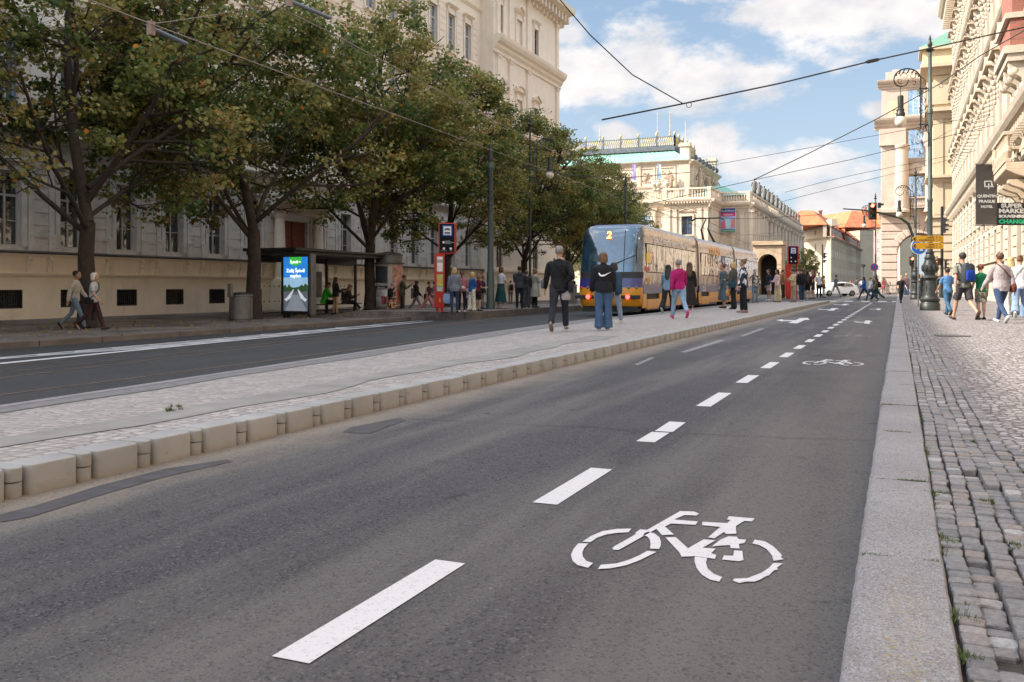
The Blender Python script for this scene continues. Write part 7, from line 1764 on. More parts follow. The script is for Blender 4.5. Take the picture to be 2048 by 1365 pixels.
# ------------------------------------------------------------------ people
SKIN = {'a': (.40, .23, .155), 'b': (.30, .155, .10), 'c': (.14, .07, .045)}
def skin(k): return M('skin_' + k, SKIN[k], .55, .08, 6)
def cloth(c, fancy=None):
    nm = 'cloth_%d_%d_%d%s' % (c[0], c[1], c[2], '_' + fancy if fancy else '')
    if nm in _mats: return _mats[nm]
    k = S(*c); m = M(nm, tuple(x*.68 for x in k), .85, .22, 6, .035, 7)
    if fancy:
        nt = m.node_tree; N = nt.nodes; L = nt.links; b = N['Principled BSDF']; tc = N.new('ShaderNodeTexCoord')
        v = N.new('ShaderNodeTexVoronoi'); v.inputs['Scale'].default_value = {'floral': 16, 'dots': 24, 'blotch': 9, 'camo': 11, 'plaid': 14}[fancy]; L.new(tc.outputs['Object'], v.inputs['Vector'])
        cr = N.new('ShaderNodeValToRGB'); sp = N.new('ShaderNodeSeparateXYZ'); L.new(v.outputs['Color'], sp.inputs[0]); L.new(sp.outputs[0], cr.inputs[0]); cr.color_ramp.interpolation = 'CONSTANT'; el = cr.color_ramp.elements
        cols = {'floral': [k, (.38, .10, .08), k, (.45, .30, .06), (.5, .4, .35)], 'dots': [k, (.6, .58, .55), k, (.40, .22, .08), k], 'blotch': [k, (.62, .64, .68), k, (.55, .58, .62), k], 'camo': [k, (.20, .19, .13), (.42, .40, .33), k, (.10, .10, .08)], 'plaid': [k, (.10, .14, .14), (.5, .45, .36), k, (.3, .12, .06)]}[fancy]
        el[0].color = (*cols[0], 1); el[1].position = .2; el[1].color = (*cols[1], 1)
        for i, p in ((2, .4), (3, .62), (4, .82)): e = el.new(p); e.color = (*cols[i], 1)
        L.new(cr.outputs[0], b.inputs['Base Color'])
    return m
HAIRC = {'dark': (.018, .012, .009), 'brown': (.065, .032, .016), 'auburn': (.11, .030, .014), 'blond': (.42, .28, .13), 'grey': (.22, .20, .18), 'white': (.55, .50, .44), 'lbrown': (.13, .07, .035)}
_pend = []
def remesh(o, vox, it=2):
    m = o.modifiers.new('weld', 'REMESH'); m.mode = 'VOXEL'; m.voxel_size = vox
    if it: s = o.modifiers.new('soft', 'SMOOTH'); s.iterations = it; s.factor = .5
def flush_people():
    dg = bpy.context.evaluated_depsgraph_get(); dg.update()
    for o, extra, mats in _pend:
        me = bpy.data.meshes.new_from_object(o.evaluated_get(dg)); o.modifiers.clear(); old = o.data; o.data = me
        if extra:
            bm = bmesh.new(); bm.from_mesh(me); tmp = extra.mesh('x'); bm2 = bmesh.new(); bm2.from_mesh(tmp)
            base = len(bm.verts); vm = [bm.verts.new(v.co) for v in bm2.verts]
            for f in bm2.faces:
                try: nf = bm.faces.new([vm[v.index] for v in f.verts]); nf.material_index = f.material_index
                except Exception: pass
            bm.to_mesh(me); bm.free(); bm2.free(); bpy.data.meshes.remove(tmp)
        me.materials.clear()
        for m in mats: me.materials.append(m)
        me.polygons.foreach_set('use_smooth', [True]*len(me.polygons)); me.name = o.name
    _pend.clear()
POSES = {
 # legs: (hip swing, knee flex) right / left, forward positive; arms: (shoulder swing, elbow flex, spread) right / left; lean
 'stand': dict(r=(2, 3), l=(-2, 3), ar=(3, 12, 7), al=(6, 14, 7), lean=1),
 'relax': dict(r=(12, 18), l=(-3, 1), ar=(-4, 16, 8), al=(10, 30, 8), lean=0),
 'walk': dict(r=(24, 6), l=(-18, 26), ar=(-22, 14, 8), al=(20, 24, 8), lean=4),
 'walk2': dict(r=(-16, 34), l=(20, 4), ar=(18, 22, 8), al=(-20, 16, 8), lean=4),
 'stride': dict(r=(30, 8), l=(-26, 30), ar=(-26, 20, 8), al=(26, 30, 8), lean=6),
 'phone': dict(r=(3, 3), l=(-2, 2), ar=(28, 98, 3), al=(26, 92, 3), lean=2, nod=22),
 'hold': dict(r=(4, 5), l=(-3, 2), ar=(16, 72, 4), al=(6, 18, 8), lean=1),
 'hold2': dict(r=(4, 5), l=(-3, 2), ar=(4, 14, 8), al=(18, 80, 4), lean=1),
 'cross': dict(r=(2, 2), l=(-2, 2), ar=(30, 100, -6), al=(30, 104, -6), lean=0),
 'hips': dict(r=(8, 8), l=(-6, 0), ar=(-14, 82, 30), al=(6, 20, 10), lean=0),
 'wave': dict(r=(3, 3), l=(-2, 2), ar=(60, 130, 8), al=(5, 15, 8), lean=-2),
 'pocket': dict(r=(22, 8), l=(-16, 24), ar=(-30, 62, 16), al=(10, 14, 12), lean=3),
 'sit': dict(r=(86, 88), l=(80, 84), ar=(40, 70, 2), al=(36, 60, 4), lean=14, seat=.47, nod=18),
 'sitx': dict(r=(92, 52), l=(80, 88), ar=(34, 84, 0), al=(34, 80, 0), lean=20, seat=.47, nod=20),
}
def person(px, feet, head, gz, ang, pose, top, bot, hair, shoes, label, sk='a', fem=False, vox=None, nod=0, turn=0, sc=1.0, bulk=1.0, group=None, Zc=None, phase=None):
    if Zc is None: Zc = FPX*(CAMH-gz)/(feet-HOR)
    w = atZ(px, Zc); H = (feet-head)*Zc/FPX*sc; 
    pd = POSES[pose]; k = H/1.75 if 'seat' not in pd else 1.0
    if 'seat' in pd: k = H/1.30
    t = thing('person', label, 'person', (w.x, w.y, gz), R(ang) + TH, group)
    near = Zc < 32; vox = vox or (.011 if near else .017 if Zc < 50 else .026)
    n = 12 if near else 8
    hipw = .095 if fem else .09; shw = .165 if fem else .19; b_ = bulk
    J = {}
    HZ = .93
    def leg(sg, a, f):
        a, f = R(a), R(f); h = Vector((sg*hipw, 0, HZ)); kn = h + Vector((sg*.01, math.sin(a)*.44, -math.cos(a)*.44)); s = a - f; an = kn + Vector((0, math.sin(s)*.42, -math.cos(s)*.42)); return h, kn, an, s
    legs = {1: leg(1, *pd['r']), -1: leg(-1, *pd['l'])}
    lean = R(pd['lean'])
    def TP(p): p = Vector(p); q = p - Vector((0, 0, .95)); return Vector((q.x, q.y*math.cos(lean) + q.z*math.sin(lean), -q.y*math.sin(lean) + q.z*math.cos(lean))) + Vector((0, 0, .95))
    def arm(sg, a, e, sp):
        a, e, sp = R(a), R(e), R(sp); s = TP((sg*shw*b_, 0, 1.388)); d1 = Vector((sg*math.sin(sp), math.sin(a)*math.cos(sp), -math.cos(a)*math.cos(sp))).normalized(); el = s + d1*.29
        d2 = Vector((sg*math.sin(sp)*(1 if e < .9 else -1.6) - (sg*.25 if e > .9 else 0), math.sin(a+e), -math.cos(a+e))).normalized(); wr = el + d2*.25; return s, el, wr, d2
    arms = {1: arm(1, *pd['ar']), -1: arm(-1, *pd['al'])}
    low = min(l[2].z - .075*math.cos(min(.9, abs(l[3]))) - (.10*math.sin(abs(l[3])) if l[3] < 0 else 0) for l in legs.values())
    dz = -low if 'seat' not in pd else (pd['seat'] + .10 - HZ)
    T = Matrix.Scale(k, 4) @ Matrix.Translation((0, 0, dz))
    def P(nm, mb, mats, v=vox, it=2, extra=None, parent=t):
        o = mb.build(nm, mats, parent, smooth=True); remesh(o, v*k, it); _pend.append((o, extra, mats if isinstance(mats, list) else [mats])); return o
    hn = TP((0, .015, 1.468)); hc = TP((0, .03, 1.655)); nodr = R(pd.get('nod', 0) + nod); tr = R(turn)
    HR = Matrix.Rotation(tr, 3, 'Z') @ Matrix.Rotation(-nodr, 3, 'X'); hp = lambda x, y, z: hn + Vector((0, 0, .06)) + HR @ Vector((x, y, z))
    hb = Vector((0, .015, .115))
    # --- body
    m = MB(T); TS = [(.86, .12, .10), (.93, .165 if fem else .155, .115), (1.0, .155 if fem else .15, .105), (1.10, .125 if fem else .14, .092), (1.25, .15 if fem else .165, .108), (1.36, .155 if fem else .18, .10), (1.44, .12, .075), (1.49, .055, .055)]
    def torso(mb, inf, z0, z1=1.5, fl=1.0, skirt=0):
        rr = []; zs = [z0] + [z for z, _, _ in TS if z0 < z < z1] + [z1]
        for z in zs:
            i = max([j for j in range(len(TS)) if TS[j][0] <= z] or [0]); i = min(i, len(TS)-2); f = min(1, max(0, (z-TS[i][0])/(TS[i+1][0]-TS[i][0]))); rx = TS[i][1]*(1-f)+TS[i+1][1]*f; ry = TS[i][2]*(1-f)+TS[i+1][2]*f
            rx = rx*b_ + inf; ry = ry*(1+(b_-1)*1.3) + inf; c = TP((0, 0, z)); 
            if z < .95: rx = max(rx, .15*b_+inf) ; ry = max(ry, .11*b_+inf)
            rr.append([c + Vector((rx*math.cos(a)*fl, ry*math.sin(a)*fl, 0)) for a in np.linspace(0, 2*PI, 17)[:-1]])
        mb.rings(rr)
    torso(m, -.014, .92)
    for sg in (1, -1):
        h, kn, an, s = legs[sg]; m.tube([h + Vector((0, 0, .02)), h.lerp(kn, .4), kn, kn.lerp(an, .35), kn.lerp(an, .8), an], [.088*b_, .078*b_, .055, .054, .036, .036], n)
        fd = Vector((0, math.cos(s), math.sin(s)))*1.0; 
        m.tube([an - fd*.04 + Vector((0, 0, -.03)), an + fd*.05 + Vector((0, 0, -.045)), an + fd*.15 + Vector((0, 0, -.055))], [(.035, .03), (.04, .03), (.035, .018)], 8, side=(1, 0, 0))
        s_, el, wr, d2 = arms[sg]; m.tube([s_ + Vector((-sg*.04, 0, 0)), s_.lerp(el, .35), el, el.lerp(wr, .35), wr], [.052, .046, .037, .036, .024], n)
        m.tube([wr, wr + d2*.05, wr + d2*.085], [(.020, .026), (.017, .040), (.014, .036)], 8, side=(1, 0, 0))
    m.tube([TP((0, 0, 1.44)), hn + Vector((0, 0, .05)), hp(0, .0, .06)], [.058, .052, .05], n)
    m.rings([[hp(rx*math.cos(a), .015 + oy + ry*math.sin(a), z) for a in np.linspace(0, 2*PI, 15)[:-1]] for z, rx, ry, oy in ((.0, .030, .035, .045), (.02, .048, .062, .03), (.06, .066, .085, .012), (.11, .074, .097, .0), (.16, .074, .098, -.004), (.20, .060, .082, -.008), (.228, .028, .04, -.012))])
    m.tube([hp(0, .105, .125), hp(0, .122, .085), hp(0, .10, .075)], [.010, .015, .012], 6)
    for sg in (1, -1): m.ell(hp(sg*.078, -.002, .105), (.012, .02, .03), 6, 5)
    ex = MB(T)
    for sg in (1, -1):
        ex.cur = 1; ex.ell(hp(sg*.030, .098, .125), (.013, .006, .008), 6, 4); ex.tube([hp(sg*.018, .103, .148), hp(sg*.045, .094, .148)], .005, 4); ex.cur = 0
        s_, el, wr, d2 = arms[sg]; sx = Vector((0, 1, 0)); sx = (sx - d2*sx.dot(d2)).normalized(); nn = d2.cross(sx) * (-sg)
        palm = wr + d2*.08; curl = .5 if pose not in ('phone', 'hold', 'cross') else 1.1
        for i, ln in enumerate((.072, .080, .075, .058)):
            q = palm + sx*(.027 - .018*i); pts = [q]; dd = d2.copy()
            for j, sgm in enumerate((.42, .32, .26)):
                an_ = curl*(.35 + .25*j); dd = (dd*math.cos(an_*.6) + nn*math.sin(an_*.6)).normalized(); pts.append(pts[-1] + dd*ln*sgm)
            ex.tube(pts, [.0095, .0088, .008, .006], 5)
        q = wr + d2*.03 + sx*.026; ex.tube([q, q + (d2*.6 + sx*.7 + nn*.2).normalized()*.032, q + (d2*.9 + sx*.55 + nn*.45).normalized()*.060], [.0125, .011, .008], 5)
    ex.cur = 2; ex.tube([hp(-.022, .104, .052), hp(0, .108, .050), hp(.022, .104, .052)], .0045, 4); ex.cur = 0
    P('body', m, [skin(sk), M('eye_dark', (.02, .015, .012), .3), M('lips', (.33, .09, .07), .5)], extra=ex)
    # --- garments
    kind, cc = top[0], top[1]; mat = cloth(cc, top[2] if len(top) > 2 and top[2] else None)
    inf = {'tee': .014, 'long': .018, 'jacket': .038, 'coat': .040, 'vest': .018, 'dress': .02, 'shirt': .024}[kind]
    z0 = {'tee': .86, 'long': .87, 'jacket': .84, 'coat': .86, 'vest': .86, 'dress': .86, 'shirt': .82}[kind]
    g = MB(T); torso(g, inf, z0, 1.475)
    g.tube([TP((0, .0, 1.44)), hn + Vector((0, -.003, .015 if kind not in ('jacket', 'coat') else .035))], [.085, .064 + inf*.3], n)
    sl = .55 if kind in ('tee',) else (.0 if kind == 'vest' else 1.0)
    for sg in (1, -1):
        s_, el, wr, d2 = arms[sg]
        if sl == 1.0: g.tube([s_ + Vector((-sg*.07, 0, .014)), s_ + Vector((-sg*.004, 0, -.012)), s_.lerp(el, .5), el, el.lerp(wr, .5), wr + d2*.0], [.046+inf, .050+inf, .050+inf, .044+inf, .038+inf, .026+inf*.8], n)
        elif sl: g.tube([s_ + Vector((-sg*.07, 0, .014)), s_ + Vector((-sg*.004, 0, -.012)), s_.lerp(el, .70)], [.046+inf, .051+inf, .052+inf*1.3], n)
        else: g.ell(s_ + Vector((-sg*.03, 0, 0)), (.06, .07, .07), 8, 6)
    if kind in ('coat', 'dress'):
        zl = .48 if kind == 'coat' else (top[3] if len(top) > 3 else .42); ky = (legs[1][1].y + legs[-1][1].y)/2; sp = abs(legs[1][1].y - legs[-1][1].y)/2
        rr = []
        for i in range(9):
            f = i/8; z = .98 + (zl-.98)*f; rx = (.165*b_ + inf) + f*(.07 if kind == 'coat' else .11); ry = (.125*b_ + inf) + f*(.05 + sp*.6); 
            rr.append([Vector((rx*(1+.05*f*math.sin(7*a))*math.cos(a), ky*f + ry*(1+.05*f*math.sin(7*a+1))*math.sin(a), z)) for a in np.linspace(0, 2*PI, 33)[:-1]])
        g.rings(rr)
    P({'tee': 't_shirt', 'long': 'sweater', 'jacket': 'jacket', 'coat': 'coat', 'vest': 'vest', 'dress': 'dress', 'shirt': 'shirt'}[kind], g, mat, v=vox*.95)
    if kind == 'jacket' and len(top) > 3 and top[3] == 'hood':
        g = MB(T); g.ell(TP((0, -.12, 1.44)), (.13, .085, .10), 12, 8); P('hood', g, mat)
    bk, bc = bot[0], bot[1]; bm_ = cloth(bc, bot[2] if len(bot) > 2 else None)
    if bk != 'none':
        g = MB(T)
        if bk in ('skirt',):
            zl = bot[3] if len(bot) > 3 else .30; ky = (legs[1][2].y + legs[-1][2].y)/2; sp = abs(legs[1][2].y - legs[-1][2].y)/2; rr = []
            for i in range(11):
                f = i/10; z = 1.06 + (zl-1.06)*f; rx = (.135*b_+.02) + f*.13; ry = (.105*b_+.02) + f*(.07 + sp*.55)
                if z > .86: rx = max(rx, .175*b_); ry = max(ry, .13*b_)
                rr.append([Vector((rx*(1+.07*f*math.sin(9*a))*math.cos(a), ky*f + ry*(1+.07*f*math.sin(9*a+1))*math.sin(a), z)) for a in np.linspace(0, 2*PI, 37)[:-1]])
            g.rings(rr); P('skirt', g, bm_, v=vox*.9, it=1)
        else:
            torso(g, .012, .84, 1.07)
            if 'seat' in pd: pass
            for sg in (1, -1):
                h, kn, an, s = legs[sg]
                wd = {'slim': (.092, .083, .063, .060, .046), 'trousers': (.100, .092, .072, .070, .062), 'wide': (.105, .100, .092, .098, .115), 'shorts': (.100, .098, .090, .09, .09)}[bk]
                if bk == 'shorts': g.tube([h + Vector((0, 0, .03)), h.lerp(kn, .4), h.lerp(kn, .88)], [wd[0]*b_, wd[1]*b_, wd[2]*b_], n)
                else:
                    end = an + (an-kn).normalized()*(.03 if bk == 'wide' else -.01)
                    g.tube([h + Vector((0, 0, .03)), h.lerp(kn, .4), kn, kn.lerp(an, .4), kn.lerp(an, .8), end], [wd[0]*b_, wd[1]*b_, wd[2], wd[3], (wd[3]+wd[4])/2, wd[4]], n)
            P('shorts' if bk == 'shorts' else 'trousers', g, bm_, v=vox*.95)
    # --- shoes
    g = MB(T)
    for sg in (1, -1):
        h, kn, an, s = legs[sg]; s2 = s if abs(s) > .25 or 'seat' in pd else 0
        fd = Vector((0, math.cos(s2), math.sin(s2))); up = Vector((0, -math.sin(s2), math.cos(s2))); c = an - up*.045
        g.tube([c - fd*.075 + up*.005, c - fd*.02 + up*.012, c + fd*.07, c + fd*.15 - up*.010, c + fd*.185 - up*.014], [(.034, .036), (.042, .048), (.048, .036), (.046, .024), (.028, .016)], 10, side=(1, 0, 0))
    P('shoes', g, cloth(shoes), v=vox*.8, it=1)
    # --- hair or cap
    hk, hcol = hair[0], hair[1]
    hm = M('hair_' + hcol, HAIRC[hcol], .6, .35, 18, .01, 30) if hcol in HAIRC else cloth((30, 30, 34))
    g = MB(T); r3 = random.Random(int(px))
    def scalp(e=.012, zc=.135, yb=-.016): g.rings([[hp((rx+e)*math.cos(a), yb + (ry+e)*math.sin(a), z) for a in np.linspace(0, 2*PI, 15)[:-1]] for z, rx, ry in ((.075, .05, .055), (.10, .068, .080), (.14, .075, .090), (.17, .075, .094), (.205, .062, .082), (.236, .03, .045))])
    if hk == 'short': scalp()
    elif hk == 'bald': g.rings([[hp((rx+.004)*math.cos(a), -.02 + ry*math.sin(a), z) for a in np.linspace(0, 2*PI, 15)[:-1]] for z, rx, ry in ((.06, .06, .070), (.10, .074, .085), (.155, .073, .085))])
    elif hk == 'bob':
        scalp(.016); g.tube([hp(0, -.055, .16), hp(0, -.06, .06), hp(0, -.05, -.01)], [(.085, .06), (.095, .06), (.085, .05)], 12, side=(1, 0, 0)); 
        for sg in (1, -1): g.tube([hp(sg*.066, .0, .17), hp(sg*.082, .0, .09), hp(sg*.08, -.005, .01)], [(.03, .04), (.03, .045), (.025, .04)], 8)
    elif hk == 'long':
        scalp(.016); g.tube([hp(0, -.05, .17), hp(0, -.07, .06), TP((0, -.10, 1.42)), TP((0, -.13, 1.30)), TP((0, -.13, 1.20))], [(.085, .055), (.095, .055), (.10, .045), (.09, .035), (.05, .02)], 12, side=(1, 0, 0))
        for sg in (1, -1): g.tube([hp(sg*.066, .0, .17), hp(sg*.084, .0, .09), hp(sg*.085, -.02, .0), TP((sg*.09, -.03, 1.40))], [.03, .03, .028, .02], 8)
        for i in range(10): a = r3.uniform(-1, 1); g.ell(hp(a*.08, -.085 + abs(a)*.03, r3.uniform(-.02, .18)), (.026, .022, .04), 6, 4)
    elif hk == 'bun': scalp(.012); g.ell(hp(0, -.10, .22), (.045, .045, .045), 10, 6)
    elif hk == 'pony': scalp(.012); g.tube([hp(0, -.10, .16), hp(0, -.15, .10), hp(0, -.13, -.02), hp(0, -.11, -.10)], [.03, .035, .03, .012], 8)
    if hk == 'cap':
        scalp(.016); g2 = MB(T); P('hair', g, M('hair_brown', HAIRC['brown'], .6, .35, 18, .01, 30)) ; g = MB(T)
        g.rings([[hp(rx*math.cos(a), -.01 + ry*math.sin(a), z) for a in np.linspace(0, 2*PI, 15)[:-1]] for z, rx, ry in ((.145, .092, .112), (.19, .090, .108), (.225, .07, .085), (.25, .02, .03))]); g.rings([[hp(x, y, .15 + e) for x, y in ((-.075, .06), (.075, .06), (.06, .165), (0, .185), (-.06, .165))] for e in (0, .012)])
        P('cap', g, cloth(hair[2]), v=vox*.8, it=1)
    else: P('hair', g, hm, v=vox*.8, it=1)
    t['_k'] = k; person.last = (t, T, TP, arms, legs, k, hp)
    return t
def bag(kind, label, c, side=1, sz=(.30, .12, .26), strap=True, at=None, name='shoulder_bag', sc=None, patch=None):
    """a bag carried by the person built last; top-level, as it is carried"""
    t, T, TP, arms, legs, k, hp = person.last; M4 = Matrix.Translation(t.location) @ Matrix.Rotation(t.rotation_euler.z, 4, 'Z') @ T
    cm = cloth(c); rz = t.rotation_euler.z
    if kind == 'back': ctr = TP((0, -.215, 1.22)); sz = sz if sz != (.30, .12, .26) else (.30, .19, .44)
    elif kind == 'hand': s_, el, wr, d2 = arms[side]; ctr = wr + Vector((0, 0, -.14 - sz[2]/2)) 
    elif kind == 'waist': ctr = TP((0, -.15, 1.04))
    elif kind == 'front': ctr = TP((0, .18, 1.1))
    else: ctr = Vector((side*.25, -.04, .93)) if at is None else Vector(at)
    wp = M4 @ ctr; b = thing(name, label, 'bag', wp, rz); S4 = Matrix.Scale(k, 4)
    m = MB(S4); w, d, h = sz
    lay = []
    for z, s in ((-h/2, .82), (-h/2+.03, .97), (0, 1.02), (h/2-.06, .95), (h/2, .62)): lay.append([(w/2*s*math.copysign(abs(math.cos(a))**.6, math.cos(a)), d/2*s*math.copysign(abs(math.sin(a))**.6, math.sin(a)), z) for a in np.linspace(0, 2*PI, 17)[:-1]])
    if kind == 'side': lay = [[(y, x, z) for x, y, z in r] for r in lay]
    m.rings(lay); m.build('bag_body', cm, b, smooth='auto', bevel=0)
    if kind == 'back':
        q = MB(S4); q.rings([[(x*.7, y*.4 - d*.52, z*.55 - .06) for x, y, z in r] for r in lay]); q.build('front_pocket', cloth(patch or c), b, smooth='auto'); s = MB(S4)
        for sg in (1, -1):
            P0 = [TP((sg*.10, -.12, 1.36)), TP((sg*.115, -.06, 1.49)), TP((sg*.125, .06, 1.485)), TP((sg*.135, .145, 1.36)), TP((sg*.16, .12, 1.16)), TP((sg*.17, -.05, 1.06)), TP((sg*.13, -.15, 1.04))]; s.tube([p - ctr for p in P0], (.022, .008) if False else .016, 6)
        s.build('strap', cloth((25, 25, 28)), b, smooth=True)
    elif strap and kind == 'side':
        o = -side; P0 = [Vector((side*.23, -.03, 1.02)), TP((side*.17, -.13, 1.15)), TP((side*.02, -.16, 1.32)), TP((o*.09, -.10, 1.46)), TP((o*.105, .0, 1.505)), TP((o*.08, .10, 1.44)), TP((side*.02, .17, 1.28)), TP((side*.17, .13, 1.12)), Vector((side*.23, .03, 1.02))]
        s = MB(S4); s.tube([p - ctr for p in P0], .013, 6); s.build('strap', cm, b, smooth=True)
    elif kind == 'hand':
        s = MB(S4); wr = arms[side][2]; s.tube([Vector((-w*.3, 0, h/2)), (wr - ctr) + Vector((0, 0, -.08)), Vector((w*.3, 0, h/2))], .009, 5); s.build('handle', cm, b, smooth=True)
    return b
K = (14, 14, 17); NV = (32, 38, 58); JN = (70, 98, 132); LJ = (150, 178, 205); WH = (225, 222, 216); BG = (196, 170, 138); GR = (95, 97, 102)
def people():
    A, Bk, L_, Rt, T_ = 0, 0, 90, -90, 180
    # strollers on the left
    person(150, 662, 542, -.2, -82, 'walk', ('long', (196, 184, 170)), ('slim', (120, 138, 152)), ('short', 'dark'), (22, 20, 20), 'man in cream sweater and grey blue jeans strolling past the first tree', sk='b', Zc=26.6)
    person(186, 666, 549, -.2, -88, 'walk2', ('tee', (200, 200, 200)), ('trousers', (62, 36, 36)), ('bob', 'white'), (70, 45, 32), 'white haired woman in pale tee and maroon trousers strolling by the tree', fem=True, Zc=26.0); bag('side', 'small black bag on a strap at the hip of the white haired woman', K, 1, (.2, .1, .2))
    bag('hand', 'dark jacket folded over the arm of the white haired woman', (62, 56, 58), -1, (.16, .12, .40), name='folded_jacket')
    # shelter
    person(648, 632, 571, -.2, -75, 'sit', ('jacket', (58, 190, 38)), ('trousers', K), ('cap', 'brown', (40, 28, 26)), (20, 20, 20), 'seated man in bright green jacket and dark cap under the shelter', sk='b', Zc=40.0)
    person(671, 632, 557, -.2, -60, 'hold', ('jacket', K), ('slim', (190, 160, 120)), ('long', 'dark'), K, 'long haired woman in black jacket and beige trousers standing in the shelter', fem=True, Zc=39.5)
    person(690, 630, 573, -.2, -85, 'sitx', ('jacket', (50, 36, 32)), ('slim', K), ('long', 'lbrown'), WH, 'woman with crossed legs and white trainers sitting on the shelter bench', fem=True, Zc=40.5)
    person(784, 629, 563, -.2, -20, 'walk', ('dress', (50, 30, 26), 'floral', .42), ('none', K), ('short', 'grey'), K, 'short grey haired woman in dark floral dress before the advertising column', fem=True, Zc=40.0, bulk=1.12); bag('back', 'black backpack on the woman in the floral dress', K)
    person(805, 625, 549, -.2, -78, 'phone', ('shirt', (92, 92, 66)), ('trousers', (60, 55, 45)), ('short', 'dark'), WH, 'man in long olive overshirt and white shoes beside the advertising column', sk='b', Zc=42)
    person(832, 621, 557, -.2, -80, 'walk', ('jacket', K, None, 'hood'), ('trousers', (150, 145, 155)), ('long', 'dark'), (40, 40, 44), 'woman in black hoodie and pale grey trousers walking towards the red pillar', fem=True, Zc=44.5)
    person(856, 621, 556, -.2, -75, 'stride', ('tee', (92, 26, 44)), ('wide', (196, 132, 138)), ('short', 'dark'), (210, 190, 170), 'woman in maroon top and pink trousers striding behind the red pillar', fem=True, Zc=43.5); bag('side', 'black tote bag on the woman in pink trousers', K, -1, (.3, .1, .34))
    person(868, 614, 555, -.2, -60, 'walk2', ('shirt', (170, 180, 200)), ('trousers', (190, 180, 165)), ('short', 'brown'), WH, 'person in pale blue shirt half hidden behind the red pillar', Zc=47)
    # group by the pillar
    gp = 'people waiting on the left boarding kerb'
    person(909, 626, 536, .04, 5, 'stand', ('shirt', (120, 124, 136)), ('slim', (45, 62, 95)), ('bob', 'blond'), K, 'blonde woman in loose grey top with light blue bag by the red pillar', fem=True, group=gp, bulk=1.1); bag('hand', 'large pale blue shopping bag of the blonde woman in grey', (150, 165, 200), -1, (.42, .16, .38)) 
    person(924, 625, 543, .04, 0, 'hold', ('long', (186, 110, 128)), ('slim', K), ('pony', 'brown'), WH, 'woman in pink checked shirt with white belt bag among the waiting group', fem=True, group=gp); bag('waist', 'white belt bag on the woman in pink', (215, 210, 200), 1, (.26, .1, .14), name='belt_bag')
    person(936, 621, 574, .04, 10, 'stand', ('long', (170, 130, 170)), ('slim', K), ('long', 'brown'), WH, 'child in lilac top standing in the waiting group', fem=True, group=gp)
    person(944, 623, 545, .04, -50, 'hold', ('long', (30, 90, 160)), ('wide', (205, 205, 190), 'dots'), ('bob', 'blond'), (200, 190, 170), 'woman in blue top, yellow scarf and pale patterned trousers', fem=True, group=gp); bag('side', 'pale handbag of the woman in patterned trousers', (205, 200, 185), -1, (.2, .1, .16))
    person(957, 623, 549, .04, -70, 'hold', ('tee', (120, 18, 30)), ('shorts', K), ('bob', 'lbrown'), K, 'woman in crimson tee and black shorts gesturing beside the blue top', fem=True, group=gp)
    person(965, 618, 553, .04, -95, 'stand', ('jacket', NV), ('trousers', (140, 138, 135)), ('short', 'dark'), K, 'man in navy jacket with shoulder bag left of the tram mast', group=gp); bag('side', 'black shoulder bag of the man in the navy jacket', K, 1)
    person(1002, 618, 535, .04, -45, 'hold', ('tee', (222, 220, 224)), ('skirt', (14, 74, 74), None, .28), ('bob', 'auburn'), (205, 190, 175), 'red haired woman in white tee and long teal skirt right of the mast', fem=True, group=gp)
    person(1021, 608, 562, -.0, 20, 'stand', ('tee', (205, 195, 180)), ('trousers', (110, 112, 112)), ('short', 'dark'), K, 'slight person in beige top seen between teal skirt and dark hoodie', fem=True, group=gp); bag('back', 'black rucksack on the slight person in beige', K)
    person(1039, 618, 534, .04, 0, 'cross', ('jacket', (62, 62, 70), None, 'hood'), ('trousers', (24, 24, 34)), ('short', 'dark'), K, 'man in charcoal hooded jacket seen from behind right of the mast', group=gp, bulk=1.08)
    person(1053, 616, 542, .04, -20, 'stand', ('long', (50, 44, 42)), ('wide', (78, 76, 84)), ('short', 'lbrown'), K, 'person in wide grey trousers close behind the charcoal hooded man', group=gp)
    person(1070, 616, 538, .04, -70, 'cross', ('coat', (176, 172, 158)), ('trousers', K), ('bob', 'lbrown'), K, 'woman in long pale trench coat waiting next to the lamp post', fem=True, group=gp); bag('hand', 'light blue plastic bag held by the woman in the trench coat', (120, 165, 205), 1, (.22, .12, .30))
    person(1148, 597, 556, -.1, 60, 'stand', ('jacket', K), ('trousers', K), ('short', 'dark'), K, 'small distant figure in black between the walking man and the tram')
    # platform
    person(1118, 661, 490, .15, -12, 'pocket', ('long', (13, 13, 16)), ('trousers', (38, 40, 52)), ('short', 'grey'), (150, 132, 118), 'man in black sweater and dark jeans walking away with crossbody strap', bulk=1.1, Zc=FPX*.9/(660-573)); bag('side', 'black crossbody bag on the man in the black sweater', (30, 30, 32), 1, (.2, .1, .24)); 
    bag('hand', 'pale cap hanging at the side of the man in the black sweater', (165, 160, 155), 1, (.20, .1, .18), name='sun_hat')
    person(1207, 662, 509, .145, 3, 'stand', ('jacket', (17, 19, 28)), ('wide', JN), ('bob', 'lbrown'), (120, 140, 160), 'woman in black bomber jacket with white swoosh and wide jeans', fem=True, bulk=1.12, Zc=FPX*.905/(660-573))
    t, T, TP, arms, legs, k, hp = person.last
    # curved tick emblem on the back of the jacket
    m = MB(T); pts = []
    low = [(-.155, .03), (-.12, -.035), (-.06, -.05), (.0, -.035), (.17, .065)]; up = [(.17, .065), (.0, -.002), (-.07, -.015), (-.105, .0), (-.125, .035)]
    def bp(u, v): z = 1.25 + v; return TP((u*.95, -(.108*1.15 + .038 + .030) + .5*u*u*1.2, z))
    Lo = [bp(*q) for q in low]; Up = [bp(*q) for q in up][::-1]; off = Vector((0, -.006, 0))
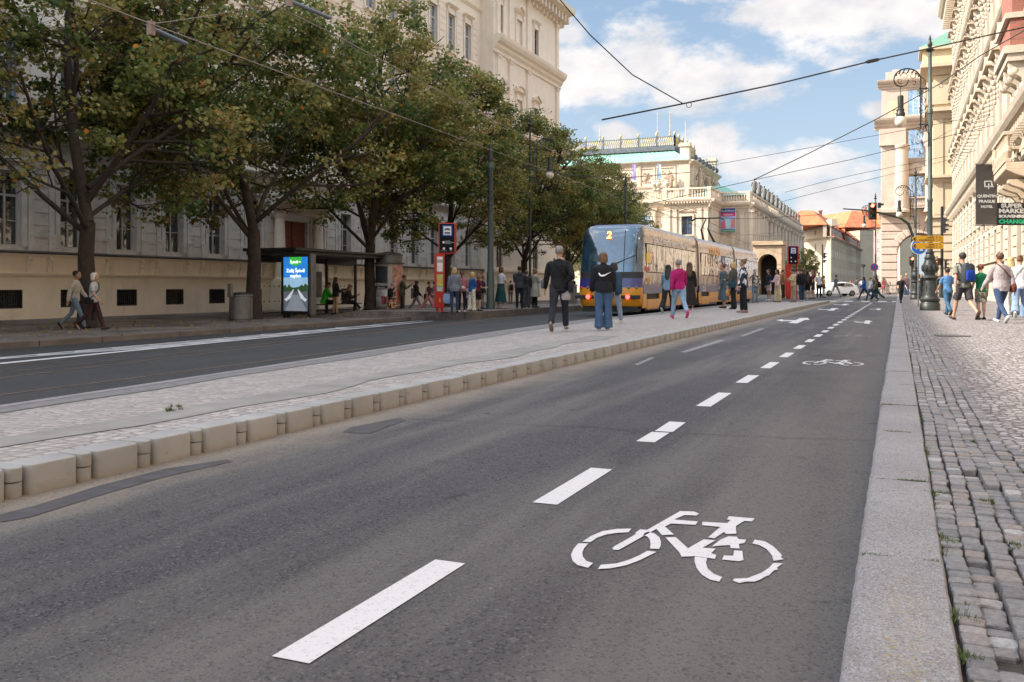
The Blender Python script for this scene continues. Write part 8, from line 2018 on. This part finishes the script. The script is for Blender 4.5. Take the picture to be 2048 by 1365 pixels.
    for i in range(4): m.face([Lo[i]+off, Lo[i+1]+off, Up[i+1]+off, Up[i]+off])
    m.build('jacket_emblem', M('emblem_white', (.75, .75, .76), .6), t, norm=False)
    person(1227, 640, 516, .14, -28, 'walk', ('jacket', (40, 66, 88)), ('trousers', (150, 165, 185)), ('bob', 'dark'), WH, 'woman in blue denim jacket walking beside the black bomber jacket', fem=True, Zc=FPX*.91/(646-573))
    person(1336, 625, 527, .15, -25, 'walk', ('jacket', (120, 148, 168)), ('wide', (18, 18, 20)), ('long', 'dark'), (190, 190, 195), 'dark haired woman in light denim jacket and wide black trousers', fem=True)
    person(1358, 637, 517, .15, 8, 'walk2', ('long', (178, 14, 108)), ('trousers', LJ), ('short', 'grey'), (225, 70, 130), 'woman in bright magenta jumper, light jeans and pink shoes', fem=True, bulk=1.12); bag('side', 'small pink bag with thin strap on the magenta jumper', (190, 40, 90), -1, (.14, .07, .18))
    person(1379, 622, 526, .15, -10, 'stand', ('long', K), ('skirt', (40, 30, 28), None, .2), ('long', 'brown'), WH, 'long haired woman in black top and dark ankle skirt', fem=True); 
    person(1447, 617, 530, .15, 75, 'stand', ('dress', (72, 92, 102), None, .32), ('none', K), ('bun', 'auburn'), K, 'woman in long slate blue dress waiting by the tram side', fem=True, bulk=1.18); 
    person(1467, 619, 526, .15, 60, 'hold', ('jacket', (74, 76, 72)), ('wide', K), ('bob', 'blond'), K, 'blonde woman in grey cardigan holding a tan bag', fem=True); bag('hand', 'tan handbag of the blonde woman in grey cardigan', (205, 150, 90), -1, (.3, .12, .24))
    bag('side', 'teal shoulder bag of the blonde woman in grey cardigan', (30, 70, 88), -1, (.26, .12, .26))
    person(1487, 626, 520, .15, 70, 'hips', ('shirt', (36, 42, 62), 'blotch'), ('trousers', K), ('bun', 'lbrown'), (150, 120, 120), 'woman in blue and white patterned shirt with hand on hip', fem=True, bulk=1.1)
    person(1510, 606, 540, .15, 176, 'wave', ('long', (60, 60, 56), 'plaid'), ('slim', (110, 140, 160)), ('short', 'lbrown'), (90, 60, 45), 'person in multicoloured patterned jumper facing us, hand at face')
    gp2 = 'crowd waiting at the far end of the platform'
    F = [(1538, 602, 540, 100, 'stand', ('long', (22, 34, 58)), ('shorts', (205, 190, 190)), ('short', 'dark'), WH, 'man in navy sweatshirt and white shorts in the platform crowd', 'b', False),
     (1555, 605, 540, 105, 'hold', ('shirt', (225, 190, 186)), ('wide', (205, 185, 150)), ('long', 'dark'), (120, 80, 60), 'woman in pink vest and cream trousers wearing sunglasses', 'b', True),
     (1566, 599, 540, 40, 'stand', ('jacket', (180, 140, 96)), ('trousers', (60, 56, 40)), ('short', 'lbrown'), (180, 150, 130), 'person in tan jacket and olive trousers in the platform crowd', 'a', False),
     (1575, 598, 543, -150, 'phone', ('shirt', (205, 210, 205)), ('slim', (110, 120, 130)), ('bald', 'white'), (60, 60, 60), 'bald pale shirted man behind the cream jacket', 'a', False),
     (1587, 605, 539, 100, 'phone', ('shirt', (206, 188, 148)), ('slim', (176, 150, 120)), ('short', 'dark'), (140, 110, 90), 'woman in cream linen jacket raising her hand in the crowd', 'b', True),
     (1603, 604, 538, 20, 'stand', ('jacket', (24, 26, 34)), ('trousers', (38, 62, 92)), ('short', 'brown'), (200, 200, 205), 'tall man in dark jacket and blue jeans in the crowd', 'a', False),
     (1615, 599, 543, -30, 'stand', ('jacket', (28, 27, 28)), ('shorts', K), ('bob', 'dark'), (60, 40, 35), 'woman in black jacket and short black skirt', 'a', True),
     (1626, 598, 541, 80, 'hold', ('tee', (104, 24, 44)), ('shorts', (40, 40, 52)), ('short', 'lbrown'), K, 'man in burgundy tee and dark shorts at the crowd edge', 'a', False),
     (1638, 597, 545, 160, 'hold', ('vest', (225, 225, 225)), ('trousers', (26, 32, 42)), ('cap', 'dark', (225, 225, 225)), K, 'man in white vest and white cap facing us', 'c', False),
     (1647, 596, 552, -100, 'stand', ('tee', (210, 180, 160)), ('slim', (180, 170, 150)), ('short', 'brown'), (60, 50, 40), 'slender person with a brown bag at the platform tip', 'a', True),
     (1571, 597, 545, -60, 'stand', ('long', (196, 60, 40)), ('slim', (70, 76, 90)), ('short', 'brown'), WH, 'person in orange red top deep in the crowd', 'a', True),
     (1608, 597, 546, 0, 'stand', ('long', (150, 120, 90)), ('trousers', (40, 44, 50)), ('short', 'brown'), K, 'person in brown jumper mostly hidden by the tall dark man', 'a', False)]
    for r in F:
        person(r[0], r[1], r[2], .15, r[3], r[4], r[5], r[6], r[7], r[8], r[9], sk=r[10], fem=r[11], group=gp2)
        if 'tall man' in r[9]: bag('back', 'big black rucksack on the tall man in blue jeans', (24, 24, 26))
        if 'black jacket' in r[9]: bag('back', 'grey brown rucksack on the woman in short black skirt', (70, 62, 55))
        if 'tan jacket' in r[9]: bag('back', 'ochre rucksack on the person in the tan jacket', (190, 150, 80))
        if 'bald' in r[9]: bag('hand', 'bright red bag held by the bald man', (190, 24, 18), 1, (.3, .1, .36))
        if 'brown bag' in r[9]: bag('side', 'brown leather bag at the platform tip', (110, 62, 40), 1)
    gp3 = 'people on the crossing and square'
    X = [(1671, 594, 548, -70, 'stride', ('long', (84, 86, 88)), ('trousers', (170, 162, 148)), ('short', 'dark'), K, 'man in grey sweater and stone trousers stepping onto the crossing', 'b', False),
     (1687, 590, 561, -60, 'walk', ('tee', (120, 50, 50)), ('slim', (90, 90, 100)), ('short', 'brown'), K, 'child in dull red top ahead of the white car', 'a', False),
     (1701, 589, 558, -70, 'stride', ('tee', (205, 30, 28)), ('slim', (215, 205, 195)), ('long', 'lbrown'), WH, 'woman in red tee and white trousers crossing the square', 'a', True),
     (1712, 589, 556, -80, 'walk2', ('tee', (66, 66, 78)), ('slim', (190, 196, 210)), ('short', 'brown'), WH, 'person in dark grey tee and pale jeans following the red tee', 'a', False),
     (1722, 589, 557, -60, 'walk', ('shirt', (235, 215, 215)), ('slim', (150, 150, 170)), ('short', 'brown'), WH, 'person in white shirt on the square behind the blue jacket', 'a', False),
     (1729, 600, 552, 80, 'stride', ('jacket', (20, 96, 176)), ('slim', (22, 22, 26)), ('long', 'dark'), K, 'woman in vivid blue jacket striding left over the crossing', 'a', True),
     (1742, 602, 553, 85, 'walk', ('long', (214, 218, 226)), ('trousers', (36, 72, 92)), ('cap', 'brown', (190, 150, 40)), (40, 36, 50), 'person in white top and yellow cap on the crossing', 'a', False),
     (1753, 602, 553, 85, 'stride', ('long', (110, 96, 70)), ('trousers', (36, 66, 70)), ('short', 'dark'), (215, 190, 160), 'man in khaki top with backpack walking left on the crossing', 'b', False),
     (1766, 589, 556, -60, 'stand', ('dress', (150, 60, 70), None, .6), ('none', K), ('long', 'lbrown'), WH, 'woman in red patterned dress beyond the guard rail', 'a', True),
     (1778, 589, 558, -90, 'hold', ('long', (60, 46, 46)), ('slim', (40, 50, 60)), ('long', 'brown'), K, 'woman in brown top beyond the guard rail', 'a', True),
     (1786, 589, 557, 100, 'hold', ('long', (30, 28, 34)), ('skirt', (26, 56, 150), None, .3), ('short', 'dark'), K, 'person in black top and royal blue skirt by the guard rail', 'a', True),
     (1802, 607, 550, 172, 'walk', ('tee', (26, 24, 26)), ('slim', (34, 34, 38)), ('cap', 'brown', (170, 150, 125)), K, 'man in black vest and cap walking towards us on the kerb', 'a', False),
     (1813, 592, 548, 150, 'stand', ('long', (170, 140, 140)), ('wide', (120, 130, 160)), ('short', 'blond'), WH, 'person in muted pink top right behind the black vest man', 'a', True),
     (1843, 596, 549, 20, 'stand', ('vest', (30, 28, 32)), ('trousers', (40, 48, 66)), ('bob', 'blond'), K, 'blonde person seen between sign post and lamp base', 'a', True),
     (1881, 594, 550, 10, 'stand', ('long', (26, 24, 26)), ('trousers', (158, 166, 176)), ('bun', 'lbrown'), WH, 'woman in black top and light jeans beyond the lamp base', 'a', True),
     (1893, 591, 560, 0, 'stand', ('tee', (190, 186, 180)), ('slim', (40, 66, 80)), ('short', 'brown'), K, 'child in pale top further along the pavement', 'a', False)]
    for r in X:
        person(r[0], r[1], r[2], .01 if r[0] < 1795 else .118, r[3], r[4], r[5], r[6], r[7], r[8], r[9], sk=r[10], fem=r[11], group=gp3)
        if 'backpack' in r[9]: bag('back', 'dark backpack on the man in khaki', (30, 34, 30))
    # right pavement, close
    person(1896, 637, 540, .118, 0, 'walk', ('tee', (82, 128, 172)), ('trousers', (58, 98, 130)), ('short', 'dark'), (50, 40, 36), 'boy in sky blue tee and jeans half hidden by the backpacker', sk='b', Zc=29.5)
    person(1927, 640, 503, .118, 6, 'walk2', ('tee', (138, 138, 126)), ('shorts', (66, 62, 66)), ('short', 'dark'), (70, 50, 42), 'man in grey tee and dark shorts carrying a blue backpack', bulk=1.08); bag('back', 'blue and grey hiking backpack on the man in shorts', (60, 64, 70), 1, (.32, .20, .48), name='backpack', patch=(10, 66, 170))
    person(1962, 640, 530, .118, 0, 'stand', ('tee', (12, 118, 78)), ('shorts', (120, 112, 96), 'camo'), ('short', 'auburn'), K, 'child in green tee and camouflage shorts beside the backpacker')
    person(2002, 646, 502, .118, 2, 'walk', ('shirt', (176, 164, 164)), ('slim', (52, 74, 108)), ('short', 'brown'), (190, 195, 200), 'woman in grey sweatshirt over pink top with brown shoulder bag', fem=True, bulk=1.15); bag('side', 'brown leather shoulder bag of the woman in the grey sweatshirt', (104, 46, 26), 1, (.30, .12, .24), name='shoulder_bag')
    person(2022, 634, 516, .118, -10, 'stand', ('long', (225, 200, 190)), ('wide', (228, 222, 214)), ('long', 'blond'), WH, 'blonde person in off white behind the grey sweatshirt', fem=True)
    person(2040, 636, 508, .118, -30, 'walk', ('long', (226, 220, 222)), ('wide', (136, 160, 192)), ('bun', 'lbrown'), WH, 'woman in white shirt and wide light jeans at the pavement edge', fem=True, bulk=1.1); bag('side', 'pale green bag of the woman in the white shirt', (170, 190, 180), -1, (.3, .16, .3))
    person(2068, 636, 512, .118, -10, 'walk2', ('long', (70, 50, 80)), ('trousers', (40, 36, 50)), ('long', 'dark'), K, 'person in dark plum clothes cut off by the picture edge', fem=True)
    flush_people()
people()
